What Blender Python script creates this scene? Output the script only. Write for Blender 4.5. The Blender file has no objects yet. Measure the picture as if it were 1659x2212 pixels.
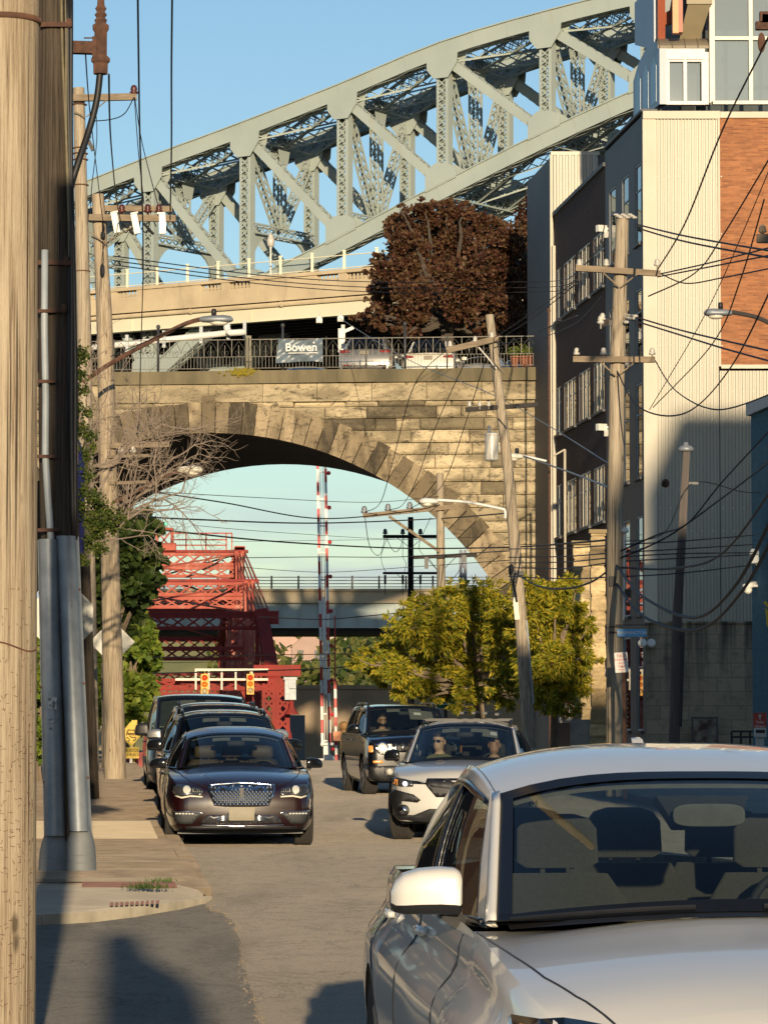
import bpy, bmesh, math, random
from math import sin, cos, tan, atan, atan2, sqrt, pi, radians as R
from mathutils import Vector, Matrix
from mathutils.bvhtree import BVHTree

SC = bpy.context.scene
COL = SC.collection
F, CX, CY, HOR, CAMZ = 7668., 829.5, 1106., 1563., 1.5
PITCH = atan((HOR - CY) / F)
CAM = Vector((0, 0, CAMZ))
V = Vector

def ray(x, y):
    a, b = (x - CX) / F, (CY - y) / F
    return V((a, cos(PITCH) - b * sin(PITCH), sin(PITCH) + b * cos(PITCH)))
def P(x, y, D):
    """a point seen along (x, y) that stands D metres down the street"""
    d = ray(x, y)
    return CAM + d * (D / d.y)
def on_plane(x, y, o, n):
    d = ray(x, y); n = V(n)
    return CAM + d * ((V(o) - CAM).dot(n) / d.dot(n))

# ------------------------------------------------------------------ mesh building
class MB:
    def __init__(s): s.v = []; s.f = []; s.m = []
    def add(s, vs, fs, mi=0):
        o = len(s.v); s.v += [V(p) for p in vs]
        s.f += [tuple(i + o for i in f) for f in fs]; s.m += [mi] * len(fs)
    def box(s, c, size, M=None, mi=0):
        x, y, z = [d / 2 for d in size]
        vs = [V((sx * x, sy * y, sz * z)) for sz in (-1, 1) for sy in (-1, 1) for sx in (-1, 1)]
        if M is not None: vs = [M @ p for p in vs]
        s.add([p + V(c) for p in vs], [(0, 2, 3, 1), (4, 5, 7, 6), (0, 1, 5, 4), (2, 6, 7, 3), (0, 4, 6, 2), (1, 3, 7, 5)], mi)
    def bx(s, x0, x1, y0, y1, z0, z1, mi=0):
        s.box(((x0 + x1) / 2, (y0 + y1) / 2, (z0 + z1) / 2), (abs(x1 - x0), abs(y1 - y0), abs(z1 - z0)), None, mi)
    def beam(s, a, b, w, h, up=(0, 0, 1), mi=0):
        a, b = V(a), V(b); d = (b - a)
        L = d.length
        if L < 1e-6: return
        d /= L; u = V(up)
        sd = d.cross(u)
        if sd.length < 1e-4: sd = d.cross(V((0, 1, 0)))
        sd.normalize(); u = sd.cross(d)
        vs = []
        for p in (a, b):
            for i, j in ((-1, -1), (1, -1), (1, 1), (-1, 1)): vs.append(p + sd * (i * w / 2) + u * (j * h / 2))
        s.add(vs, [(3, 2, 1, 0), (4, 5, 6, 7), (0, 1, 5, 4), (1, 2, 6, 5), (2, 3, 7, 6), (3, 0, 4, 7)], mi)
    def tube(s, pts, r, n=6, cap=True, mi=0):
        pts = [V(p) for p in pts]; m = len(pts)
        rs = r if isinstance(r, (list, tuple)) else [r] * m
        prev = None; o = len(s.v)
        for i, p in enumerate(pts):
            t = (pts[min(i + 1, m - 1)] - pts[max(i - 1, 0)])
            if t.length < 1e-9: t = V((0, 0, 1))
            t.normalize()
            if prev is None:
                a = V((0, 0, 1)) if abs(t.z) < .9 else V((1, 0, 0))
                u = t.cross(a).normalized()
            else:
                u = (prev - t * prev.dot(t))
                u = u.normalized() if u.length > 1e-6 else t.orthogonal().normalized()
            prev = u; w = t.cross(u)
            for k in range(n):
                a = 2 * pi * k / n
                s.v.append(p + (u * cos(a) + w * sin(a)) * rs[i])
        for i in range(m - 1):
            for k in range(n):
                s.f.append((o + i * n + k, o + i * n + (k + 1) % n, o + (i + 1) * n + (k + 1) % n, o + (i + 1) * n + k)); s.m.append(mi)
        if cap:
            s.f.append(tuple(o + k for k in reversed(range(n)))); s.m.append(mi)
            s.f.append(tuple(o + (m - 1) * n + k for k in range(n))); s.m.append(mi)
    def lathe(s, prof, c=(0, 0, 0), axis='z', n=16, mi=0, cap=True):
        """prof: list of (r, h) turned about an axis through c"""
        c = V(c); o = len(s.v)
        for r, h in prof:
            for k in range(n):
                a = 2 * pi * k / n; x, y = r * cos(a), r * sin(a)
                s.v.append(c + (V((x, y, h)) if axis == 'z' else V((h, x, y)) if axis == 'x' else V((x, h, y))))
        for i in range(len(prof) - 1):
            for k in range(n):
                s.f.append((o + i * n + k, o + i * n + (k + 1) % n, o + (i + 1) * n + (k + 1) % n, o + (i + 1) * n + k)); s.m.append(mi)
        if cap:
            s.f.append(tuple(o + k for k in reversed(range(n)))); s.m.append(mi)
            s.f.append(tuple(o + (len(prof) - 1) * n + k for k in range(n))); s.m.append(mi)
    def prism(s, poly, ext, mi=0):
        """flat polygon (3-D points) extruded by vector ext"""
        e = V(ext); n = len(poly); o = len(s.v)
        s.v += [V(p) for p in poly] + [V(p) + e for p in poly]
        s.f.append(tuple(o + i for i in range(n))); s.m.append(mi)
        s.f.append(tuple(o + n + i for i in reversed(range(n)))); s.m.append(mi)
        for i in range(n):
            j = (i + 1) % n
            s.f.append((o + j, o + i, o + n + i, o + n + j)); s.m.append(mi)
    def grid(s, rows, mi=0, closed=False):
        o = len(s.v); nr, nc = len(rows), len(rows[0])
        for r in rows: s.v += [V(p) for p in r]
        for i in range(nr - 1):
            for j in range(nc - (0 if closed else 1)):
                k = (j + 1) % nc
                s.f.append((o + i * nc + j, o + i * nc + k, o + (i + 1) * nc + k, o + (i + 1) * nc + j)); s.m.append(mi)
    def ell(s, c, r, nu=12, nv=8, mi=0, M=None):
        rows = []
        for i in range(nv + 1):
            t = -pi / 2 + pi * i / nv
            row = []
            for k in range(nu):
                a = 2 * pi * k / nu
                p = V((r[0] * cos(t) * cos(a), r[1] * cos(t) * sin(a), r[2] * sin(t)))
                row.append((M @ p if M is not None else p) + V(c))
            rows.append(row)
        s.grid(rows, mi, True)

LOCAL = set()          # roots whose children are given in the root's own coordinates
def root_of(o):
    while o.parent: o = o.parent
    return o
def build(name, mb, mats, parent=None, smooth=False, auto=None, origin=True):
    me = bpy.data.meshes.new(name)
    if not isinstance(mats, (list, tuple)): mats = [mats]
    off = V((0, 0, 0)); loc = None
    if parent is not None:
        r = root_of(parent)
        if r.name not in LOCAL: off = r.location.copy()
    elif origin and mb.v:
        xs = [p.x for p in mb.v]; ys = [p.y for p in mb.v]; zs = [p.z for p in mb.v]
        off = V(((min(xs) + max(xs)) / 2, (min(ys) + max(ys)) / 2, min(zs))); loc = off
    me.from_pydata([tuple(p - off) for p in mb.v], [], mb.f)
    for m in mats: me.materials.append(m)
    if len(mats) > 1: me.polygons.foreach_set('material_index', mb.m)
    if smooth: me.polygons.foreach_set('use_smooth', [True] * len(me.polygons))
    me.update()
    if smooth and auto is not None:
        try: me.set_sharp_from_angle(angle=R(auto))
        except Exception: pass
    o = bpy.data.objects.new(name, me); COL.objects.link(o)
    if loc is not None: o.location = loc
    if parent is not None: o.parent = parent
    return o
def thing(name, label, cat, loc=(0, 0, 0), group=None, rotz=0, local=False):
    o = bpy.data.objects.new(name, None); COL.objects.link(o)
    o.location = loc; o.rotation_euler = (0, 0, rotz); o.empty_display_size = .2
    o['label'] = label; o['category'] = cat
    if group: o['group'] = group
    if local: LOCAL.add(o.name)
    return o
def tag(o, label, cat, group=None, kind=None):
    o['label'] = label; o['category'] = cat
    if group: o['group'] = group
    if kind: o['kind'] = kind
    return o
def struct(o, label=None, cat=None):
    o['kind'] = 'structure'
    if label: o['label'] = label
    if cat: o['category'] = cat
    return o
def copy_tree(o, parent=None):
    c = o.copy(); COL.objects.link(c)
    if parent is not None: c.parent = parent
    for ch in list(KIDS.get(o.name, [])) or [x for x in COL.objects if x.parent == o]:
        copy_tree(ch, c)
    return c
KIDS = {}
def text(name, body, size, M, mat, parent=None, ext=.002, bold=0):
    cu = bpy.data.curves.new(name, 'FONT'); cu.body = body; cu.size = size
    cu.align_x = 'CENTER'; cu.align_y = 'CENTER'; cu.extrude = ext; cu.offset = bold
    cu.resolution_u = 3
    cu.materials.append(mat)
    o = bpy.data.objects.new(name, cu); COL.objects.link(o)
    if parent is not None:
        r = root_of(parent)
        if r.name not in LOCAL:
            M = Matrix.Translation(-r.location) @ M
        o.parent = parent
    me = bpy.data.meshes.new_from_object(o); bpy.data.objects.remove(o)
    o = bpy.data.objects.new(name, me); COL.objects.link(o)
    if parent is not None: o.parent = parent
    o.matrix_local = M
    return o
def facing(c, right, up=(0, 0, 1)):
    """matrix whose local x is `right`, y is `up`, z points out of the lettering"""
    x = V(right).normalized(); z = x.cross(V(up)).normalized(); y = z.cross(x)
    M = Matrix((x, y, z)).transposed().to_4x4(); M.translation = V(c)
    return M

# ------------------------------------------------------------------ materials
def _new(name):
    m = bpy.data.materials.new(name); m.use_nodes = True
    nt = m.node_tree; b = nt.nodes['Principled BSDF']
    return m, nt, b
def N(nt, t, **kw):
    n = nt.nodes.new(t)
    for k, v in kw.items():
        if k.startswith('i_'):
            n.inputs[k[2:].replace('_', ' ')].default_value = v
        else: setattr(n, k, v)
    return n
def coords(nt, scale=(1, 1, 1), rot=(0, 0, 0), kind='Object'):
    t = N(nt, 'ShaderNodeTexCoord'); mp = N(nt, 'ShaderNodeMapping')
    mp.inputs['Scale'].default_value = scale; mp.inputs['Rotation'].default_value = rot
    nt.links.new(t.outputs[kind], mp.inputs['Vector'])
    return mp.outputs['Vector']
def ramp(nt, fac, stops):
    r = N(nt, 'ShaderNodeValToRGB'); e = r.color_ramp.elements
    while len(e) < len(stops): e.new(.5)
    for el, (p, c) in zip(e, stops):
        el.position = p; el.color = (c[0], c[1], c[2], 1) if not isinstance(c, (int, float)) else (c, c, c, 1)
    nt.links.new(fac, r.inputs['Fac'])
    return r.outputs['Color']
def mixc(nt, fac, a, b, mode='MIX'):
    m = N(nt, 'ShaderNodeMix', data_type='RGBA', blend_type=mode)
    for i, x in ((0, fac), (6, a), (7, b)):
        if hasattr(x, 'is_output') or isinstance(x, bpy.types.NodeSocket): nt.links.new(x, m.inputs[i])
        elif i == 0: m.inputs[0].default_value = x
        else: m.inputs[i].default_value = (x[0], x[1], x[2], 1)
    return m.outputs[2]
def noise(nt, vec, scale, detail=5, rough=.6, dist=0):
    n = N(nt, 'ShaderNodeTexNoise'); n.inputs['Scale'].default_value = scale
    n.inputs['Detail'].default_value = detail; n.inputs['Roughness'].default_value = rough
    n.inputs['Distortion'].default_value = dist
    if vec is not None: nt.links.new(vec, n.inputs['Vector'])
    return n.outputs['Fac']
def bump(nt, b, h, strength=.3, dist=.02):
    n = N(nt, 'ShaderNodeBump'); n.inputs['Strength'].default_value = strength; n.inputs['Distance'].default_value = dist
    nt.links.new(h, n.inputs['Height']); nt.links.new(n.outputs['Normal'], b.inputs['Normal'])
def M_(name, c1, c2=None, scale=3., rough=.7, metal=0., stretch=(1, 1, 1), bmp=0., bdist=.02, coat=0., spec=None, lo=.3, hi=.7, island=0., dirt=None):
    """painted / plain surface: two tones of one colour mixed by noise, small bump, optional per-piece variation"""
    m, nt, b = _new(name)
    b.inputs['Roughness'].default_value = rough; b.inputs['Metallic'].default_value = metal
    if rough > .8: b.inputs['Diffuse Roughness'].default_value = 1.
    if spec is not None: b.inputs['Specular IOR Level'].default_value = spec
    if coat: b.inputs['Coat Weight'].default_value = coat; b.inputs['Coat Roughness'].default_value = .03
    vec = coords(nt, stretch)
    f = noise(nt, vec, scale, 6)
    c2 = c2 or tuple(x * .75 for x in c1)
    col = ramp(nt, f, [(lo, c2), (hi, c1)])
    if island:
        g = N(nt, 'ShaderNodeNewGeometry')
        k = ramp(nt, g.outputs['Random Per Island'], [(0, 1 - island), (1, 1 + island * .3)])
        col = mixc(nt, 1., col, k, 'MULTIPLY')
    if dirt:
        f2 = noise(nt, coords(nt, (1, 1, .25)), dirt[0], 4)
        col = mixc(nt, ramp(nt, f2, [(dirt[1], 0), (dirt[1] + .15, 1)]), col, dirt[2])
    nt.links.new(col, b.inputs['Base Color'])
    if bmp: bump(nt, b, f, bmp, bdist)
    return m
def wood_pole(name, c1, c2, knots=True, k=1.):
    m, nt, b = _new(name); b.inputs['Roughness'].default_value = .85; b.inputs['Specular IOR Level'].default_value = .2
    f1 = noise(nt, coords(nt, (60 * k, 60 * k, 1.3 * k)), 1.0, 8, .72)
    f2 = noise(nt, coords(nt, (6 * k, 6 * k, .5 * k)), 1.0, 4)
    col = ramp(nt, f1, [(.32, tuple(x * .18 for x in c2)), (.43, c2), (.5, tuple((x + y) / 2 for x, y in zip(c1, c2))), (.6, c1)])
    col = mixc(nt, ramp(nt, f2, [(.45, 0), (.75, .55)]), col, c2)
    crack = noise(nt, coords(nt, (75 * k, 75 * k, .35 * k)), 1.0, 3, .5)
    col = mixc(nt, ramp(nt, crack, [(.33, .95), (.4, 0)]), col, tuple(x * .16 for x in c2))
    if knots:
        v = N(nt, 'ShaderNodeTexVoronoi'); v.inputs['Scale'].default_value = 1.
        nt.links.new(coords(nt, (9 * k, 9 * k, 3.2 * k)), v.inputs['Vector'])
        sp = N(nt, 'ShaderNodeSeparateColor'); nt.links.new(v.outputs['Color'], sp.inputs[0])
        kk = N(nt, 'ShaderNodeMath', operation='ADD'); nt.links.new(v.outputs['Distance'], kk.inputs[0])
        g = N(nt, 'ShaderNodeMath', operation='MULTIPLY'); g.inputs[1].default_value = .35; nt.links.new(sp.outputs[0], g.inputs[0])
        nt.links.new(g.outputs[0], kk.inputs[1])
        col = mixc(nt, ramp(nt, kk.outputs[0], [(.1, .9), (.22, 0)]), col, tuple(x * .3 for x in c2))
    nt.links.new(col, b.inputs['Base Color']); bump(nt, b, f1, .8, .02)
    return m
def glass_sheet(name, tint=(.6, .7, .68), ior=1.5, rough=0.0, opaque=0., dark=(.01, .012, .015), refl=1.):
    m, nt, b = _new(name); nt.nodes.remove(b)
    out = nt.nodes['Material Output']
    tr = N(nt, 'ShaderNodeBsdfTransparent'); tr.inputs[0].default_value = (*tint, 1)
    gl = N(nt, 'ShaderNodeBsdfGlossy'); gl.inputs['Roughness'].default_value = rough
    lw = N(nt, 'ShaderNodeLayerWeight'); lw.inputs['Blend'].default_value = .5     # same from both sides of a thin pane
    pw = N(nt, 'ShaderNodeMath', operation='POWER'); pw.inputs[1].default_value = 4.2; nt.links.new(lw.outputs['Facing'], pw.inputs[0])
    f0 = ((ior - 1) / (ior + 1)) ** 2 * 2
    ma = N(nt, 'ShaderNodeMath', operation='MULTIPLY_ADD'); ma.use_clamp = True; ma.inputs[1].default_value = (1 - f0) * min(1., refl); ma.inputs[2].default_value = f0 * refl
    nt.links.new(pw.outputs[0], ma.inputs[0]); f = ma.outputs[0]
    base = tr.outputs[0]
    if opaque:
        df = N(nt, 'ShaderNodeBsdfDiffuse'); df.inputs[0].default_value = (*dark, 1)
        mm = N(nt, 'ShaderNodeMixShader'); mm.inputs[0].default_value = opaque
        nt.links.new(tr.outputs[0], mm.inputs[1]); nt.links.new(df.outputs[0], mm.inputs[2]); base = mm.outputs[0]
    mx = N(nt, 'ShaderNodeMixShader')
    nt.links.new(f, mx.inputs[0]); nt.links.new(base, mx.inputs[1]); nt.links.new(gl.outputs[0], mx.inputs[2])
    nt.links.new(mx.outputs[0], out.inputs[0])
    return m
def lamp_mat(name, col, strength):
    m, nt, b = _new(name)
    b.inputs['Base Color'].default_value = (*col, 1); b.inputs['Emission Color'].default_value = (*col, 1)
    b.inputs['Emission Strength'].default_value = strength; b.inputs['Roughness'].default_value = .2
    f = noise(nt, coords(nt), 20.); nt.links.new(ramp(nt, f, [(.2, tuple(x * .3 for x in col)), (.8, tuple(x * .4 for x in col))]), b.inputs['Base Color'])
    return m
def car_paint(name, c, metal=.5, rough=.35, coat=1., flake=.06):
    m, nt, b = _new(name)
    f = noise(nt, coords(nt), 900., 2)
    f2 = noise(nt, coords(nt), 1.3, 3)
    col = ramp(nt, f, [(.3, tuple(x * (1 - flake) for x in c)), (.7, tuple(min(1, x * (1 + flake)) for x in c))])
    col = mixc(nt, ramp(nt, f2, [(.45, 0), (.8, .12)]), col, tuple(x * .8 + .03 for x in c))
    nt.links.new(col, b.inputs['Base Color'])
    b.inputs['Metallic'].default_value = metal; b.inputs['Roughness'].default_value = rough
    b.inputs['Coat Weight'].default_value = coat; b.inputs['Coat Roughness'].default_value = .04
    return m
def leaf_mat(name, cols, trans=.35):
    m, nt, b = _new(name)
    g = N(nt, 'ShaderNodeNewGeometry')
    col = ramp(nt, g.outputs['Random Per Island'], [(i / (len(cols) - 1), c) for i, c in enumerate(cols)])
    nt.links.new(col, b.inputs['Base Color']); b.inputs['Roughness'].default_value = .55
    b.inputs['Specular IOR Level'].default_value = .25
    if trans:
        t = N(nt, 'ShaderNodeBsdfTranslucent'); nt.links.new(col, t.inputs[0])
        mx = N(nt, 'ShaderNodeMixShader'); mx.inputs[0].default_value = trans
        out = nt.nodes['Material Output']
        nt.links.new(b.outputs[0], mx.inputs[1]); nt.links.new(t.outputs[0], mx.inputs[2]); nt.links.new(mx.outputs[0], out.inputs[0])
    return m

MAT = dict(
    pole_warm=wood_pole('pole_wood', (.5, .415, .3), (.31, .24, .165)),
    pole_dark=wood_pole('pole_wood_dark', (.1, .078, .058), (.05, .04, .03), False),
    pole_grey=wood_pole('pole_wood_grey', (.47, .4, .3), (.29, .235, .17), True, .8),
    pole_black=wood_pole('pole_creosote', (.022, .018, .02), (.012, .01, .012), False),
    arm=M_('crossarm_wood', (.36, .28, .19), (.2, .155, .105), 3., .85, stretch=(1, 1, 6)),
    arm_dark=M_('crossarm_dark', (.05, .042, .038), (.03, .026, .024), 3., .85),
    galv=M_('galvanised_steel', (.3, .33, .36), (.2, .22, .245), 5., .5, .35, bmp=.08),
    pvc=M_('grey_conduit', (.38, .42, .44), (.28, .31, .33), 4., .5),
    rust=M_('rusty_iron', (.16, .075, .045), (.06, .035, .028), 14., .85, .2, bmp=.3, bdist=.005),
    black=M_('black_rubber', (.012, .012, .014), (.008, .008, .01), 10., .55),
    wire=M_('wire_jacket', (.014, .013, .016), (.01, .009, .011), 3., .6),
    white=M_('white_paint', (.74, .73, .69), (.62, .61, .57), 4., .55),
    porcelain=M_('porcelain', (.55, .52, .46), (.44, .42, .37), 6., .25),
    brownins=M_('brown_insulator', (.1, .03, .025), (.07, .02, .018), 5., .25),
    blue=M_('blue_plastic', (.02, .025, .16), (.015, .02, .11), 3., .5),
    sign_back=M_('sign_aluminium', (.36, .36, .33), (.27, .27, .25), 4., .5, .4),
    yellow=M_('sign_yellow', (.9, .6, .03), (.84, .54, .025), 5., .4),
    red=M_('sign_red', (.55, .05, .035), (.48, .04, .03), 5., .4),
    green=M_('sign_green', (.008, .13, .05), (.006, .1, .04), 5., .4),
    signblue=M_('sign_blue', (.05, .38, .75), (.04, .32, .66), 6., .4),
    bridge=M_('bridge_paint', (.36, .41, .385), (.3, .35, .33), .35, .6, dirt=(.9, .62, (.33, .32, .26))),
    redsteel=M_('red_oxide_steel', (.3, .026, .018), (.2, .018, .014), .8, .75, dirt=(2., .55, (.13, .025, .02))),
    pinksteel=M_('faded_red_steel', (.46, .12, .08), (.34, .06, .04), .9, .8, dirt=(2.5, .55, (.5, .24, .17))),
    concrete=M_('weathered_concrete', (.5, .42, .29), (.38, .31, .21), .6, .85, bmp=.15, dirt=(.7, .62, (.3, .25, .18))),
    girder=M_('girder_paint', (.66, .62, .47), (.58, .54, .4), .4, .6),
    girder_grey=M_('girder_grey', (.31, .36, .35), (.25, .3, .3), .25, .6, dirt=(.25, .62, (.42, .42, .33))),
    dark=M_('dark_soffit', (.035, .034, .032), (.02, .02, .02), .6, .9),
    iron=M_('fence_iron', (.13, .12, .1), (.085, .08, .068), 3., .5, .2),
    glass_dark=glass_sheet('window_glass', (.18, .21, .22), 1.6, .01, .75, (.012, .015, .018), 1.6),
    glass_pale=glass_sheet('curtain_glass', (.5, .56, .58), 1.5, .01, .5, (.3, .36, .38), 1.3),
    frame_dark=M_('dark_trim', (.05, .052, .055), (.035, .037, .04), 4., .5),
    frame_pale=M_('pale_frame', (.7, .66, .55), (.6, .56, .46), 3., .5),
)
# ------------------------------------------------------------------ camera, sky, sun
cam = bpy.data.cameras.new('camera'); cam.sensor_fit = 'VERTICAL'; cam.sensor_height = 36.; cam.sensor_width = 27.
cam.lens = 36. * F / 2212.; cam.clip_start = .5; cam.clip_end = 20000.
camo = bpy.data.objects.new('camera', cam); COL.objects.link(camo)
camo.location = CAM; camo.rotation_euler = (pi / 2 + PITCH, 0, 0); SC.camera = camo

SUN_EL, SUN_AZ = R(9.2), R(-4.4)       # the light travels down the street, a touch to the left
ld = V((sin(SUN_AZ) * cos(SUN_EL), cos(SUN_AZ) * cos(SUN_EL), -sin(SUN_EL)))
sun = bpy.data.lights.new('sun', 'SUN'); sun.energy = 5.0; sun.angle = R(.53); sun.color = (1., .8, .53)
suno = bpy.data.objects.new('sun', sun); COL.objects.link(suno)
suno.rotation_euler = ld.to_track_quat('-Z', 'Y').to_euler(); suno.location = (0, -50, 60)

w = bpy.data.worlds.new('World'); SC.world = w; w.use_nodes = True
wt = w.node_tree; bg = wt.nodes['Background']
sky = wt.nodes.new('ShaderNodeTexSky'); sky.sky_type = 'NISHITA'; sky.sun_disc = False
sky.sun_elevation = SUN_EL; sky.sun_rotation = pi - R(4.4); sky.air_density = 1.0; sky.dust_density = .25; sky.ozone_density = 2.6
# a thin bank of cloud low over the horizon
tc = wt.nodes.new('ShaderNodeTexCoord'); mp = wt.nodes.new('ShaderNodeMapping'); mp.inputs['Scale'].default_value = (7, 7, 60)
wt.links.new(tc.outputs['Generated'], mp.inputs['Vector'])
cn = noise(wt, mp.outputs['Vector'], 1.6, 5, .55)
sp = wt.nodes.new('ShaderNodeSeparateXYZ'); wt.links.new(tc.outputs['Generated'], sp.inputs[0])
band = ramp(wt, sp.outputs['Z'], [(.0, .9), (.03, .9), (.052, .55), (.07, 0)])
cf = mixc(wt, 1., band, ramp(wt, cn, [(.36, 0), (.56, .85)]), 'MULTIPLY')
skc = mixc(wt, cf, sky.outputs[0], (3.1, 3.5, 4.4))
wt.links.new(skc, bg.inputs['Color']); bg.inputs['Strength'].default_value = .125

SC.view_settings.view_transform = 'Standard'; SC.view_settings.look = 'None'; SC.view_settings.exposure = .22; SC.view_settings.gamma = 1.
SC.cycles.max_bounces = 6; SC.cycles.transparent_max_bounces = 24; SC.cycles.caustics_reflective = False; SC.cycles.caustics_refractive = False
SC.cycles.use_denoising = True
SC.cycles.sample_clamp_indirect = 6.

# ------------------------------------------------------------------ ground, road, pavements
GP = [(-400, 0), (0, 0), (45, 0), (64, .2), (84, .36), (100, .41), (109, .37), (118, .28), (140, -.06), (165, -.6), (200, -1.4), (300, -4.), (420, -7.), (3000, -8.), (9000, -8.)]
def gz(y):
    for (a, za), (b, zb) in zip(GP, GP[1:]):
        if y <= b:
            t = max(0, (y - a) / (b - a)); t = t * t * (3 - 2 * t) if a >= 45 and b <= 165 else t
            return za + (zb - za) * t
    return GP[-1][1]
KA = -tan(R(4.6))                      # kerb line of the street
def kerbx(y): return -1.69 + KA * (y - 32.5)
YS = [-60, -20, 0, 8, 12, 16, 20, 24, 27, 30, 33, 37, 41, 45, 48, 52, 56, 60, 64, 70, 77, 84, 92, 100, 109, 118, 125, 132, 140, 150, 165, 200, 300, 420, 900, 3000, 9000]
def sheet(name, xl, xr, y0, y1, dz, mat, nx=2, kerb=0.):
    mb = MB(); ys = sorted({y0, y1, *[y for y in YS if y0 < y < y1]}); rows = []
    for y in ys:
        a = xl(y) if callable(xl) else xl; b = xr(y) if callable(xr) else xr
        rows.append([(a + (b - a) * i / nx, y, gz(y) + dz) for i in range(nx + 1)])
    mb.grid(rows)
    if kerb:      # skirts down to the road
        for k in (0, nx): mb.grid([[r[k] for r in rows], [(r[k][0], r[k][1], r[k][2] - kerb) for r in rows]])
        mb.grid([rows[0], [(p[0], p[1], p[2] - kerb) for p in rows[0]]])
    return build(name, mb, mat, origin=False)

def asphalt(name, c1, c2, speck, sc=1.):
    m, nt, b = _new(name); b.inputs['Roughness'].default_value = .9; b.inputs['Diffuse Roughness'].default_value = 1.; b.inputs['Specular IOR Level'].default_value = .25
    vec = coords(nt)
    big = noise(nt, coords(nt, (1, .3, 1)), .5 * sc, 7, .65); fine = noise(nt, vec, 42., 5, .75); mid = noise(nt, coords(nt, (1, .45, 1)), 6., 5, .7)
    col = ramp(nt, big, [(.3, c2), (.68, c1)])
    col = mixc(nt, ramp(nt, mid, [(.35, .45), (.5, 0)]), col, tuple(x * .7 for x in c2))
    col = mixc(nt, ramp(nt, fine, [(.34, .75), (.5, 0)]), col, tuple(x * .45 for x in c2))
    col = mixc(nt, ramp(nt, fine, [(.56, 0), (.7, speck)]), col, tuple(min(1, x * 1.7) for x in c1))
    st = noise(nt, coords(nt, (.9, .16, 1)), .8, 4, .55, .6)
    col = mixc(nt, ramp(nt, st, [(.55, 0), (.66, .5)]), col, tuple(x * .62 for x in c2))        # oil and tyre wear
    cr = noise(nt, coords(nt, (.5, .35, 1)), .9, 7, .72, 1.5)
    col = mixc(nt, ramp(nt, cr, [(.494, 0), (.4985, .75), (.5015, .75), (.506, 0)]), col, tuple(x * .35 for x in c2))   # hairline cracks
    nt.links.new(col, b.inputs['Base Color']); bump(nt, b, mixc(nt, .5, fine, noise(nt, vec, 190., 3, .6)), 1., .03)
    return m
m_road = asphalt('old_asphalt', (.62, .53, .42), (.47, .41, .33), .4)
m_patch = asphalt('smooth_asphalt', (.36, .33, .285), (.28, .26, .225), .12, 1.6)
m_ground = M_('bare_ground', (.13, .12, .07), (.07, .075, .035), .2, .95)
m_walk = M_('brown_flags', (.25, .195, .135), (.14, .108, .075), 2.2, .9, stretch=(1.4, .6, 1), bmp=.3, dirt=(3., .6, (.33, .27, .19)))
m_slab = M_('concrete_slab', (.46, .39, .28), (.36, .3, .21), 2.4, .9, bmp=.2)
m_ramp = M_('ramp_concrete', (.3, .265, .21), (.2, .175, .14), 1.8, .9, bmp=.2)
m_brick = M_('red_paver', (.2, .1, .08), (.13, .065, .05), 5., .9)
m_kerb = M_('kerb_stone', (.36, .32, .25), (.2, .18, .14), 2.4, .9, bmp=.3)

struct(sheet('ground', -4500., 4500., -60, 9000, -.06, m_ground, 12))
struct(sheet('road', lambda y: kerbx(y) - .02 if 32 < y < 140 else -3.4 if y >= 140 else -60., lambda y: 9. if y < 140 else 6.5, -60, 175, 0., m_road, 6))
# the side street's darker surfacing, its ragged edge following the crack
crack = [(440, 1943), (455, 1966), (486, 1975), (506, 2000), (518, 2040), (524, 2085), (536, 2130), (552, 2175), (566, 2240), (600, 2420), (640, 2800)]
def G(x, y, z=0.):
    d = ray(x, y); return CAM + d * ((z - CAMZ) / d.z)
cl = [G(x, y, .0) for x, y in crack]
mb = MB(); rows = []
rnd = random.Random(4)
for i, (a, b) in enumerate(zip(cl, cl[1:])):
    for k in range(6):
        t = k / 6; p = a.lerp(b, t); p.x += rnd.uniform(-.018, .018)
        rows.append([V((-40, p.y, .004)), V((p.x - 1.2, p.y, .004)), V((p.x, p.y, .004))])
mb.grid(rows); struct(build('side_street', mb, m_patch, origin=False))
# loose grit caught along the crack
mb = MB()
for i, (a, b) in enumerate(zip(cl, cl[1:])):
    for k in range(46):
        p = a.lerp(b, rnd.random()); r = rnd.uniform(.0015, .006)
        mb.ell((p.x + rnd.gauss(0, .022), p.y, .006), (r, r * 1.3, r * .6), 5, 3)
for k in range(260):
    y = rnd.uniform(28, 46); r = rnd.uniform(.002, .008)
    mb.ell((kerbx(y) + abs(rnd.gauss(0, .12)) - .02, y, gz(y) + .005), (r, r, r * .6), 5, 3)
for k in range(70):
    y = rnd.uniform(18, 60); r = rnd.uniform(.002, .007)
    mb.ell((rnd.uniform(-1.6, .6), y, gz(y) + .004), (r, r * 2, r * .5), 5, 3)
o = build('grit', mb, M_('grit_stone', (.36, .28, .19), (.16, .12, .08), 30., .9)); tag(o, 'pale grit and leaf litter scattered along the kerb and the crack', 'grit', None, 'stuff')

# left pavement with its kerb; the near end turns the corner into the side street
mb = MB(); H = .13
front = [G(440, 1943), G(418, 1955), G(360, 1968), G(262, 1984), G(180, 1994), G(75, 2000), G(-400, 2030)]
ys = [y for y in YS if 30 < y <= 140]
edge = [V((kerbx(y), y, 0)) for y in ys]
poly = []
top = lambda p, h=H: V((p.x, p.y, gz(p.y) + h))
heights = [.02, .045, .065, .075, .08, .08, .08]
lf = [top(p, h) for p, h in zip(front, heights)]
rows = []
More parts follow.
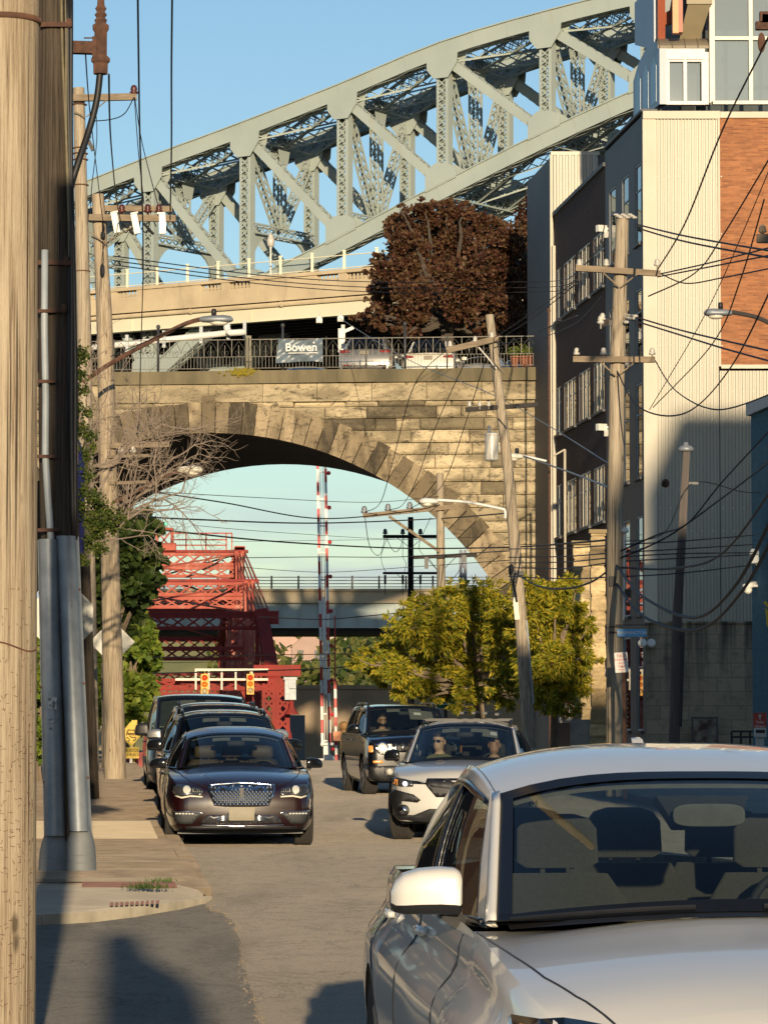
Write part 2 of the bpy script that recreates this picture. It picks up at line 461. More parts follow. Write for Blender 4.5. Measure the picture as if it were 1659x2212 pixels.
# strips between the kerb line and the far left
strip = []
yy = sorted([p.y for p in front] + ys)
for y in [front[0].y + .02] + [v for v in ys if v > front[0].y + .5]:
    h = min(H, .02 + max(0, y - 29.8) * .03)
    rows.append([V((kerbx(y), y, gz(y) + h)), V((kerbx(y) - .16, y, gz(y) + min(H, h + .015))), V((-4.4 + KA * (y - 32), y, gz(y) + H)), V((-30, y, gz(y) + H))])
mb.grid(rows)
mb.grid([[r[0] for r in rows], [V((r[0].x, r[0].y, gz(r[0].y) - .05)) for r in rows]])
struct(build('sidewalk', mb, m_walk, origin=False))
mb = MB(); mb.grid([[lf[k] for k in range(7)], [V((lf[k].x, max(lf[k].y + .02, 30.3), gz(30.3) + (H if k > 1 else .04 + .05 * k))) for k in range(7)]])
struct(build('curb_ramp', mb, m_ramp, origin=False))
# ramp panel, kerb stones and paver strip at the corner
mb = MB()
for i in range(6):
    a, b = lf[i], lf[i + 1]
    if i < 5:
        mb.beam(V((a.x, a.y + .06, a.z - .06)), V((b.x + .015, b.y + .06, b.z - .06)), .14, .13)
    else: mb.beam(V((a.x, a.y + .06, a.z - .06)), V((b.x, b.y + .06, b.z - .06)), .14, .13)
ok = build('corner_kerb', mb, m_kerb); struct(ok)
mb = MB(); rr = random.Random(9)
for i in range(34):   # kerb stones along the street
    y0 = 31 + i * 1.9; y1 = y0 + 1.87; dz = rr.uniform(-.01, .012)
    mb.beam((kerbx(y0) - .01, y0, gz(y0) + .06 + dz + (min(0, (y0 - 36) * .012))), (kerbx(y1) - .01, y1, gz(y1) + .06 + dz + (min(0, (y1 - 36) * .012))), .16, .14)
struct(build('kerb', mb, m_walk, origin=False))
mb = MB()
for i in range(10):
    x = 238 + i * 11
    q = [G(x, 1957 - .5 * i, .094), G(x + 7, 1957 - .5 * i, .094), G(x + 8, 1949 - .5 * i, .099), G(x + 1, 1949 - .5 * i, .099)]
    mb.add(q, [(0, 1, 2, 3)])
struct(build('paver_strip', mb, m_brick, origin=False))
def slab(name, y0, y1, x0, x1, mat, dz):
    mb = MB()
    mb.prism([(kerbx(y0) + x0, y0, gz(y0) + H + dz), (kerbx(y0) + x1, y0, gz(y0) + H + dz), (kerbx(y1) + x1, y1, gz(y1) + H + dz), (kerbx(y1) + x0, y1, gz(y1) + H + dz)], (0, 0, -.03))
    return struct(build(name, mb, mat, origin=False))
slab('pavement_slab', 42.5, 49.0, -4.5, -.2, m_slab, .012)
slab('pavement_strip', 30.0, 30.9, -1.05, -.25, m_brick, .003)
slab('pavement_joint', 33.6, 33.72, -2.6, -.2, m_ramp, .002)
slab('pavement_joint', 37.1, 37.24, -1.3, -.2, m_ramp, .002)
slab('pavement_joint', 31.55, 31.66, -2.4, -.3, m_ramp, .002)
slab('pavement_joint', 35.4, 35.5, -1.0, -.3, m_ramp, .002)
struct(sheet('sidewalk_far', lambda y: 4.2 + -.098 * (y - 60), 14., 52, 99, .13, m_ramp, 3, .2))
# a tuft of weeds in the joint
mb = MB(); rg = random.Random(2); c = G(318, 1919, .14)
for i in range(170):
    p = c + V((rg.gauss(0, .09), rg.gauss(0, .09), 0)); h = rg.uniform(.02, .07); a = rg.uniform(0, 6.28); t = V((cos(a), sin(a), 0)) * rg.uniform(.01, .05)
    s = V((-sin(a), cos(a), 0)) * .006
    mb.add([p - s, p + s, p + t + V((0, 0, h))], [(0, 1, 2)])
for i in range(50):
    p = G(352, 1904, .14) + V((rg.gauss(0, .06), rg.gauss(0, .12), 0)); h = rg.uniform(.02, .05); a = rg.uniform(0, 6.28); t = V((cos(a), sin(a), 0)) * .02
    mb.add([p - V((.005, 0, 0)), p + V((.005, 0, 0)), p + t + V((0, 0, h))], [(0, 1, 2)])
o = build('weeds', mb, leaf_mat('weed_leaf', [(.07, .12, .03), (.12, .17, .04)])); tag(o, 'green weeds growing in the pavement joint by the corner', 'weeds', None, 'stuff')
# ------------------------------------------------------------------ stone arch viaduct
AA = R(6.5)
AE = V((cos(AA), -sin(AA), 0)); AN = V((sin(AA), cos(AA), 0))
AO = P(451, 1563, 123.); AO.z = 0.
def A(s, z, d=0.): return AO + AE * s + AN * d + V((0, 0, z))
AXIS = V((sin(R(7.9)), cos(R(7.9)), 0))
RI, ZC, RO = 11.9, -.33, 12.98
ZCOP0, ZCOP1 = 13.25, 13.72         # coping stones
def stone_mat(name, base, dark, vert=False):
    m, nt, b = _new(name); b.inputs['Roughness'].default_value = .92; b.inputs['Specular IOR Level'].default_value = .15
    g = N(nt, 'ShaderNodeNewGeometry'); rnd = g.outputs['Random Per Island']
    c = ramp(nt, rnd, [(0, dark), (.3, dark), (.34, tuple(x * .45 for x in base)), (.55, tuple(x * .75 for x in base)), (.7, base), (1, tuple(min(.9, x * 1.2) for x in base))] if vert else [(0, dark), (.07, tuple(x * .35 for x in base)), (.14, tuple(x * .7 for x in base)), (.6, base), (1, tuple(min(.9, x * 1.2) for x in base))])
    vec = coords(nt, (1, 1, .3) if vert else (.6, .6, 1.6))
    f = noise(nt, vec, 1.3 if not vert else 2.2, 7, .62, .4)
    c = mixc(nt, ramp(nt, f, [(.44, 0), (.6, .9)]), c, tuple(x * .42 for x in base))
    f3 = noise(nt, coords(nt, (1, 1, 2.5)), 2.6, 8, .7, 1.2)
    c = mixc(nt, ramp(nt, f3, [(.53, 0), (.63, .85)]), c, dark)
    f2 = noise(nt, coords(nt), 9., 6, .7)
    c = mixc(nt, ramp(nt, f2, [(.3, .45), (.55, 0)]), c, tuple(x * .45 for x in base))
    nt.links.new(c, b.inputs['Base Color'])
    h = mixc(nt, .5, f, f2); bump(nt, b, h, .7, .06)
    return m
m_stone = stone_mat('sandstone', (.52, .43, .28), (.06, .051, .038))
m_vous = stone_mat('arch_sandstone', (.36, .285, .185), (.06, .05, .037), True)
m_cop = M_('coping_stone', (.26, .215, .13), (.12, .105, .065), .8, .95, stretch=(1, 1, .25), bmp=.5, bdist=.04, lo=.35, hi=.62)
m_mortar = M_('mortar', (.1, .08, .055), (.06, .05, .035), 2., .95)
rs = random.Random(11)
SW, SE_ = -19., (on_plane(1161, 1000, A(0, 0), AN) - AO).dot(AE)                      # wall from far left (behind the poles) to behind the building
via = thing('stone_viaduct', 'old sandstone viaduct with one wide round arch over the street', 'viaduct', tuple(A(0, 0)))
mb = MB()
def wallblk(s0, s1, z0, z1):
    j = rs.uniform(-.04, .1); e = .012
    vs = [A(s0 + e, z0 + e, -j), A(s1 - e, z0 + e, -j), A(s1 - e, z1 - e, -j), A(s0 + e, z1 - e, -j)]
    # pitched face: bulged centre ring
    k = min(.09, (z1 - z0) * .2); q = [A(s0 + k, z0 + k, -j - .05), A(s1 - k, z0 + k, -j - .05), A(s1 - k, z1 - k, -j - .05), A(s0 + k, z1 - k, -j - .05)]
    bk = [A(s0 + e, z0 + e, .3), A(s1 - e, z0 + e, .3), A(s1 - e, z1 - e, .3), A(s0 + e, z1 - e, .3)]
    f = [(8, 9, 10, 11)[::1]]
    fs = [(4, 5, 6, 7), (0, 1, 5, 4), (1, 2, 6, 5), (2, 3, 7, 6), (3, 0, 4, 7), (8, 9, 1, 0), (9, 10, 2, 1), (10, 11, 3, 2), (11, 8, 0, 3)]
    mb.add(vs + q + bk, fs)
z = -1.5
while z < ZCOP0 - .02:
    h = rs.uniform(.36, .5)
    if ZCOP0 - z - h < .3: h = ZCOP0 - z
    z1 = min(z + h, ZCOP0)
    def cut(zz): return sqrt(max(0, (RO - .12) ** 2 - (zz - ZC) ** 2)) if abs(zz - ZC) < RO - .12 else 0
    c = min(cut(z), cut(z1)) if z > ZC else cut(z1)
    for a, b in ((SW, -c), (c, SE_)) if c > .05 else ((SW, SE_),):
        s = a
        while s < b - .01:
            L = rs.choice([rs.uniform(.6, 1.2), rs.uniform(1.1, 2.6)])
            if b - s - L < .7: L = b - s
            wallblk(s, s + L, z, z1); s += L
    z = z1
part_wall = build('spandrel_wall', mb, m_stone, via)
mb = MB()   # backing just behind the joints
n = 64; ang = [pi * i / n for i in range(n + 1)]
def arcp(r, a, d): return A(-r * cos(a), ZC + r * sin(a), d)
top = []
for i in range(n):
    a0, a1 = ang[i], ang[i + 1]
    if -RO * cos(a1) > SE_: continue
    p = [arcp(RO - .2, a0, .06), arcp(RO - .2, a1, .06), A(-RO * cos(a1) * 1.0, ZCOP0, .06), A(-RO * cos(a0) * 1.0, ZCOP0, .06)]
    mb.add(p, [(0, 1, 2, 3)])
mb.add([A(SW, -1.5, .06), A(-RO + .2, -1.5, .06), A(-RO + .2, ZCOP0, .06), A(SW, ZCOP0, .06)], [(0, 1, 2, 3)])
build('joint_backing', mb, m_mortar, via)
mb = MB(); nv = 83
for i in range(nv):
    a0, a1 = pi * i / nv + .0012, pi * (i + 1) / nv - .0012
    if -RI * cos(a0) > SE_ - .1: continue
    key = i == nv // 2
    ro = RO + (.22 if key else rs.uniform(-.04, .05)); j = .16 + rs.uniform(-.02, .04) + (.06 if key else 0)
    vs = []
    for d in (-j, .5):
        for r in (RI, ro):
            for a in (a0, (a0 + a1) / 2, a1): vs.append(arcp(r, a, d))
    mb.add(vs, [(0, 1, 4, 3), (1, 2, 5, 4), (6, 7, 1, 0), (7, 8, 2, 1), (3, 4, 10, 9), (4, 5, 11, 10), (0, 3, 9, 6), (2, 8, 11, 5)])
build('voussoirs', mb, m_vous, via)
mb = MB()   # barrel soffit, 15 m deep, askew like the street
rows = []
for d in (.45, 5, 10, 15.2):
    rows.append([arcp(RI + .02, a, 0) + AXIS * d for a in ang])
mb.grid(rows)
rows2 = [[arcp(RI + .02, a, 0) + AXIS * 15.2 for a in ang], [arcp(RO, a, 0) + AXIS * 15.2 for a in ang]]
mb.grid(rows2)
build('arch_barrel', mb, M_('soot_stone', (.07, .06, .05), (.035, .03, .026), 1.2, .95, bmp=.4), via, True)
mb = MB()
for i in range(22):   # coping and string course stones
    s0 = SW + i * (SE_ - SW) / 22; s1 = s0 + (SE_ - SW) / 22 - .015; j = rs.uniform(-.012, .012)
    vs = [A(s, zz + j, d) for d in (-.32, .5) for zz in (ZCOP0 + .02, ZCOP1) for s in (s0, s1)]
    mb.add(vs, [(0, 1, 3, 2), (4, 6, 7, 5), (0, 2, 6, 4), (1, 5, 7, 3), (2, 3, 7, 6), (0, 4, 5, 1)])
build('coping', mb, m_cop, via)
mb = MB()
for i in range(16):
    s0 = SW + i * (SE_ - SW) / 16; s1 = s0 + (SE_ - SW) / 16 - .02
    vs = [A(s, zz, d) for d in (-.2, .1) for zz in (ZCOP0 - .62, ZCOP0 - .005) for s in (s0, s1)]
    mb.add(vs, [(0, 1, 3, 2), (4, 6, 7, 5), (0, 2, 6, 4), (1, 5, 7, 3), (2, 3, 7, 6), (0, 4, 5, 1)])
build('string_course', mb, m_stone, via)
mb = MB()   # filling under the car park on top, stops above the barrel
vs = [A(s, zz, d) for d in (.35, 15.) for zz in (ZC + RO, 13.22) for s in (SW, SE_)]
mb.add(vs, [(2, 3, 7, 6), (0, 4, 5, 1)])
build('fill', mb, m_mortar, via)
mb = MB(); mb.add([A(SW - 25, 13.3, .5), A(SE_ + 2, 13.3, .5), A(SE_ + 2, 13.3, 15.2), A(SW - 25, 13.3, 15.2)], [(0, 1, 2, 3)])
struct(build('car_park', mb, m_road))
# the abutments stand on either side of the barrel so that it is solid
for sgn in (-1, 1):
    mb = MB()
    s0, s1 = (SW, -RO) if sgn < 0 else (min(RO, SE_ - .5), SE_)
    mb.add([A(s0, -2, .4), A(s1, -2, .4), A(s1, ZCOP0, .4), A(s0, ZCOP0, .4), A(s0, -2, 15), A(s1, -2, 15), A(s1, ZCOP0, 15), A(s0, ZCOP0, 15)],
           [(1, 0, 4, 5), (3, 2, 6, 7), (4, 7, 6, 5), (0, 3, 7, 4), (1, 5, 6, 2)])
    build('abutment', mb, m_stone, via)
mb = MB(); q = [A(SE_ + .02, -2, .9), A(SE_ + 9, -2, .9), A(SE_ + 9, 14.6, .9), A(SE_ + .02, 14.6, .9)]; mb.prism(q, AN * 8)  # near-black wall stands in for the building's shade at the viaduct end
o = build('shade_wall', mb, MAT['dark']); tag(o, 'black wall added as building shade in the narrow gap between viaduct and warehouse', 'wall')
# ------------------------------------------------------------------ ornamental fence on the coping: one thing per panel run
SFEN = [-6.9 + i * 2.9 for i in range(7)] + [11.45]
def spx(x): return (on_plane(x, 780, A(0, 0), AN) - AO).dot(AE)
posts = [spx(x) for x in (185, 245, 341, 440, 530, 536.5, 610, 704, 790, 874, 965, 1060, 1158)]
posts = [p for p in posts]
fen = thing('iron_fence', 'ornamental iron fence with pointed arch tracery along the top of the stone viaduct', 'fence', tuple(A(0, ZCOP1)))
Z0, Z1 = ZCOP1, ZCOP1 + 1.14
for a, b in zip(posts, posts[1:]):
    if b - a < .3: continue
    mb = MB(); D = .12
    for zz, t in ((Z1 - .02, .03), (Z0 + .52, .02), (Z0 + .12, .022)):
        mb.beam(A(a, zz, D), A(b, zz, D), t, t)
    nb = max(6, int(round((b - a) / .115)))
    for i in range(1, nb):
        s = a + (b - a) * i / nb
        mb.beam(A(s, Z0 + .1, D), A(s, Z0 + .53, D), .013, .013)
    na = max(2, int(round((b - a) / .45)))
    for i in range(na):
        s0, s1 = a + (b - a) * i / na, a + (b - a) * (i + 1) / na; wd = s1 - s0
        mb.beam(A(s0, Z0 + .52, D), A(s0, Z1, D), .02, .02)
        for sg in (0, 1):
            pts = []
            for k in range(7):
                t = k / 6
                xx = (t ** 1.9) * wd * .5
                pts.append(A(s0 + xx if sg == 0 else s1 - xx, Z0 + .56 + .5 * t, D))
            mb.tube(pts, .009, 4)
        mid = (s0 + s1) / 2
        mb.beam(A(mid, Z0 + .52, D), A(mid, Z0 + .92, D), .016, .016)
        for sg in (-1, 1):
            pts = [A(mid + sg * wd * .26 * (1 - cos(t * 1.6 * pi)) * .5, Z0 + .6 + .13 * sin(t * 1.2 * pi), D) for t in [k / 7 for k in range(8)]]
            mb.tube(pts, .008, 4)
    build('fence_panel', mb, MAT['iron'], fen)
for i, s in enumerate(posts):
    mb = MB(); tall = i in (2, 6, 9)
    h = 1.55 if tall else 1.18; r = .045 if tall else .03
    mb.tube([A(s, Z0, .12), A(s, Z0 + h, .12)], r, 8)
    if tall: mb.ell(A(s, Z0 + h + .05, .12), (.075, .075, .085), 8, 6)
    build('fence_post', mb, MAT['iron'] if not tall else MAT['frame_dark'], fen, True)
# dark concrete post and white drain pipe under the deck
mb = MB(); s = spx(536)
mb.bx(-.1, .1, -.1, .1, 0, 2.0); c = P(537, 780, 126.); c.z = 13.3
for i in range(len(mb.v)): mb.v[i] = mb.v[i] + c
o = build('concrete_post', mb, M_('olive_concrete', (.33, .31, .22), (.24, .225, .16), 2., .9)); tag(o, 'pale square concrete post behind the iron fence at the end of the white drain pipe', 'post')
pip = thing('drain_pipe', 'long white drain pipe with a bend hung from brackets under the road deck', 'pipe', tuple(P(400, 735, 150)))
mb = MB(); DPZ = 150.
mb.tube([P(150, 756, DPZ + 1), P(240, 747, DPZ), P(495, 719, DPZ - 1)], .13, 10); build('pipe_run', mb, MAT['white'], pip, True)
mb = MB(); mb.tube([P(495, 719, DPZ - 1), P(493, 715, DPZ - 1.0), P(490.5, 708, DPZ - 1), P(491, 702, DPZ - 1)], .15, 10)
mb.tube([P(492, 716, DPZ - 1.15), P(498, 719.5, DPZ - 1.2), P(531, 717, DPZ - 1.2)], .14, 10); build('pipe_elbow', mb, MAT['white'], pip, True)
for x, y in ((275, 742), (355, 733), (435, 724), (494, 717), (529, 712)):
    mb = MB(); c = P(x, y, DPZ - .7); mb.box(c, (.14, .2, .72)); build('pipe_bracket', mb, MAT['pvc'], pip)
# ------------------------------------------------------------------ steel arch truss bridge carrying the high road
BA = R(33.)
BE = V((cos(BA), -sin(BA), 0)); BN = V((sin(BA), cos(BA), 0))
BO = P(535, 1563, 190.); BO.z = 0
def B(s, z, d=0.): return BO + BE * s + BN * d + V((0, 0, z))
def bpx(x, y, d): 
    p = on_plane(x, y, B(0, 0, d), BN); q = p - BO
    return q.dot(BE), p.z
br = thing('steel_arch_bridge', 'pale grey steel arch truss bridge rising to the upper right behind the stone viaduct', 'bridge', tuple(B(0, 0)))
D0, WB = 1.4, 6.2
TPX = [(-90, 528), (120, 441), (333, 356), (541, 279), (753, 196), (968, 107), (1188, 42), (1405, -10), (1625, -48)]
BPX = {3: 640, 4: 528, 5: 416, 6: 304, 7: 205, 8: 110}
XS = [-90, 120, 327, 535, 745, 960, 1182, 1400, 1620]
T = []; Bt = []
for i, (x, y) in enumerate(TPX):
    s, z = bpx(XS[i], y + (x - XS[i]) * .37, D0); T.append((s, z))
    yb = BPX.get(i)
    Bt.append((s, bpx(XS[i], yb, D0)[1]) if yb else (s, T[i][1] - [13., 15., 12.][i]))
STR = [bpx(x, y, D0)[1] for x, y in ((-90, 560), (120, 545), (327, 516), (535, 492), (745, 470), (960, 400), (1182, 288), (1400, 190), (1620, 95))]
def laced(mb, a, b, w, d, up, pitch=.62, plates=.09, bar=.085):
    """built-up member: two channel sides joined by crossed lacing bars on both open faces"""
    a, b = V(a), V(b); ax = (b - a); L = ax.length; ax /= L
    u = V(up); sd = ax.cross(u)
    if sd.length < 1e-3: sd = ax.orthogonal()
    sd.normalize(); u = sd.cross(ax).normalized()
    for sg in (-1, 1):
        o = sd * (sg * (w / 2 - plates / 2))
        mb.beam(a + o, b + o, plates, d, u)
        for k in (-1, 1):     # flanges
            o2 = sd * (sg * (w / 2 - .1)) + u * (k * (d / 2))
            mb.beam(a + o2, b + o2, .13, .035, u)
    n = max(2, int(round(L / pitch))); hw = w / 2 - .1
    for k in (-1, 1):
        for i in range(n):
            p, q = a + ax * (L * i / n), a + ax * (L * (i + 1) / n); o = u * (k * (d / 2))
            mb.beam(p - sd * hw + o, q + sd * hw + o, bar, .03, u)
            mb.beam(p + sd * hw + o + u * (k * .03), q - sd * hw + o + u * (k * .03), bar, .03, u)
m_br = MAT['bridge']
def laced4(mb, a, b, w, d, up, pitch=.6, ang=.085, bar=.05):
    """light member: four corner angles with crossed lacing on all four faces"""
    a, b = V(a), V(b); ax = (b - a); L = ax.length; ax /= L
    u = V(up); sd = ax.cross(u)
    if sd.length < 1e-3: sd = ax.orthogonal()
    sd.normalize(); u = sd.cross(ax).normalized()
    for i in (-1, 1):
        for j in (-1, 1):
            o = sd * (i * w / 2) + u * (j * d / 2); mb.beam(a + o, b + o, ang, ang, u)
    n = max(2, int(round(L / pitch)))
    for fc, al, dist, half in ((u, sd, d / 2, w / 2), (sd, u, w / 2, d / 2)):
        for k in (-1, 1):
            for i in range(n):
                p, q = a + ax * (L * i / n) + fc * (k * dist), a + ax * (L * (i + 1) / n) + fc * (k * dist)
                mb.beam(p - al * half, q + al * half, bar, .025, fc); mb.beam(p + al * half + fc * .025, q - al * half + fc * .025, bar, .025, fc)
def lat(name, a, b, w, d, up, pitch=.62):
    mb = MB(); laced4(mb, a, b, w + .1, d + .1, up, pitch + .1); return build(name, mb, m_br, br)
NT = len(T)
def chord(name, pts, d, w, h, slot=True):
    mb = MB()
    for a, b in zip(pts, pts[1:]):
        p, q = B(a[0], a[1], d), B(b[0], b[1], d); ex = (q - p).normalized() * .03
        up = BN.cross(q - p).normalized()
        if up.z < 0: up = -up
        for sg in (-1, 1):      # two web plates, a cover plate and lacing below
            mb.beam(p + BN * (sg * w / 2), q + BN * (sg * w / 2), .1, h, up)
        mb.beam(p + up * (h / 2 + .03), q + up * (h / 2 + .03), w + .34, .06, up)
        for sg in (-1, 1): mb.beam(p + BN * (sg * (w / 2)) - up * (h / 2), q + BN * (sg * (w / 2)) - up * (h / 2), .26, .05, up)
        L = (q - p).length; n = int(L / 1.1); ax = (q - p) / L
        for i in range(n):
            c = p + ax * (L * i / n) - up * (h / 2 + .03); e = p + ax * (L * (i + 1) / n) - up * (h / 2 + .03)
            mb.beam(c - BN * w * .45, e + BN * w * .45, .09, .03, up)
            mb.beam(c + BN * w * .45, e - BN * w * .45, .09, .03, up)
        c = p.lerp(q, .08); mb.beam(c - ax * .35, c + ax * .35, w + .14, h + .02, up)   # splice
    return build(name, mb, m_br, br)
# the chords are subdivided so that the top one bends smoothly
def smooth(pts, k=3):
    out = []
    for i in range(len(pts) - 1):
        p0 = pts[max(i - 1, 0)]; p1 = pts[i]; p2 = pts[i + 1]; p3 = pts[min(i + 2, len(pts) - 1)]
        for j in range(k):
            t = j / k
            out.append(tuple(.5 * ((2 * p1[m]) + (-p0[m] + p2[m]) * t + (2 * p0[m] - 5 * p1[m] + 4 * p2[m] - p3[m]) * t * t + (-p0[m] + 3 * p1[m] - 3 * p2[m] + p3[m]) * t ** 3) for m in (0, 1)))
    out.append(pts[-1]); return out
for side, d in ((0, D0), (1, D0 + WB)):
    chord('top_chord', smooth(T), d, .55, .78)
    chord('bottom_chord', smooth(Bt), d, .55, .8)
    for i in range(1, NT - 1):
        s, zt = T[i]; zb = Bt[i][1]
        up = BN
        mb = MB(); laced(mb, B(s, zb + .2, d), B(s, zt - .3, d), .72, .46, up, .42, .08, .055); build('post', mb, m_br, br)
        if i < NT - 1:          # diagonal from the top of this post to the foot of the next
            s2, zb2 = Bt[i + 1]
            mb = MB(); a, b = B(s, zt - .35, d), B(s2, zb2 + .35, d); ax = (b - a).normalized(); q = BN.cross(ax)
            for sg in (-1, 1): mb.beam(a + BN * sg * .22, b + BN * sg * .22, .08, .48, q)
            L = (b - a).length; n = int(L / .55)
            for k in range(n):
                for f in (-1, 1):
                    p0, p1 = a + ax * (L * k / n) + q * (f * .24), a + ax * (L * (k + 1) / n) + q * (f * .24)
                    mb.beam(p0 - BN * .24, p1 + BN * .24, .07, .03, q); mb.beam(p0 + BN * .24, p1 - BN * .24, .07, .03, q)
            build('diagonal', mb, m_br, br)
        for sg in (-1, 1):      # gusset plates at both ends of the post, either side of the member
            dd = d + sg * .37
            sl = (T[min(i + 1, NT - 1)][1] - T[max(i - 1, 0)][1]) / (T[min(i + 1, NT - 1)][0] - T[max(i - 1, 0)][0])
            pl = [(-.85, -.4 - .85 * sl), (1.05, -.4 + 1.05 * sl), (1.0, -.75), (.45, -1.5), (-.42, -1.5), (-.85, -1.0)]
            mb = MB(); mb.prism([B(s + x, zt + z, dd) for x, z in pl], BN * (.05 * sg)); build('gusset', mb, m_br, br)
            sb = (Bt[min(i + 1, NT - 1)][1] - Bt[i - 1][1]) / (Bt[min(i + 1, NT - 1)][0] - Bt[i - 1][0]) if i > 1 else sl
            pl = [(-.95, .35 - .95 * sb), (-.95, 1.15 - .2 * sb), (-.4, 1.5), (.42, 1.5), (.95, 1.0 + .5 * sb), (.95, .35 + .95 * sb)]
            mb = MB(); mb.prism([B(s + x, zb + z, dd) for x, z in pl], BN * (.05 * sg)); build('gusset', mb, m_br, br)
for i in range(1, NT - 1):
    s, zt = T[i]; zs = STR[i]; dm = D0 + WB / 2
    n0, f0, c0 = B(s, zt - .35, D0), B(s, zt - .35, D0 + WB), B(s, zt - .35, dm)
    lat('top_strut', n0, f0, .4, .7, BE, .55)
    lat('bottom_strut', B(s, zs, D0), B(s, zs, D0 + WB), .4, .6, BE, .55)
    lat('sway_post', B(s, zt - .7, dm), B(s, zs, dm), .4, .32, BN, .5)
    lat('sway_diagonal', B(s, zt - .9, D0 + .2), B(s, zs + .3, dm - .2), .3, .3, BE, .42)
    lat('sway_diagonal', B(s, zt - .9, D0 + WB - .2), B(s, zs + .3, dm + .2), .3, .3, BE, .42)
    mb = MB(); mb.beam(B(s - .35, zt - .35, dm), B(s + .35, zt - .35, dm), .8, .4); 
    for sg in (-1, 1): mb.prism([B(s + sg * .25, zt - .1, dm - .7), B(s + sg * .25, zt - .1, dm + .7), B(s + sg * .25, zt - 1.5, dm + .35), B(s + sg * .25, zt - 1.5, dm - .35)], BE * .05)
    build('centre_gusset', mb, m_br, br)
    for j in (i - 1, i + 1):
        if 1 <= j < NT - 1:
            s2, z2 = T[j]
            lat('top_lateral', c0, B(s2, z2 - .3, D0), .55, .3, BN + V((0, 0, .3)), .75)
            lat('top_lateral', c0, B(s2, z2 - .3, D0 + WB), .55, .3, BN + V((0, 0, .3)), .75)
            if i >= 5:
                lat('bottom_lateral', B(s, Bt[i][1], dm), B(Bt[j][0], Bt[j][1], D0), .4, .45, BN + V((0, 0, .3)), .6)
                lat('bottom_lateral', B(s, Bt[i][1], dm), B(Bt[j][0], Bt[j][1], D0 + WB), .4, .45, BN + V((0, 0, .3)), .6)
    if i >= 5: lat('floor_beam', B(s, Bt[i][1], D0), B(s, Bt[i][1], D0 + WB), .5, .7, BE, .5)
# curved knee brackets where the portal meets the posts near the road
for i in (2, 3):
    s = T[i][0]; zs = STR[i]
    for d, sg in ((D0 + .3, 1), (D0 + WB - .3, -1)):
        mb = MB(); pts = []
        for k in range(9):
            a = pi / 2 * k / 8; pts.append(B(s, zs - .25 - 2.1 * (1 - sin(a)), d + sg * 1.9 * (1 - cos(a))))
        pts = [B(s, zs - .25, d)] + pts
        mb.prism(pts, BE * .12); build('knee_bracket', mb, m_br, br)
# ------------------------------------------------------------------ the road deck with its parapet and girder
dk = thing('road_deck', 'long concrete road deck with balustrade over a cream steel girder, above the parked cars', 'road deck', tuple(B(0, 23)))
SL, SR = -30., 40.
mb = MB()
def bar(s0, s1, d0, d1, z0, z1, mb):
    vs = [B(s, z, d) for z in (z0, z1) for d in (d0, d1) for s in (s0, s1)]
    mb.add(vs, [(0, 2, 3, 1), (4, 5, 7, 6), (0, 1, 5, 4), (2, 6, 7, 3), (0, 4, 6, 2), (1, 3, 7, 5)])
bar(SL, SR, .32, 30., 23.75, 24.1, mb)
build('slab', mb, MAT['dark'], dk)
mb = MB()
for k in range(24): 
    d = 1.6 + k * 1.2
    bar(SL, SR, d, d + .25, 23.2, 23.75, mb)
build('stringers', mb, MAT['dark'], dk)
mb = MB(); bar(SL, SR, .2, .5, 23.08, 23.76, mb); bar(SL, SR, .08, .62, 23.05, 23.08, mb)
s = SL
while s < SR: bar(s, s + .06, .14, .2, 23.08, 23.7, mb) if int(s) % 8 == 0 else None; s += 1
build('edge_girder', mb, MAT['girder'], dk)
mb = MB(); mb.tube([B(SL, 23.9, .12), B(SR, 23.9, .12)], .13, 8)
for s in range(-28, 40, 6): mb.tube([B(s, 23.9, .12), B(s + .18, 23.9, .12)], .165, 8)
build('service_pipe', mb, MAT['concrete'], dk, True)
mb = MB()
bar(SL, SR, -.05, .4, 24.14, 24.92, mb)
bar(SL, SR, -.16, .5, 25.28, 25.47, mb); bar(SL, SR, -.12, .3, 24.06, 24.14, mb)
s = SL; k = 0
while s < SR:      # solid panels between runs of balusters
    if k % 4 in (0, 1): bar(s, s + 1.9, -.05, .38, 24.92, 25.28, mb)
    bar(s - .25, s + .25, -.09, .43, 24.14, 25.28, mb)
    s += 1.9; k += 1
build('parapet', mb, MAT['concrete'], dk)
s = SL; k = 0
while s < 16:
    if k % 4 in (2, 3):
        for q in range(6):
            c = s + .36 + q * .24
            mb = MB(); mb.lathe([(.06, 0), (.09, .07), (.1, .14), (.05, .24), (.075, .36)], B(c, 24.92, .17), n=8); build('baluster', mb, MAT['concrete'], dk, True)
    s += 1.9; k += 1
for i in range(20):
    s = -16.5 + i * 2.05; c = B(s, 25.47, .2)
    mb = MB(); mb.box(c + V((0, 0, .5)), (.15, .15, 1.0)); mb.box(c + V((0, 0, 1.02)), (.2, .2, .06)); mb.beam(c + V((0, 0, .8)), B(s + 2.05, 26.27, .2), .05, .05)
    mb.beam(c + V((0, 0, .12)), B(s + 2.05, 25.59, .2), .05, .05)
    build('railing_post', mb, MAT['girder'], dk)
mb = MB(); mb.add([B(-16.5, 25.55, .22), B(24, 25.55, .22), B(24, 26.3, .22), B(-16.5, 26.3, .22)], [(0, 1, 2, 3)])
build('railing_glass', mb, glass_sheet('clear_glass', (.93, .95, .96), 1.25, .02), dk)
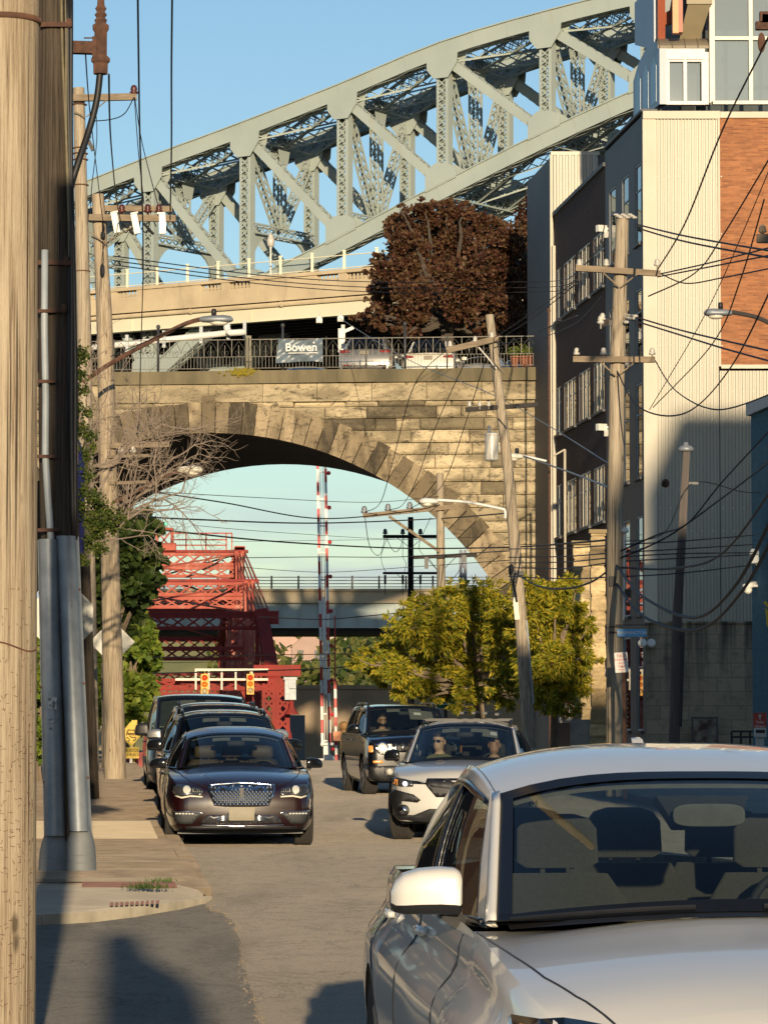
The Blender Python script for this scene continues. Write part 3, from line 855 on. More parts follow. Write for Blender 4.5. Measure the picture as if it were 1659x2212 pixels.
# slender lamp standing on the deck
c = B(bpx(585, 590, 1.0)[0], 25.2, 1.0)
lamp = thing('deck_lamp', 'small white acorn street lamp standing on the road deck before the truss', 'street lamp', tuple(c))
mb = MB(); mb.lathe([(.16, 0), (.1, .15), (.07, .3), (.055, 1.9), (.09, 1.95)], c, n=8); build('lamp_post', mb, MAT['white'], lamp, True)
mb = MB(); mb.lathe([(.1, 1.95), (.2, 2.1), (.22, 2.35), (.14, 2.55), (.02, 2.8)], c, n=10); build('lamp_globe', mb, MAT['porcelain'], lamp, True)
c = P(741, 760, 134.); c.z = 13.3
mb = MB(); mb.tube([c, c + V((0, 0, 3.3))], .08, 8); mb.beam(c + V((-.05, 0, 3.0)), c + V((.4, 0, 3.2)), .1, .12); mb.box(c + V((-.05, 0, 2.7)), (.26, .2, .9))
o = build('bracket_post', mb, MAT['white']); tag(o, 'pale post with a short bracket rising behind the grey parked car', 'post')
# ------------------------------------------------------------------ converted warehouse on the right
WA = R(5.6)
WN = P(1395, 1563, 100.); WN.z = 0                       # the corner nearest the camera
WD = V((-sin(WA), cos(WA), 0)); WL = V((-cos(WA), -sin(WA), 0))   # along the street; out of the street front
def Wp(s, z, d=0.): return WN + WD * s + WL * d + V((0, 0, z))
def wpx(x, y, d=0.):
    p = on_plane(x, y, Wp(0, 0, d), WL); q = p - WN
    return q.dot(WD), p.z
def wbox(mb, s0, s1, z0, z1, d0, d1, mi=0):
    vs = [Wp(s, z, d) for z in (z0, z1) for d in (d0, d1) for s in (s0, s1)]
    mb.add(vs, [(0, 1, 3, 2), (4, 6, 7, 5), (0, 4, 5, 1), (2, 3, 7, 6), (0, 2, 6, 4), (1, 5, 7, 3)], mi)
YF = WN.y
def fz(y, D=None): return CAMZ + (HOR - y) / F * (D or YF)
def fx(x, D=None): return (x - CX) / F * (D or YF)
def brick_mat(name, c1, c2, mortar, w, h, proj, bmp=.3):
    m, nt, b = _new(name); b.inputs['Roughness'].default_value = .9
    t = N(nt, 'ShaderNodeBrick' if False else 'ShaderNodeTexBrick')
    t.inputs['Scale'].default_value = 1.; t.inputs['Brick Width'].default_value = w; t.inputs['Row Height'].default_value = h
    t.inputs['Mortar Size'].default_value = .006; t.inputs['Mortar Smooth'].default_value = .3
    t.inputs['Color1'].default_value = (*c1, 1); t.inputs['Color2'].default_value = (*c2, 1); t.inputs['Mortar'].default_value = (*mortar, 1)
    t.inputs['Bias'].default_value = -.1
    vec = coords(nt, (1, 1, 1))
    sp = N(nt, 'ShaderNodeSeparateXYZ'); nt.links.new(vec, sp.inputs[0])
    cb = N(nt, 'ShaderNodeCombineXYZ')
    nt.links.new(sp.outputs[0 if proj == 'x' else 1], cb.inputs[0]); nt.links.new(sp.outputs[2], cb.inputs[1])
    nt.links.new(cb.outputs[0], t.inputs['Vector'])
    f = noise(nt, vec, .8, 5); f2 = noise(nt, coords(nt, (2.2, 2.2, 9.)), 1.4, 5, .7)
    c = mixc(nt, ramp(nt, f, [(.4, 0), (.7, .3)]), t.outputs['Color'], tuple(x * .55 for x in c2))
    c = mixc(nt, ramp(nt, f2, [(.35, .4), (.55, 0)]), c, tuple(min(.9, x * 1.35) for x in c1))
    nt.links.new(c, b.inputs['Base Color'])
    bump(nt, b, t.outputs['Fac'], -bmp, .01)
    return m
m_orange = brick_mat('orange_roman_brick', (.36, .145, .06), (.2, .07, .03), (.28, .16, .09), .34, .055, 'x')
m_darkbrick = brick_mat('dark_brick', (.062, .03, .02), (.042, .021, .014), (.05, .03, .022), .24, .075, 'y')
m_corr = M_('corrugated_steel', (.385, .36, .3), (.32, .3, .25), .5, .5, .15, stretch=(1, 1, .3))
m_panel = M_('grey_wall_panel', (.085, .085, .088), (.062, .063, .068), .5, .6)
m_trim = M_('cream_trim', (.55, .5, .4), (.48, .43, .34), 1., .6)
def block_mat():
    m, nt, b = _new('split_block'); b.inputs['Roughness'].default_value = .95
    t = N(nt, 'ShaderNodeTexBrick'); t.inputs['Scale'].default_value = 1.; t.inputs['Brick Width'].default_value = .8; t.inputs['Row Height'].default_value = .4
    t.inputs['Mortar Size'].default_value = .012; t.inputs['Color1'].default_value = (.34, .28, .19, 1); t.inputs['Color2'].default_value = (.27, .22, .15, 1); t.inputs['Mortar'].default_value = (.2, .165, .115, 1)
    vec = coords(nt); sp = N(nt, 'ShaderNodeSeparateXYZ'); nt.links.new(vec, sp.inputs[0]); cb = N(nt, 'ShaderNodeCombineXYZ')
    nt.links.new(sp.outputs[0], cb.inputs[0]); nt.links.new(sp.outputs[2], cb.inputs[1]); nt.links.new(cb.outputs[0], t.inputs['Vector'])
    f = noise(nt, coords(nt, (1.6, 1.6, 2.4)), 1.6, 8, .7); st = noise(nt, coords(nt, (1.8, 1.8, .16)), 1.6, 4)
    c = mixc(nt, ramp(nt, f, [(.5, 0), (.68, .6)]), t.outputs['Color'], (.1, .085, .06))
    gr = N(nt, 'ShaderNodeMapRange'); gr.inputs[1].default_value = 1.6; gr.inputs[2].default_value = 4.2; nt.links.new(sp.outputs[2], gr.inputs[0])
    sm = mixc(nt, 1., ramp(nt, st, [(.42, 0), (.62, .95)]), gr.outputs[0], 'MULTIPLY')
    c = mixc(nt, sm, c, (.05, .045, .035))
    nt.links.new(c, b.inputs['Base Color']); bump(nt, b, f, .8, .05); return m
m_block = block_mat()
wh = thing('warehouse', 'tall warehouse with ribbed cream metal end wall, orange brick panel and dark street front', 'building', tuple(WN))
ZR = fz(238)             # top of the ribbed wall
ZBLK = fz(1345)
XR1, XR2 = fx(1557), fx(1660) + 5.5
# ribbed sheet: two fields, real ribs
def ribs(x0, x1, z0, z1, y):
    mb = MB(); p = .098; n = int((x1 - x0) / p); row = []
    for i in range(n):
        a = x0 + i * p
        row += [(a, 0), (a + p * .38, 0), (a + p * .5, -.034), (a + p * .88, -.034)]
    row.append((x1, 0))
    mb.grid([[(x, y + d, z) for x, d in row] for z in (z0, z1)])
    return mb
XL = WN.x + .33
o = build('ribbed_cladding', ribs(XL, XR1 - .02, ZBLK, ZR - .12, YF), m_corr, wh)
o = build('ribbed_cladding', ribs(XR1, XR2, ZBLK, fz(790) - .12, YF), m_corr, wh)
# screw lines on the sheets
mb = MB()
for y in (375, 500, 602, 745, 790, 845, 905, 1098, 1147, 1230):
    z = fz(y); x = XL + .03
    while x < (XR1 if y < 790 else XR1 + 2):
        mb.box((x + .067, YF - .04, z), (.03, .014, .03)); x += .098 * 3
build('cladding_screws', mb, MAT['frame_pale'], wh)
mb = MB(); mb.bx(XR1 + .03, XR2, YF - .03, YF + .3, fz(787), fz(243)); build('brick_panel', mb, m_orange, wh)
mb = MB()
mb.bx(WN.x - .02, XR1 + .04, YF - .1, YF + .5, ZR - .14, ZR + .08)
mb.bx(XR1 + .045, XR2, YF - .1, YF + .4, fz(243) - .05, fz(238) + .06)
mb.bx(XR1 - .03, XR1 + .03, YF - .07, YF, fz(790), ZR - .145)
mb.bx(XR1 + .035, XR2, YF - .07, YF - .035, fz(790) - .06, fz(787) + .01)
build('wall_trim', mb, m_trim, wh)
mb = MB(); mb.bx(WN.x - .03, XL, YF - .06, YF + .1, ZBLK, ZR - .15); build('corner_trim', mb, m_trim, wh)
mb = MB(); mb.bx(WN.x, XR2, YF + .02, YF + .4, -1, ZBLK - .02); mb.bx(WN.x - .03, XR2, YF - .05, YF + .015, ZBLK - .03, ZBLK + .03)
build('block_base', mb, m_block, wh)
mb = MB(); mb.bx(XL - .3, XR2, YF + .42, YF + .6, 0, ZR - .15); build('wall_core', mb, m_panel, wh)
# street front -----------------------------------------------------
S1 = wpx(1308, 700)[0]; S2 = wpx(1200, 700)[0]; S3 = S2 + 9.
ZB = wpx(1308, 358)[1]
win_specs = []
for (x0, x1) in ((1316, 1330), (1344, 1358), (1372, 1385)):
    for z0, z1 in ((15.2, 17.5), (11.9, 13.9), (8.5, 11.2), (4.6, 7.4), (1.3, 4.0)):
        win_specs.append((wpx(x1, 700)[0], wpx(x0, 700)[0], z0, z1, 'n'))
for (x0, x1) in ((1201, 1211), (1217, 1243), (1249, 1274), (1281, 1309)):
    for z0, z1 in ((fz(613, 107.2), fz(491, 107.2)), (fz(883, 107.2), fz(771, 107.2)), (fz(1125, 107.2), fz(1002, 107.2)), (1.6, 3.6)):
        win_specs.append((wpx(x1, 700)[0] + (.0 if x1 < 1300 else .35), wpx(x0, 700)[0], z0, z1, 'w'))
def wall_with_holes(name, s0, s1, z0, z1, holes, mat, th=.3):
    """solid wall cut around its openings, laid in cells so that reveals are real"""
    ss = sorted({s0, s1, *[h[0] for h in holes], *[h[1] for h in holes]}); zs = sorted({z0, z1, *[h[2] for h in holes], *[h[3] for h in holes]})
    ss = [a for a in ss if s0 <= a <= s1]; zs = [a for a in zs if z0 <= a <= z1]
    mb = MB()
    def solid(i, j):
        if not (0 <= i < len(ss) - 1 and 0 <= j < len(zs) - 1): return False
        sm, zm = (ss[i] + ss[i + 1]) / 2, (zs[j] + zs[j + 1]) / 2
        return not any(h[0] < sm < h[1] and h[2] < zm < h[3] for h in holes)
    for i in range(len(ss) - 1):
        for j in range(len(zs) - 1):
            if not solid(i, j): continue
            a, b, c, d = ss[i], ss[i + 1], zs[j], zs[j + 1]
            mb.add([Wp(a, c), Wp(b, c), Wp(b, d), Wp(a, d)], [(0, 1, 2, 3)])
            for (ii, jj, q) in ((i - 1, j, (a, c, a, d)), (i + 1, j, (b, c, b, d)), (i, j - 1, (a, c, b, c)), (i, j + 1, (a, d, b, d))):
                if not solid(ii, jj):
                    mb.add([Wp(q[0], q[1]), Wp(q[2], q[3]), Wp(q[2], q[3], -th), Wp(q[0], q[1], -th)], [(0, 1, 2, 3)])
    return build(name, mb, mat, wh)
hol = lambda k: [(h[0], h[1], h[2], h[3]) for h in win_specs if h[4] == k]
wall_with_holes('panel_front', .02, S1, -1, ZR, hol('n'), m_panel)
# dark piers between the narrow windows read as a recessed strip
wall_with_holes('brick_front', S1 + .01, S2 + .3, -1, ZB, hol('w'), m_darkbrick)
mb = MB(); wbox(mb, .02, S2, -1, ZB - .4, -.7, -.6); build('interior_screen', mb, MAT['dark'], wh)
for (s0, s1, z0, z1, k) in win_specs:
    mb = MB(); t = .05; d0, d1 = -.07, -.015
    wbox(mb, s0, s1, z0, z0 + t, d0, d1); wbox(mb, s0, s1, z1 - t, z1, d0, d1)
    wbox(mb, s0, s0 + t, z0 + t, z1 - t, d0, d1); wbox(mb, s1 - t, s1, z0 + t, z1 - t, d0, d1)
    if k == 'w':
        for f in ((.5,) if s1 - s0 < 1.4 else (.34, .67)):
            c = s0 + (s1 - s0) * f; wbox(mb, c - .045, c + .045, z0 + t, z1 - t, d0, d1 + .012)
    wbox(mb, s0 + t, s1 - t, z0 + (z1 - z0) * .66, z0 + (z1 - z0) * .66 + .04, d0, d1 - .01)
    fr = build('window', mb, MAT['pvc'] if k == 'n' else MAT['frame_pale'], wh)
    mb = MB(); mb.add([Wp(s0, z0, -.045), Wp(s1, z0, -.045), Wp(s1, z1, -.045), Wp(s0, z1, -.045)], [(0, 1, 2, 3)])
    build('pane', mb, MAT['glass_dark'], fr)
    mb = MB(); wbox(mb, s0 - .06, s1 + .06, z0 - .08, z0 - .005, -.1, .08); build('sill', mb, m_panel, fr)
mb = MB(); wbox(mb, S1 - .02, S2 + .3, ZB, ZB + .12, -.4, .07); wbox(mb, .0, S1 - .03, ZR + .085, ZR + .16, -.4, .06); build('parapet_coping', mb, m_panel, wh)
mb = MB(); wbox(mb, S2 + .02, S2 + .3, 2.2, wpx(1200, 530)[1], .0, .1); build('edge_trim', mb, m_trim, wh)
# ribbed stair tower at the far end
ST0 = S2 + .36; TX0 = Wp(ST0, 0).x; TY = Wp(ST0, 0).y; TZ = fz(328, TY)
mb = MB(); p = .2; x1 = TX0 + (1296 - 1200) / F * TY; n = int((x1 - TX0) / p); row = []
for i in range(n):
    a = TX0 + i * p; row += [(a, 0), (a + p * .4, 0), (a + p * .5, -.05), (a + p * .9, -.05)]
row.append((x1, 0)); 
mb.grid([[(x, TY - .02 + d, z) for x, d in row] for z in (ZB - 1., TZ)])
mb.bx(TX0 - .1, x1 + .05, TY - .06, TY + .5, TZ, TZ + .12)
build('stair_tower_ribs', mb, m_corr, wh)
mb = MB(); wbox(mb, ST0, ST0 + 6., -1, TZ - .01, -4., .06); build('stair_tower', mb, m_panel, wh)
mb = MB(); wbox(mb, ST0 - .1, ST0 - .01, 3, TZ, .04, .14); build('tower_edge', mb, m_trim, wh)
# roof of the brick part and the hidden bulk
mb = MB(); wbox(mb, 1.2, ST0 + 6, ZB - .5, ZB - .3, -14, -.35); build('flat_roof', mb, m_panel, wh)
mb = MB(); wbox(mb, S1, S1 + .25, ZB - .3, ZR, -14, -.05); wbox(mb, .6, S1, ZR - .5, ZR - .3, -14, -.35); build('roof_step', mb, m_panel, wh)
mb = MB(); wbox(mb, ST0 + 6, ST0 + 6.2, -1, ZB - .55, -14, -.6); build('rear_wall', mb, m_panel, wh)
# penthouse -----------------------------------------------------------
PY = YF + 1.6
px_ = lambda x: (x - CX) / F * PY
pz = lambda y: CAMZ + (HOR - y) / F * PY
pent = thing('penthouse', 'glazed rooftop storey with white framed bay and big windows on top of the ribbed building', 'rooftop storey', (px_(1540), PY, ZR))
mb = MB(); mb.bx(px_(1420), XR2, PY - 1.55, PY + 4, ZR - .3, ZR - .14); build('roof_terrace', mb, m_panel, pent)
mb = MB(); x0, x1 = px_(1428), px_(1540)
z0, z1 = pz(219), pz(104)
mb.bx(x0, x0 + .19, PY - .2, PY + .1, z0, z1); mb.bx(x1 - .17, x1, PY - .2, PY + .1, z0, z1)
mb.bx(x0 + .19, x1 - .17, PY - .22, PY + .05, pz(120), z1 + .1); mb.bx(x0 + .19, x1 - .17, PY - .18, PY + .05, z0, z0 + .1)
xm = (x0 + x1) / 2
for c in (x0 + .24, xm, x1 - .22): mb.bx(c - .05, c + .05, PY - .19, PY + .03, z0 + .1, pz(120))
mb.bx(x0 + .29, xm - .05, PY - .17, PY, pz(120) - .06, pz(120)); mb.bx(xm + .05, x1 - .27, PY - .17, PY, pz(120) - .06, pz(120))
build('bay_frame', mb, MAT['white'], pent)
mb = MB(); mb.add([(x0 + .3, PY - .04, z0), (x1 - .3, PY - .04, z0), (x1 - .3, PY - .04, pz(120)), (x0 + .3, PY - .04, pz(120))], [(0, 1, 2, 3)]); build('bay_glass', mb, MAT['glass_pale'], pent)
mb = MB(); rows = []   # barrel roof of the bay
for k in range(9):
    a = pi * .5 * k / 8; rows.append([(x0 - .05, PY - .24 + 1.1 * (1 - cos(a)), z1 + .1 + .45 * sin(a)), (x1 + .02, PY - .24 + 1.1 * (1 - cos(a)), z1 + .1 + .45 * sin(a))])
mb.grid(rows)
for f in (0, .25, .5, .75, 1):
    x = x0 + (x1 - x0) * f; mb.tube([(x, r[0][1] - .01, r[0][2] + .01) for r in rows], .018, 4)
build('bay_roof', mb, M_('zinc_roof', (.27, .23, .17), (.22, .19, .14), 1., .5, .4), pent, False)
mb = MB()             # blue-grey side with three tall arched lights
bl = [(x0 - .0, PY - .24), (x0 - .5, PY + 3.4)]
def side(t, z): return V((bl[0][0] + (bl[1][0] - bl[0][0]) * t, bl[0][1] + (bl[1][1] - bl[0][1]) * t, z))
mb.prism([side(0, z0), side(1, z0), side(1, z1 - .2), side(.8, z1 + .2), side(.45, z1 + .5), side(.12, z1 + .4), side(0, z1 + .1)], (.2, 0, 0)); build('bay_side', mb, M_('blue_grey_panel', (.16, .22, .3), (.13, .18, .25), 1., .4), pent)
mb = MB()
for t in (.12, .42, .72): mb.prism([side(t, z0 + .15), side(t + .2, z0 + .15), side(t + .2, z1 - .3), side(t + .1, z1), side(t, z1 - .3)], (-.006, 0, 0))
build('side_light', mb, M_('blue_glass', (.1, .2, .28), (.08, .16, .24), 1., .3), pent)
gx0 = px_(1548); gz0, gz1 = pz(214), pz(-60)
mb = MB()
for x in (gx0 - .06, px_(1626), px_(1704), px_(1782)): mb.bx(x - .055, x + .055, PY - .32, PY - .1, gz0, gz1)
for y in (216, 75, -60): mb.bx(gx0 - .06, px_(1790), PY - .31, PY - .12, pz(y) - .05, pz(y) + .05)
mb.bx(px_(1536), gx0 - .12, PY - .4, PY + .2, gz0 - .05, gz1); build('curtain_frame', mb, MAT['frame_pale'], pent)
mb = MB(); mb.add([(gx0, PY - .2, gz0), (px_(1790), PY - .2, gz0), (px_(1790), PY - .2, gz1), (gx0, PY - .2, gz1)], [(0, 1, 2, 3)]); build('curtain_glass', mb, MAT['glass_pale'], pent)
mb = MB(); mb.bx(px_(1420), px_(1790), PY + 3.9, PY + 4, ZR - .2, gz1 + .4); mb.bx(x1, px_(1790), PY + .2, PY + 4, gz1, gz1 + .15)
mb.bx(px_(1575), px_(1580), PY + 1.5, PY + 1.6, gz0, pz(85)); mb.bx(gx0, px_(1650), PY + 1.45, PY + 1.5, pz(160), pz(155)); mb.bx(px_(1590), px_(1640), PY + 1.3, PY + 1.4, gz0, pz(192))
build('back_wall', mb, M_('room_wall', (.3, .32, .31), (.26, .28, .27), .5, .8), pent)
mb = MB()              # sloping canopy soffit and its cheek behind the letters
mb.add([(px_(1470), PY + .5, pz(92)), (px_(1512), PY + .5, pz(92)), (px_(1538), PY - .6, pz(5)), (px_(1488), PY - .6, pz(5))], [(0, 1, 2, 3)])
mb.bx(px_(1485), px_(1541), PY - .65, PY - .5, pz(5), pz(-60))
build('canopy_soffit', mb, M_('tan_soffit', (.32, .27, .17), (.27, .22, .14), 1., .6), pent)
mb = MB(); mb.bx(px_(1478), px_(1536), PY + .9, PY + 1., ZR, gz1); build('upper_wall', mb, m_panel, pent)
mb = MB(); a, b2 = px_(1394), px_(1421)
mb.prism([(a, PY + 3.4, pz(36)), (b2, PY + .6, pz(88)), (b2, PY + .6, pz(-60)), (a, PY + 3.4, pz(-60))], (.3, 0, 0)); build('dormer_side', mb, M_('blue_grey_panel', (.16, .22, .3), (.13, .18, .25), 1., .4), pent)
# big roof letters, running off the top of the view
rl = thing('roof_letters', 'big rust-red letters P and I standing on the roof beside the white bay', 'sign', (px_(1440), PY - .1, pz(92)))
m_rust = M_('letter_red', (.36, .1, .05), (.3, .08, .04), 2., .5); m_or = M_('letter_orange', (.72, .27, .1), (.64, .23, .085), 2., .5)
lx, ly, lz = px_(1432), PY + .2, pz(92)
mb = MB(); hP = 2.9
out = [(0, 0), (.22, 0), (.22, 1.1), (.42, 1.15), (.62, 1.4), (.7, 1.8), (.7, 2.3), (.6, 2.7), (.42, 2.9), (0, 2.9)]
mb.prism([(lx - .06 + x * .9, ly + x * .6, lz + z) for x, z in [(0, 0), (.25, 0), (.25, 2.9), (0, 2.9)]], (0, .35, 0))
bowl = [(.25, .75 + 0), (.5, .85), (.66, 1.15), (.72, 1.6), (.72, 2.2), (.66, 2.55), (.5, 2.8), (.25, 2.9), (.25, 2.55), (.42, 2.45), (.5, 2.1), (.5, 1.6), (.42, 1.2), (.25, 1.1)]
mb.prism([(lx - .06 + x * .9, ly + x * .6 - .002, lz + z) for x, z in bowl], (0, .35, 0))
build('letter_p', mb, m_rust, rl)
mb = MB(); mb.bx(px_(1454), px_(1467), PY - .75, PY - .5, pz(70), pz(-60)); build('letter_i', mb, m_or, rl)
mb = MB(); mb.bx(px_(1467) + .004, px_(1476), PY - .74, PY - .3, pz(68), pz(-60)); build('letter_side', mb, m_rust, rl)
# floodlights, a tall pipe and other fittings on the street front
for x, y, dsc in ((1302, 494, 'upper'), (1302, 923, 'lower')):
    s, z = wpx(x, y, .15); mb = MB(); c = Wp(s, z, .2)
    mb.box(c, (.3, .16, .2), Matrix.Rotation(.5, 3, 'Z')); mb.box(c + V((.16, .02, -.16)), (.16, .16, .16), Matrix.Rotation(.6, 3, 'X')); mb.beam(c, c - WL * .3, .06, .06)
    o = build('floodlight', mb, MAT['white']); tag(o, 'white floodlight on the dark brick front, the %s of the pair above one another' % dsc, 'floodlight', 'floodlights on the warehouse front')
for x, t in ((1385, 'left'), (1404, 'right')):
    mb = MB(); c = V((fx(x), YF - .22, fz(1390))); mb.lathe([(.02, .1), (.07, .05), (.12, -.05), (.125, -.1), (.08, -.12)], c, 'y', 12); mb.beam(c, c + V((0, .2, 0)), .05, .05)
    o = build('wall_spotlight', mb, MAT['white'], None, True); tag(o, 'round white spotlight at the building corner, the %s one of two above the block wall' % t, 'spotlight', 'corner spotlights')
mb = MB(); a, b2 = Wp(wpx(1186, 960, .5)[0], 0, .5), 0
mb.tube([V((a.x, a.y, z)) for z in (0, 5, 10, fz(672, a.y))], .035, 6); mb.ell(V((a.x, a.y, fz(668, a.y))), (.06, .06, .1), 8, 6)
o = build('vent_pipe', mb, MAT['rust'], None, True); tag(o, 'thin rusty pipe running up the far edge of the dark street front', 'pipe')
for x, y0, y1, nm in ((1220, 970, 1236, 'tall'),):
    s = wpx(x, 1100, .4)[0]; c = Wp(s, 0, .4); mb = MB(); mb.tube([V((c.x, c.y, fz(y1, c.y))), V((c.x, c.y, fz(y0, c.y)))], .045, 6)
    mb.tube([V((c.x, c.y, fz(y0, c.y))), V((c.x - .4, c.y, fz(y0 + 16, c.y)))], .03, 6)
    o = build('downpipe', mb, m_trim, None, True); tag(o, 'pale downpipe with a short side arm on the dark brick front', 'pipe')
# two rough stone gate piers before the street front
m_pier = stone_mat('pier_sandstone', (.6, .46, .26), (.3, .22, .13))
def pier(x0, x1, ytop, D, lab):
    mb = MB(); rr = random.Random(int(x0)); a, b = (x0 - CX) / F * D, (x1 - CX) / F * D; zt = CAMZ + (HOR - ytop) / F * D
    z = 0.
    while z < zt - .05:
        h = min(rr.uniform(.32, .45), zt - z); e = rr.uniform(-.03, .03)
        q = .05
        vs = []
        for k, (zz, g) in enumerate(((z, .03), (z + .06, 0), (z + h - .06, 0), (z + h - .004, .03))):
            g += rr.uniform(0, .025)
            vs += [V((a + g + e, D + g, zz)), V((b - g + e, D + g, zz)), V((b - g + e, D + .5, zz)), V((a + g + e, D + .5, zz))]
        mb.grid([vs[i * 4:i * 4 + 4] for i in range(4)], 0, True); mb.add(vs[12:16], [(0, 1, 2, 3)])
        z += h
    mb.bx(a - .03, b + .03, D - .03, D + .53, zt, zt + .1)
    o = build('stone_pier', mb, m_pier); tag(o, lab, 'stone pier', 'stone piers by the warehouse')
    return zt
pier(1275, 1309, 1152, 92., 'tall sunlit rock-faced stone pier beside the wooden utility pole with the street sign')
pier(1237, 1279, 1176, 97., 'stone pier mostly in shade behind the sunlit one, only its top catching sun')
mb = MB(); c = V((fx(1254, 93), 93., fz(1583, 93))); mb.box(c, (.55, .1, .7)); mb.box(c + V((0, -.06, 0)), (.36, .05, .36))
o = build('meter_box', mb, MAT['galv']); tag(o, 'small grey meter box low between the stone piers', 'meter box')
mb = MB(); c = V((fx(1518), YF - .3, fz(1577))); mb.bx(c.x - .37, c.x + .37, c.y - .05, c.y, c.z - .55, c.z + .37)
pf = thing('poster_frame', 'black framed poster case standing against the block wall', 'poster frame', tuple(c - V((0, 0, .55))))
build('frame', mb, MAT['frame_dark'], pf)
mb = MB(); mb.add([c + V((-.32, -.055, -.5)), c + V((.32, -.055, -.5)), c + V((.32, -.055, .31)), c + V((-.32, -.055, .31))], [(0, 1, 2, 3)]); build('poster', mb, M_('faded_poster', (.22, .19, .15), (.04, .018, .018), 2.2, .25, lo=.42, hi=.58), pf)
mb = MB(); x0, x1, D = fx(1578, 97), fx(1700, 97), 97.
for zz in (fz(1580, D), fz(1592, D), .5): mb.beam((x0, D, zz), (x1, D, zz), .07, .06)
x = x0
while x < x1: mb.beam((x, D, .4), (x, D, fz(1580, D)), .06, .06, (0, 1, 0)); x += .25
o = build('railing', mb, MAT['black']); tag(o, 'low black railing at the foot of the block wall, right edge', 'railing')
# ------------------------------------------------------------------ blue painted brick house at the right edge
m_bluebrick = brick_mat('blue_painted_brick', (.055, .15, .2), (.045, .125, .17), (.04, .11, .15), .22, .075, 'y', .5)
bw = thing('blue_house', 'blue painted brick building cut off by the right edge of the view', 'building', (8.6, 78., 0))
BF = P(1625, 1563, 82.); BF.z = 0
def Bq(s, z, d=0): return BF - WD * s + WL * d + V((0, 0, z))
zt = CAMZ + (HOR - 897) / F * 82
mb = MB()
q = [Bq(0, -1), Bq(16, -1), Bq(16, zt), Bq(0, zt)]
mb.prism([q[0], q[1], q[2], q[3]], -WL * .4)
mb.prism([Bq(0, -1, -.41), Bq(0, -1, -9), Bq(0, zt, -9), Bq(0, zt, -.41)], -WD * .4); build('wall', mb, m_bluebrick, bw)
mb = MB(); mb.prism([Bq(-.1, zt, .1), Bq(16, zt, .1), Bq(16, zt + .28, .1), Bq(-.1, zt + .28, .1)], -WL * .6); build('parapet', mb, MAT['pvc'], bw)
for s in (3.5, 8.,):
    for z0 in (1.6, 5.2):
        mb = MB(); mb.prism([Bq(s, z0, .0), Bq(s + 1.2, z0, .0), Bq(s + 1.2, z0 + 1.7, 0), Bq(s, z0 + 1.7, 0)], WL * .05); w_ = build('window', mb, MAT['frame_dark'], bw)
        mb = MB(); mb.add([Bq(s + .1, z0 + .1, .056), Bq(s + 1.1, z0 + .1, .056), Bq(s + 1.1, z0 + 1.6, .056), Bq(s + .1, z0 + 1.6, .056)], [(0, 1, 2, 3)]); build('pane', mb, MAT['glass_dark'], w_)
c = Bq(.6, 0, .35); c.z = CAMZ + (HOR - 1207) / F * c.y
mb = MB(); c.x = (1632 - CX) / F * c.y; mb.box(c, (.22, .3, .22)); mb.box(c + V((0, -.16, -.03)), (.12, .03, .12)); mb.beam(c + V((0, 0, -.12)), c + V((.45, .1, -.2)), .05, .05); mb.prism([c + V((-.16, -.22, .09)), c + V((.16, -.22, .09)), c + V((.1, -.1, .22)), c + V((-.1, -.1, .22))], (0, .3, 0))
o = build('wall_lantern', mb, MAT['pvc']); tag(o, 'grey boxy wall lantern on a bracket at the blue wall', 'lantern')
mb = MB(); c2 = V(((1617 - CX) / F * c.y, c.y, CAMZ + (HOR - 1266) / F * c.y)); mb.tube([c2 + V((-.12, -.1, -.04)), c2 + V((.16, .1, .05))], .075, 10); mb.ell(c2 + V((-.02, 0, -.1)), (.1, .1, .09), 10, 6); mb.beam(c2, c2 + V((.4, 0, 0)), .05, .05)
o = build('security_camera', mb, MAT['white'], None, True); tag(o, 'white security camera on the blue wall below the lantern', 'camera')
mb = MB(); mb.beam(P(1650, 1300, 78), P(1668, 1318, 78), .06, .06)
mb.prism([P(1652, 1312, 78), P(1662, 1322, 78), P(1664, 1365, 78), P(1655, 1350, 78)], (0, .02, 0))
o = build('flag', mb, MAT['yellow']); tag(o, 'furled yellow flag on a short staff at the right edge', 'flag')
# the taller block out of view on the right whose shade lies over the lower walls
bl = thing('brick_block', 'long plain brick block with two roof heights, standing out of view to the right', 'building', (14, 0, 0))
mb = MB(); mb.bx(8.1, 14.55, 4, 18, -1, 13.9); mb.bx(14.6, 32, 4, 18, -1, 23.2); build('wall', mb, m_darkbrick, bl)
mb = MB(); mb.bx(8., 14.55, 3.9, 18.1, 13.9, 14.2); mb.bx(14.6, 32, 3.9, 18.1, 23.2, 23.6); build('coping', mb, m_panel, bl)
lb = thing('reflection_terrace', 'long dark brick terrace added out of view at left, to darken reflections', 'building', (-9, 50, 0))  # terrace added out of view so that the car glass reflects something dark
def LX(y): return -5.9 + KA * (y - 32)
mb = MB(); q = [V((LX(36), 36, -.2)), V((LX(64), 64, -.2)), V((LX(64) - 8, 64, -.2)), V((LX(36) - 8, 36, -.2))]; mb.prism(q, (0, 0, 11.5)); build('wall', mb, m_darkbrick, lb)
for z0 in (2., 5.6, 8.4):
    for k in range(8):
        y = 37.4 + k * 3.3; mb = MB(); mb.prism([V((LX(y) + .04, y, z0)), V((LX(y + 1.4) + .04, y + 1.4, z0)), V((LX(y + 1.4) + .04, y + 1.4, z0 + 1.8)), V((LX(y) + .04, y, z0 + 1.8))], (-.1, 0, 0)); build('window', mb, MAT['glass_dark'], lb)
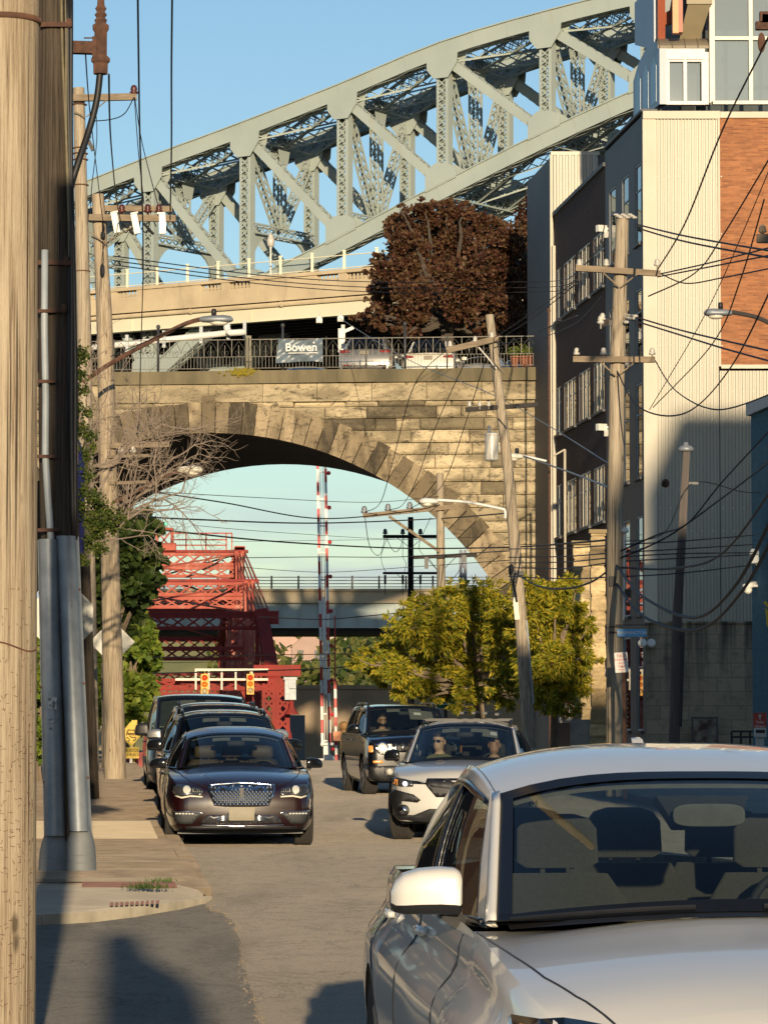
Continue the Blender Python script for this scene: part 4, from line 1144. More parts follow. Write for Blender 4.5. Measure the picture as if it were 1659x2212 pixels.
# ------------------------------------------------------------------ red swing bridge beyond the arch
RA = -.0825
def RX(y): return -5.74 + RA * (y - 166)
def Rp(y, z, off=0.): return V((RX(y) + off, y, z))
rb = thing('swing_bridge', 'red steel swing bridge with lattice trusses and a tower, seen end-on through the stone arch', 'bridge', tuple(Rp(190, -1)))
mr, mk = MAT['redsteel'], MAT['pinksteel']
RW = -8.6
def rl_(name, a, b, w, d, up, mat, pitch=.5, bar=.07):
    mb = MB(); laced(mb, a, b, w, d, up, pitch, .06, bar); return build(name, mb, mat, rb)
NODES = [(160, .2), (166, 6.65), (178, 8.65), (190, 10.7), (202, 8.65), (214, 6.65), (220, .2)]
EY, EX = V((0, 1, 0)), V((1, 0, 0))
for off in (0, RW):
    for (ya, za), (yb, zb) in zip(NODES, NODES[1:]):
        fl = .9 if off == 0 else -.9
        a = Rp(ya, za, off + (fl if za < 1 else 0)); b = Rp(yb, zb, off + (fl if zb < 1 else 0))
        if min(za, zb) > 1 and ya < 190: continue      # eye bars stand in for the chord on the near half
        rl_('end_post' if min(za, zb) < 1 else 'top_chord', a, b, .62, .55, EX, mr if min(za, zb) < 1 else mk)
    for y, z in NODES[1:-1]:
        rl_('column', Rp(y, -.6, off), Rp(y, z, off), .5, .45, EY, mk if 172 < y < 210 else mr)
        if y == 190:
            rl_('column', Rp(187.5, -.6, off - .5), Rp(189.6, z - .2, off), .5, .45, EY, mk); rl_('column', Rp(192.5, -.6, off), Rp(190.4, z - .2, off), .5, .45, EY, mk)
    rl_('bottom_chord', Rp(160, -.5, off), Rp(220, -.5, off), .5, .8, EX, mr, .8)
    mb = MB()
    for i, (ya, za) in enumerate(NODES[1:-1]):
        for yb in (ya - 6, ya + 6, ya + 12, ya - 12):
            if 160 <= yb <= 220: 
                for sg in (-.12, .12): mb.beam(Rp(ya, za - .2, off + sg), Rp(yb, -.4, off + sg), .07, .07)
    for k in range(5):          # eye bars from the tower head
        for dy, zz in ((-24, 6.65), (-12, 8.65), (12, 8.65), (24, 6.65)):
            mb.beam(Rp(190, 10.6, off - .3 + k * .15), Rp(190 + dy, zz - .15, off - .35 + k * .2), .06, .06)
    build('eye_bars', mb, mk, rb)
for y, z in NODES[1:-1]:
    h = .55
    m = mr if y in (166, 214, 202) else mk
    mb = MB(); mb.beam(Rp(y, z, .45), Rp(y, z, RW - .3), .4, .16); build('cross_strut', mb, mr, rb)
    rl_('cross_lattice', Rp(y, z - .42, .1), Rp(y, z - .42, RW), .72, .4, EY, m, .75, .075)
    if y in (178, 190): rl_('cross_lattice', Rp(y, z - 1.1, .1), Rp(y, z - 1.1, RW), .6, .4, EY, m, .75, .07)
    if y in (202, 214, 178): rl_('cross_lattice', Rp(y, 5.0 - (y - 178) * .04, .1), Rp(y, 5.0 - (y - 178) * .04, RW), .7, .4, EY, mr, .75, .08)
    mb = MB(); j = min(y + 12, 214)
    mb.beam(Rp(y, z - .1), Rp(j, dict(NODES)[j] - .1, RW), .08, .08); mb.beam(Rp(y, z - .1, RW), Rp(j, dict(NODES)[j] - .1, 0), .08, .08)
    build('lateral_rods', mb, mk, rb)
mb = MB(); mb.box(Rp(166, 6.45, .25), (1.15, .9, .6)); build('portal_cap', mb, mr, rb)
# front portal frame over the roadway
py = 159.; zt = CAMZ + (HOR - 1466) / F * py; zb = CAMZ + (HOR - 1492) / F * py
fxp = lambda x, D: (x - CX) / F * D
rl_('portal_beam', V((fxp(622, py), py, (zt + zb) / 2)), V((fxp(622, py) - 9.6, py, (zt + zb) / 2)), zt - zb, .5, EY, mr, .95, .1)
for xx in (fxp(612, py), fxp(582, py), fxp(612, py) - 9.4):
    rl_('portal_leg', V((xx, py, -1.)), V((xx, py, zt)), .62, .6, EY, mr, .45, .11)
mb = MB(); mb.beam(V((fxp(575, py), py, 1.2)), V((fxp(525, py), py, zb)), .2, .2, EY); mb.beam(V((fxp(575, py), py, .2)), V((fxp(540, py), py, zb)), .16, .16, EY)
mb.box(V((fxp(600, py), py - .3, zt + .35)), (2.1, .4, .5)); build('portal_brace', mb, mr, rb)
mb = MB()
for yy, zz in ((1447, 0), (1468, 0)):
    z = CAMZ + (HOR - yy) / F * 158.
    mb.beam((fxp(422 if yy < 1460 else 380, 158), 158, z), (fxp(580, 158), 158, z), .1, .1)
for x in (424, 452, 480, 510, 545): mb.beam((fxp(x, 158), 158, CAMZ + (HOR - 1445) / F * 158), (fxp(x, 158), 158, CAMZ + (HOR - 1490) / F * 158), .08, .08, EY)
build('portal_railing', mb, MAT['frame_pale'], rb)
# platform on the tower
mb = MB(); ty = 190.; q = lambda x, y: V((fxp(x, ty), ty, CAMZ + (HOR - y) / F * ty))
for x in (338, 371):
    for dy in (0, 1.0): mb.beam(q(x, 1190) + V((0, dy, 0)), q(x, 1143) + V((0, dy, 0)), .12, .12, EY)
for y in (1143, 1188): mb.beam(q(335, y), q(374, y), .1, .12)
mb.beam(q(338, 1186), q(371, 1146), .08, .1, EY); mb.beam(q(338, 1146), q(371, 1186), .08, .1, EY)
mb.box(q(366, 1182) + V((0, -.3, 0)), (.75, .5, .4)); mb.box(q(354, 1144) + V((0, .5, .06)), (.95, 1.2, .08))
build('lookout_box', mb, mk, rb)
mb = MB()
for y in (1152, 1166, 1178): mb.beam(q(374, y), q(501 if y < 1160 else 489, y), .07, .07)
for x in (402, 445, 489, 501): mb.beam(q(x, 1190), q(x, 1152), .07, .07, EY)
build('platform_railing', mb, MAT['pinksteel'], rb)
mb = MB(); mb.box(q(358, 1133), (.22, .22, .34)); mb.beam(q(358, 1128), q(358, 1122), .05, .05, EY); mb.beam(q(358, 1143), q(358, 1137), .05, .05, EY)
nl = build('navigation_lamp', mb, M_('teal_lamp', (.03, .2, .17), (.02, .14, .12), 3., .4), rb)
mb = MB(); mb.lathe([(.07, 0), (.02, -.03)], q(358, 1133) + V((0, -.11, .03)), 'y', 8); build('lens', mb, lamp_mat('green_light', (.1, .9, .5), 1.2), nl)
mb = MB(); mb.add([Rp(160, -.15, .3), Rp(220, -.15, .3), Rp(220, -.15, RW), Rp(160, -.15, RW)], [(0, 1, 2, 3)]); build('deck', mb, m_patch, rb)
# traffic lights hung on the portal
def traffic_light(x, y0, y1, D, lab):
    c = P(x, (y0 + y1) / 2, D); t = thing('traffic_light', lab, 'traffic light', tuple(c), 'yellow traffic lights on the red portal')
    h = (y1 - y0) / F * D; w_ = h * .36
    mb = MB(); mb.box(c, (w_, .22, h)); mb.beam(c + V((0, .05, h * .5)), c + V((0, .05, h * .5 + .12)), .06, .06, EY); build('housing', mb, MAT['amberbox'], t)
    for k, m in enumerate((MAT['lens_red'], MAT['lens_amber'], MAT['lens_dark'])):
        mb = MB(); cc = c + V((0, -.115, h * (.31 - .31 * k))); mb.lathe([(w_ * .36, 0), (w_ * .34, -.03), (w_ * .02, -.05)], cc, 'y', 14); ln = build('lens', mb, m, t, True)
        mb = MB(); n = 10
        rows = [[cc + V((w_ * .4 * cos(a), d, w_ * .4 * sin(a))) for a in [pi * (-.1 + 1.2 * i / n) for i in range(n + 1)]] for d in (0, -.16)]
        mb.grid(rows); build('visor', mb, MAT['amberbox'], ln)
    return t
MAT['amberbox'] = M_('signal_yellow', (.8, .42, .05), (.7, .36, .04), 5., .5)
MAT['lens_red'] = M_('lens_red', (.62, .06, .02), (.5, .05, .02), 5., .2); MAT['lens_amber'] = M_('lens_amber', (.7, .2, .02), (.6, .17, .02), 5., .2); MAT['lens_dark'] = M_('lens_pale', (.5, .42, .25), (.4, .33, .2), 5., .2)
traffic_light(443, 1456, 1502, 157., 'yellow traffic light on the red portal straight above the roof of the parked van')
traffic_light(541.5, 1456, 1500, 157., 'yellow traffic light on the red portal above the right end of the parked van')
# bell and machine box at the right leg
mb = MB(); c = P(630, 1533, 158); mb.lathe([(.03, .45), (.1, .35), (.12, .1), (.3, -.15), (.34, -.2), (.2, -.2)], c, n=12)
o = build('warning_bell', mb, MAT['redsteel'], None, True); tag(o, 'red warning bell shade hanging right of the red bridge leg', 'bell')
mb = MB(); c = P(628, 1490, 158.5); mb.box(c, (.5, .5, .9)); mb.box(c + V((.1, -.3, .2)), (.3, .2, .3)); mb.box(c + V((0, 0, .5)), (.6, .6, .12))
o = build('control_box', mb, MAT['galv']); tag(o, 'grey control box beside the top of the red bridge leg', 'control box')
# ------------------------------------------------------------------ raised barrier gates
def striped(mb, a, b, w, n, start=0):
    a, b = V(a), V(b)
    for i in range(n): mb.beam(a.lerp(b, i / n), a.lerp(b, (i + 1) / n), w, w * .6, EY, (i + start) % 2)
GZ = 165.
gt = thing('barrier_gate', 'tall raised barrier gate of two red and white striped arms joined by rungs', 'barrier gate', tuple(P(705, 1640, GZ)))
m_sred = M_('stripe_red', (.5, .03, .03), (.4, .025, .025), 4., .5); m_swh = MAT['white']
for (xa, xb) in ((697, 686), (713, 703)):
    mb = MB(); striped(mb, P(xa, 1612, GZ), P(xb, 985, GZ), .125, 22, 0 if xa == 697 else 1); build('arm', mb, [m_swh, m_sred], gt)
mb = MB()
for k in range(11):
    y = 1600 - k * 58; t = (1612 - y) / 627; mb.beam(P(697 - 11 * t, y, GZ), P(713 - 10 * t, y, GZ), .06, .06)
for sg in (.33, .66): mb.tube([P(697 + 16 * sg, 1612, GZ), P(686 + 17 * sg, 985, GZ)], .018, 4)
mb.beam(P(703.5, 1500, GZ), P(699, 1290, GZ), .16, .08, EY)
build('rungs', mb, m_swh, gt)
for k in range(9):
    y = 1022 + k * 74.5; t = (1612 - y) / 627; c = P(713 - 10 * t + 6.5, y, GZ)
    mb = MB(); mb.lathe([(.085, .08), (.1, -.02), (.09, -.06), (.02, -.09)], c, 'y', 12); mb.beam(c, P(713 - 10 * t, y, GZ), .04, .04); build('warning_lamp', mb, m_sred, gt, True)
mb = MB(); mb.box(P(707, 1607, GZ), (.6, .4, .12)); mb.box(P(706, 1625, GZ), (.3, .35, .6)); mb.prism([P(702, 1625, GZ - .2), P(722, 1634, GZ - .2), P(724, 1650, GZ - .2), P(702, 1642, GZ - .2)], (0, .4, 0)); mb.box(P(707, 1650, GZ), (1., .8, .5)); build('pivot_base', mb, MAT['white'], gt)
g2 = thing('barrier_gate', 'shorter single red and white striped gate arm right of the tall twin gate', 'barrier gate', tuple(P(725, 1650, 160)))
mb = MB(); striped(mb, P(727, 1650, 160), P(724, 1468, 160), .12, 9, 1); build('arm', mb, [m_swh, m_sred], g2)
mb = MB(); mb.tube([P(724, 1468, 160), P(723.5, 1330, 160)], .035, 6); mb.box(P(725, 1560, 160), (.12, .2, .12)); build('mast', mb, m_sred, g2)
sg_ = thing('signal_column', 'rusty yellow signal column with a row of dark lenses beside the raised gates', 'signal', tuple(P(743, 1645, 150)))
c = P(743, 1612, 150); mb = MB(); mb.box(c, (.3, .24, 1.25)); mb.ell(P(743, 1568, 150), (.22, .16, .2), 10, 6); mb.beam(P(743, 1585, 150), P(743, 1570, 150), .14, .14, EY); mb.beam(P(743, 1690, 150), P(743, 1630, 150), .16, .16, EY)
build('housing', mb, M_('rust_yellow', (.35, .2, .06), (.22, .11, .04), 8., .7), sg_)
for k in range(4):
    mb = MB(); mb.lathe([(.12, 0), (.115, -.04), (.02, -.03)], P(743, 1592 + k * 14, 150) + V((0, -.13, 0)), 'y', 12); build('lens', mb, MAT['rust'], sg_, True)
mb = MB(); c = P(730, 1590, 158); mb.box(c, (.42, .2, .42)); o = build('signal_box', mb, M_('signal_orange', (.6, .25, .12), (.5, .2, .1), 4., .6)); tag(o, 'small square orange signal with one round lens between the gate arms', 'signal')
# ------------------------------------------------------------------ grey girder viaduct far behind
gv = thing('girder_viaduct', 'long pale grey girder viaduct crossing far behind the red bridge', 'viaduct', tuple(P(700, 1563, 300)))
gy = 300.; gzf = lambda y: CAMZ + (HOR - y) / F * gy; gx = lambda x: (x - CX) / F * gy
x0, x1 = gx(150), gx(1400)
mb = MB(); mb.bx(x0, x1, gy, gy + 14, gzf(1300), gzf(1274)); mb.bx(x0, x1, gy - .25, gy + .5, gzf(1277), gzf(1272)); mb.bx(x0, x1, gy - .15, gy, gzf(1303), gzf(1300.2)); build('parapet', mb, MAT['concrete'], gv)
mb = MB(); mb.bx(x0, x1, gy + .25, gy + .6, gzf(1355), gzf(1303.2)); mb.bx(x0, x1, gy, gy + .9, gzf(1357), gzf(1355))
x = x0
while x < x1: mb.bx(x, x + .08, gy + .08, gy + .25, gzf(1355), gzf(1303.2)); x += 1.62
build('girder', mb, MAT['girder_grey'], gv)
mb = MB(); mb.bx(x0, x1, gy + .7, gy + 13, gzf(1368), gzf(1356)); build('underside', mb, MAT['dark'], gv)
for k in range(30):
    xx = x0 + 1.2 + k * 2.27 * 1.0
    mb = MB(); mb.beam((xx, gy + .1, gzf(1273)), (xx, gy + .1, gzf(1244)), .2, .16, EX); build('railing_post', mb, MAT['frame_dark'] if k < 16 else MAT['concrete'], gv)
mb = MB()
for y in (1247, 1254, 1261, 1268): mb.beam((x0, gy + .2, gzf(y)), (x1, gy + .2, gzf(y)), .07, .07)
build('rails', mb, MAT['frame_dark'], gv)
for x in (215, 1010):
    mb = MB(); mb.bx(gx(x) - 1, gx(x) + 1, gy + 2, gy + 10, -5, gzf(1368)); build('pier', mb, MAT['concrete'], gv)
# ------------------------------------------------------------------ far bank
mb = MB(); rows = []
for i in range(14):
    y = 330 + i * 45; row = []
    for j in range(31):
        x = -150 + j * 10; t = i / 13
        row.append((x, y, -7 + 34 * t * t * (3 - 2 * t) * (.85 + .15 * sin(x * .07 + i)) + 1.2 * sin(x * .3 + y * .11)))
    rows.append(row)
mb.grid(rows); struct(build('hillside', mb, M_('bank_grass', (.16, .15, .06), (.08, .09, .03), .06, .95), None, True, origin=False))
def hz(x, y):
    t = min(1, max(0, (y - 330) / 585)); return -7 + 34 * t * t * (3 - 2 * t) * .95
rt = random.Random(21); mb = MB()
for k in range(230):
    y = rt.uniform(335, 880); x = (rt.uniform(480, 900) - CX) / F * y; z = hz(x, y); h = rt.uniform(4, 9); w = rt.uniform(2.0, 3.6)
    for q in range(46):
        u = V((rt.gauss(0, 1), rt.gauss(0, 1), rt.gauss(0, 1))).normalized() * rt.uniform(.55, 1)
        c = V((x + u.x * w, y + u.y * w, z + h * .55 + u.z * h * .45)); s = rt.uniform(.5, 1.1)
        a = V((rt.uniform(-1, 1), rt.uniform(-1, 1), rt.uniform(-1, 1))).normalized(); b = a.orthogonal().normalized()
        mb.add([c + a * s, c + b * s * .8, c - a * s, c - b * s * .8], [(0, 1, 2, 3)])
o = build('far_woods', mb, leaf_mat('far_leaf', [(.05, .08, .02), (.1, .13, .035), (.17, .18, .05), (.24, .21, .07)])); tag(o, 'sunlit green woods covering the far river bank', 'woods', None, 'stuff')
for k, (x, y, D, w, h, c, lab) in enumerate(((612, 1392, 640, 8, 6, (.6, .42, .35), 'pinkish gabled house, leftmost under the viaduct on the far bank'), (640, 1388, 700, 9, 6, (.6, .55, .48), 'cream gabled house on the far bank, second from the left'), (668, 1394, 620, 6, 5, (.5, .36, .3), 'small brown house on the far bank right of the cream one'), (716, 1386, 720, 9, 6, (.55, .5, .45), 'grey house on the far bank right of the striped gate'))):
    c0 = P(x, y, D); hs = thing('hill_house', lab, 'house', tuple(c0), 'houses on the far bank')
    mb = MB(); mb.bx(c0.x - w / 2, c0.x + w / 2, c0.y, c0.y + 8, c0.z - 8, c0.z); mb.add([c0 + V((-w / 2, 0, 0)), c0 + V((w / 2, 0, 0)), c0 + V((0, 0, h * .5))], [(0, 1, 2)]); build('wall', mb, M_('house_wall', c, tuple(i * .85 for i in c), .5, .9), hs)
    mb = MB(); mb.add([c0 + V((-w * .55, -.3, -.4)), c0 + V((0, -.3, h * .53)), c0 + V((0, 8.3, h * .53)), c0 + V((-w * .55, 8.3, -.4)), c0 + V((w * .55, -.3, -.4)), c0 + V((w * .55, 8.3, -.4))], [(0, 1, 2, 3), (1, 4, 5, 2)]); build('roof', mb, MAT['dark'], hs)
    for dx in (-.25, .25):
        mb = MB(); mb.box(c0 + V((w * dx, -.04, -1.6)), (1.1, .06, 1.5)); build('window', mb, MAT['frame_dark'], hs)
mb = MB(); wy = 215.; wz = CAMZ + (HOR - 1489) / F * wy; mb.bx((590 - CX) / F * wy, (1250 - CX) / F * wy, wy, wy + 1, -4, wz); mb.bx((590 - CX) / F * wy, (1250 - CX) / F * wy, wy - .15, wy + 1.1, wz + .002, wz + .25)
o = build('retaining_wall', mb, M_('tan_concrete', (.42, .32, .22), (.3, .23, .16), .3, .9, dirt=(.5, .6, (.2, .16, .12)))); tag(o, 'long tan concrete retaining wall beyond the raised gates', 'wall')
for x in (583, 592, 606):
    mb = MB(); mb.bx((x - CX) / F * 216, (x + 6 - CX) / F * 216, 215.5, 216, wz + .26, wz + .26 + .5)
mb = MB(); c = P(640, 1590, 190); mb.bx(c.x - .45, c.x + .45, 190, 191, -2, CAMZ + (HOR - 1545) / F * 190)
o = build('utility_cabinet', mb, M_('cabinet_grey', (.13, .14, .15), (.1, .105, .11), 2., .6)); tag(o, 'dark grey utility cabinet before the tan retaining wall', 'cabinet')
# ------------------------------------------------------------------ utility poles, signs, lamps
def pole(name, label, pts, radii, mat, cat='utility pole', n=20, group=None):
    """pts: bottom to top"""
    t = thing(name, label, cat, tuple(pts[0]), group)
    mb = MB(); q, r = [], []
    m = 14
    for i in range(m + 1):
        f = i / m * (len(pts) - 1); k = min(int(f), len(pts) - 2); u = f - k
        q.append(V(pts[k]).lerp(V(pts[k + 1]), u)); r.append(radii[k] + (radii[k + 1] - radii[k]) * u)
    mb.tube(q, r, n); build('shaft', mb, mat, t, True, 40)
    return t
def arm(t, a, b, w, h, mat, name='crossarm'):
    mb = MB(); mb.beam(a, b, w, h); return build(name, mb, mat, t)
def ins(t, c, mat, s=1., name='insulator'):
    mb = MB(); mb.lathe([(.02 * s, -.1 * s), (.02 * s, 0), (.075 * s, .01 * s), (.085 * s, .05 * s), (.05 * s, .07 * s), (.07 * s, .09 * s), (.05 * s, .16 * s), (.02 * s, .18 * s)], c, n=8); return build(name, mb, mat, t, True)
def stub(t, a, b, w=.05, mat=None, name='brace'):
    mb = MB(); mb.beam(a, b, w, .02 if w < .1 else w * .6); return build(name, mb, mat or MAT['arm'], t)
gr = lambda D: gz(D) + .1
# nearest pole, cut by the left edge
D = 15.6
p1 = pole('utility_pole', 'nearest weathered wooden pole in full sun, cut by the left edge of the view', [V((-1.715, D, 0)), P(-9, 2212, D), P(11, 0, D), V((-1.635, D, 9.5))], [.18, .176, .152, .125], MAT['pole_warm'], n=32)
for y, dx in ((46, 0),):
    mb = MB(); c = P(11, y, D); mb.lathe([(.158, -.012), (.162, -.012), (.162, .012), (.158, .012)], c, n=28); build('strap', mb, MAT['rust'], p1, True)
mb = MB(); c = P(-2, 1398, D); pts = [c + V((.168 * cos(a), .168 * sin(a), .02 * sin(a * 3))) for a in [-pi * .95 + i * pi / 20 * .95 for i in range(21)]]; mb.tube(pts, .004, 5); build('wire_tie', mb, MAT['rust'], p1)
mb = MB(); rn = random.Random(3)      # staples and nails left from old notices
for k in range(330):
    y = rn.choice([rn.uniform(1250, 2190), rn.uniform(1500, 2190)]); t = y / 2212; r = .152 + .024 * t; c = P(11 - 20 * t, y, D); a = -pi / 2 + rn.uniform(-.2, 1.25); b = rn.uniform(-.5, .5) + (pi / 2 if rn.random() < .3 else 0); L = rn.uniform(.004, .011)
    o_ = c + V((r * cos(a), r * sin(a), 0)); d = V((-sin(a) * cos(b), cos(a) * cos(b), sin(b))) * L
    mb.beam(o_ - d, o_ + d, .0022, .0022)
build('staples', mb, MAT['rust'], p1)['kind'] = 'stuff'
# second pole with risers, in the shade of the first
D = 33.5; s2 = F / D
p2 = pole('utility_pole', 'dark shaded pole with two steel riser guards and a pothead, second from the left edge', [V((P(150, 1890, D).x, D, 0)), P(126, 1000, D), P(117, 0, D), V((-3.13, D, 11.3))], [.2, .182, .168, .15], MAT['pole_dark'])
def guard(xb, yb, xt, yt, r, nm):
    mb = MB(); a, b = P(xb, yb, D - .2), P(xt, yt, D - .2)
    rows = []
    for i in range(13):
        t = i / 12; c = a.lerp(b, t); row = []
        rr = r
        for ang in [pi + pi * k / 12 for k in range(13)]: row.append(c + V((rr * cos(ang), rr * 1.15 * sin(ang), 0)))
        row = [c + V((-rr - .022, .12, 0))] + [c + V((-rr - .0, .1, 0))] + row + [c + V((rr, .1, 0))] + [c + V((rr + .022, .12, 0))]
        rows.append(row)
    mb.grid(rows)
    g = build('riser_guard', mb, MAT['galv'], p2, True, 50)
    mb = MB(); base = [(1.78, 0), (1.8, .05), (1.74, .06), (1.76, .12), (1.7, .13), (1.72, .19), (1.66, .2), (1.66, .25), (1.5, .33), (1.1, .45), (1.02, .47)]
    rows = []
    for k, h in base:
        c = a + V((0, 0, h - .42)); rows.append([c + V((r * k * 1.0 * cos(ang), .1 + r * k * 1.2 * sin(ang), 0)) for ang in [pi + pi * j / 14 for j in range(15)]])
    mb.grid(rows); build('guard_foot', mb, M_('grey_boot', (.2, .21, .215), (.15, .16, .165), 5., .6), p2, True, 30)
    mb = MB()
    for t in (.18, .5, .82):
        c = a.lerp(b, t)
        for sg in (-1, 1): mb.ell(c + V((sg * (r + .01), .09, 0)), (.012, .012, .012), 6, 4)
    build('bolts', mb, MAT['rust'], p2)
guard(120, 1805, 106, 1165, .094, 'a'); guard(171, 1795, 143, 1158, .09, 'b')
mb = MB(); mb.tube([P(x, y, D - .22) for x, y in ((98, 540), (97, 700), (100, 860), (99, 980), (105, 1080), (111, 1160), (112, 1200))], .034, 10); build('conduit', mb, MAT['pvc'], p2, True)
for x, y in ((99, 672), (99, 824), (102, 986), (106, 1145)):
    mb = MB(); mb.box(P(x, y, D - .24), (.2, .05, .03)); mb.ell(P(x + 14, y, D - .24), (.03, .02, .02), 6, 4); build('conduit_clip', mb, MAT['rust'], p2)
mb = MB()
for x0, x1, r in ((148, 160, .03), (153, 166, .022), (143, 156, .016)):
    mb.tube([P(x0 + (x1 - x0) * t + 2 * sin(t * 9 + x0), 1165 * t, D - .16 + .02 * sin(t * 7)) for t in [i / 16 for i in range(17)]], r, 6)
build('black_risers', mb, MAT['black'], p2, True)
mb = MB()
for x0 in (136, 140): mb.tube([P(x0 + 16 * t + 3 * sin(t * 6 + x0), 700 * t - 5, D - .17) for t in [i / 16 for i in range(17)]], .012, 5)
build('rope_cables', mb, M_('old_rope', (.2, .17, .1), (.13, .11, .07), 9., .8), p2, True)
for x, y, w in ((118, 53, .3), (112, 567, .34), (106, 670, .2)):
    mb = MB(); mb.box(P(x + 4, y, D - .2), (w, .03, .045)); mb.ell(P(x + 32, y - 3, D - .2), (.03, .03, .05), 6, 4); build('iron_strap', mb, MAT['rust'], p2)
mb = MB()
for y in (1248, 1356): mb.box(P(140, y, D - .215), (.16, .012, .03))
build('steel_bands', mb, MAT['white'], p2)
mb = MB(); mb.beam(P(140, 102, D), P(207, 104, D), .1, .115); mb.box(P(206, 104, D), (.04, .16, .2)); mb.beam(P(182, 82, D), P(212, 82, D), .012, .012); mb.beam(P(212, 82, D), P(212, 77, D), .012, .012, EY)
build('pothead_bracket', mb, MAT['rust'], p2)
mb = MB(); c = P(218, 160, D)
mb.lathe([(.068, 0), (.07, .1), (.09, .12), (.09, .15), (.06, .18), (.06, .4), (.078, .43), (.078, .47), (.05, .49), (.062, .52), (.04, .54), (.06, .57), (.038, .6), (.055, .63), (.036, .66), (.03, .78), (.022, .8), (.018, 1.0)], c, n=14)
build('pothead', mb, MAT['rust'], p2, True, 35)
def bez(pts, n=16):
    out = []; ps = [V(p) for p in pts]
    for i in range(len(ps) - 1):
        p0, p1, p2_, p3 = ps[max(i - 1, 0)], ps[i], ps[i + 1], ps[min(i + 2, len(ps) - 1)]
        for j in range(n):
            t = j / n
            out.append(.5 * ((2 * p1) + (p2_ - p0) * t + (2 * p0 - 5 * p1 + 4 * p2_ - p3) * t * t + (3 * p1 - p0 - 3 * p2_ + p3) * t ** 3))
    out.append(ps[-1]); return out
mb = MB(); mb.tube(bez([P(217, 158, D), P(210, 215, D), P(195, 275, D), P(172, 345, D - .1), P(155, 400, D - .12), P(148, 450, D - .12)]), [.032] * 81, 8); build('pothead_cable', mb, MAT['black'], p2, True)
mb = MB(); mb.tube(bez([P(219, 10, D), P(222, -10, D), P(240, -40, D), P(300, -120, D + 1)]), .02, 6); build('tail_cable', mb, MAT['black'], p2, True)
mb = MB(); c = P(165, 1085, D + .35); rows = []
for k, (h, s) in enumerate(((-.62, .8), (-.6, 1), (.28, 1), (.5, .75), (.6, .3))): rows.append([c + V((.085 * s * cos(a) * (1.8 if cos(a) < 0 else 1), .16 * s * sin(a), h)) for a in [2 * pi * i / 16 for i in range(16)]])
mb.grid(rows, 0, True); mb.box(c + V((0, -.17, .28)), (.16, .02, .03)); o = build('blue_canister', mb, MAT['blue'], None, True); tag(o, 'deep blue plastic canister hung behind the dark pole', 'canister')
# small stickers on the risers
mb = MB(); 
for x, y, w, h in ((103, 1519, 18, 26), (100, 1557, 12, 7), (100, 1572, 8, 8)): 
    c = P(x + 12, y, D - .315); mb.box(c, (w / s2, .004, h / s2))
o = build('sticker', mb, M_('worn_sticker', (.5, .5, .48), (.1, .1, .1), 30., .7, lo=.42, hi=.55)); tag(o, 'worn pale stickers on the left steel riser guard', 'sticker')
# tall lit poles behind
D = 80.
p3 = pole('utility_pole', 'tallest sunlit pole behind the dark one, topped by a crossarm with one insulator', [V((P(196, 1650, D).x, D, gr(D))), P(182, 700, D), P(171, 190, D)], [.2, .165, .13], MAT['pole_grey'])
arm(p3, P(158, 212, D - .2), P(296, 209, D - .2), .12, .15, MAT['arm']); ins(p3, P(290, 204, D - .2), MAT['brownins'], 1.2)
stub(p3, P(188, 252, D - .25), P(232, 216, D - .25)); stub(p3, P(186, 252, D - .25), P(160, 240, D - .25))
mb = MB(); mb.box(P(192, 290, D - .1), (.1, .14, .16)); mb.beam(P(190, 300, D - .1), P(202, 325, D - .1), .09, .09); build('fittings', mb, MAT['black'], p3)
mb = MB(); 
for y in (226, 320, 332, 345, 400, 586, 812): mb.lathe([(.17, -.012), (.175, 0), (.17, .012)], P(172 + (y - 190) * .02, y, D), n=16)
build('bands', mb, MAT['rust'], p3)
D = 72.
p4 = pole('utility_pole', 'stout sunlit pole with doubled crossarms and three white cutouts, standing on the left pavement', [V((P(250, 1692, D).x, D, gr(D))), P(241, 1300, D), P(227, 700, D), P(212, 420, D)], [.225, .195, .165, .125], MAT['pole_warm'])
arm(p4, P(193, 470, D - .22), P(380, 472, D - .22), .1, .13, MAT['arm']); arm(p4, P(212, 450, D + .2), P(372, 452, D + .2), .1, .12, MAT['arm'])
stub(p4, P(193, 500, D - .28), P(228, 524, D - .28), .06); stub(p4, P(230, 524, D - .28), P(290, 488, D - .28), .06)
for x, y in ((251, 482), (294, 484), (352, 484)):
    c = P(x, y, D - .36); mb = MB(); Rm = Matrix.Rotation(-.2 if x < 340 else -.04, 3, 'Y')
    mb.box(c, (.13, .1, .4), Rm); mb.box(c + V((-.02, -.055, .02)), (.05, .02, .3), Rm); mb.box(c + V((-.03, 0, .22)), (.15, .11, .03), Rm); build('cutout', mb, MAT['porcelain'], p4)
for x in (262, 318, 342): ins(p4, P(x + 2, 460, D - .1), MAT['brownins'], 1.)
mb = MB(); rn = random.Random(8)
for x in (262, 305, 345): 
    a = P(x, 492, D - .3); mb.tube(bez([a, a + V((.12, 0, -.1)), a + V((.2, .1, .2)), a + V((.3, .2, .05))], 6), .012, 5); mb.beam(a + V((.05, 0, .1)), a + V((.25, .1, -.12)), .05, .04)
mb.tube([P(222, 480, D - .2), P(224, 560, D - .2), P(222, 600, D - .2)], .012, 5); mb.ell(P(223, 508, D - .22), (.05, .05, .09), 8, 6); mb.ell(P(222, 584, D - .22), (.05, .05, .14), 8, 6); mb.ell(P(224, 492, D - .22), (.03, .03, .05), 8, 6)
build('jumpers', mb, MAT['black'], p4)
for y, x1 in ((960, 366), (984, 322), (1041, 322)):
    arm(p4, P(236, y + 3, D - .2), P(x1, y, D - .2), .09, .11 if y < 970 else .06, MAT['arm'])
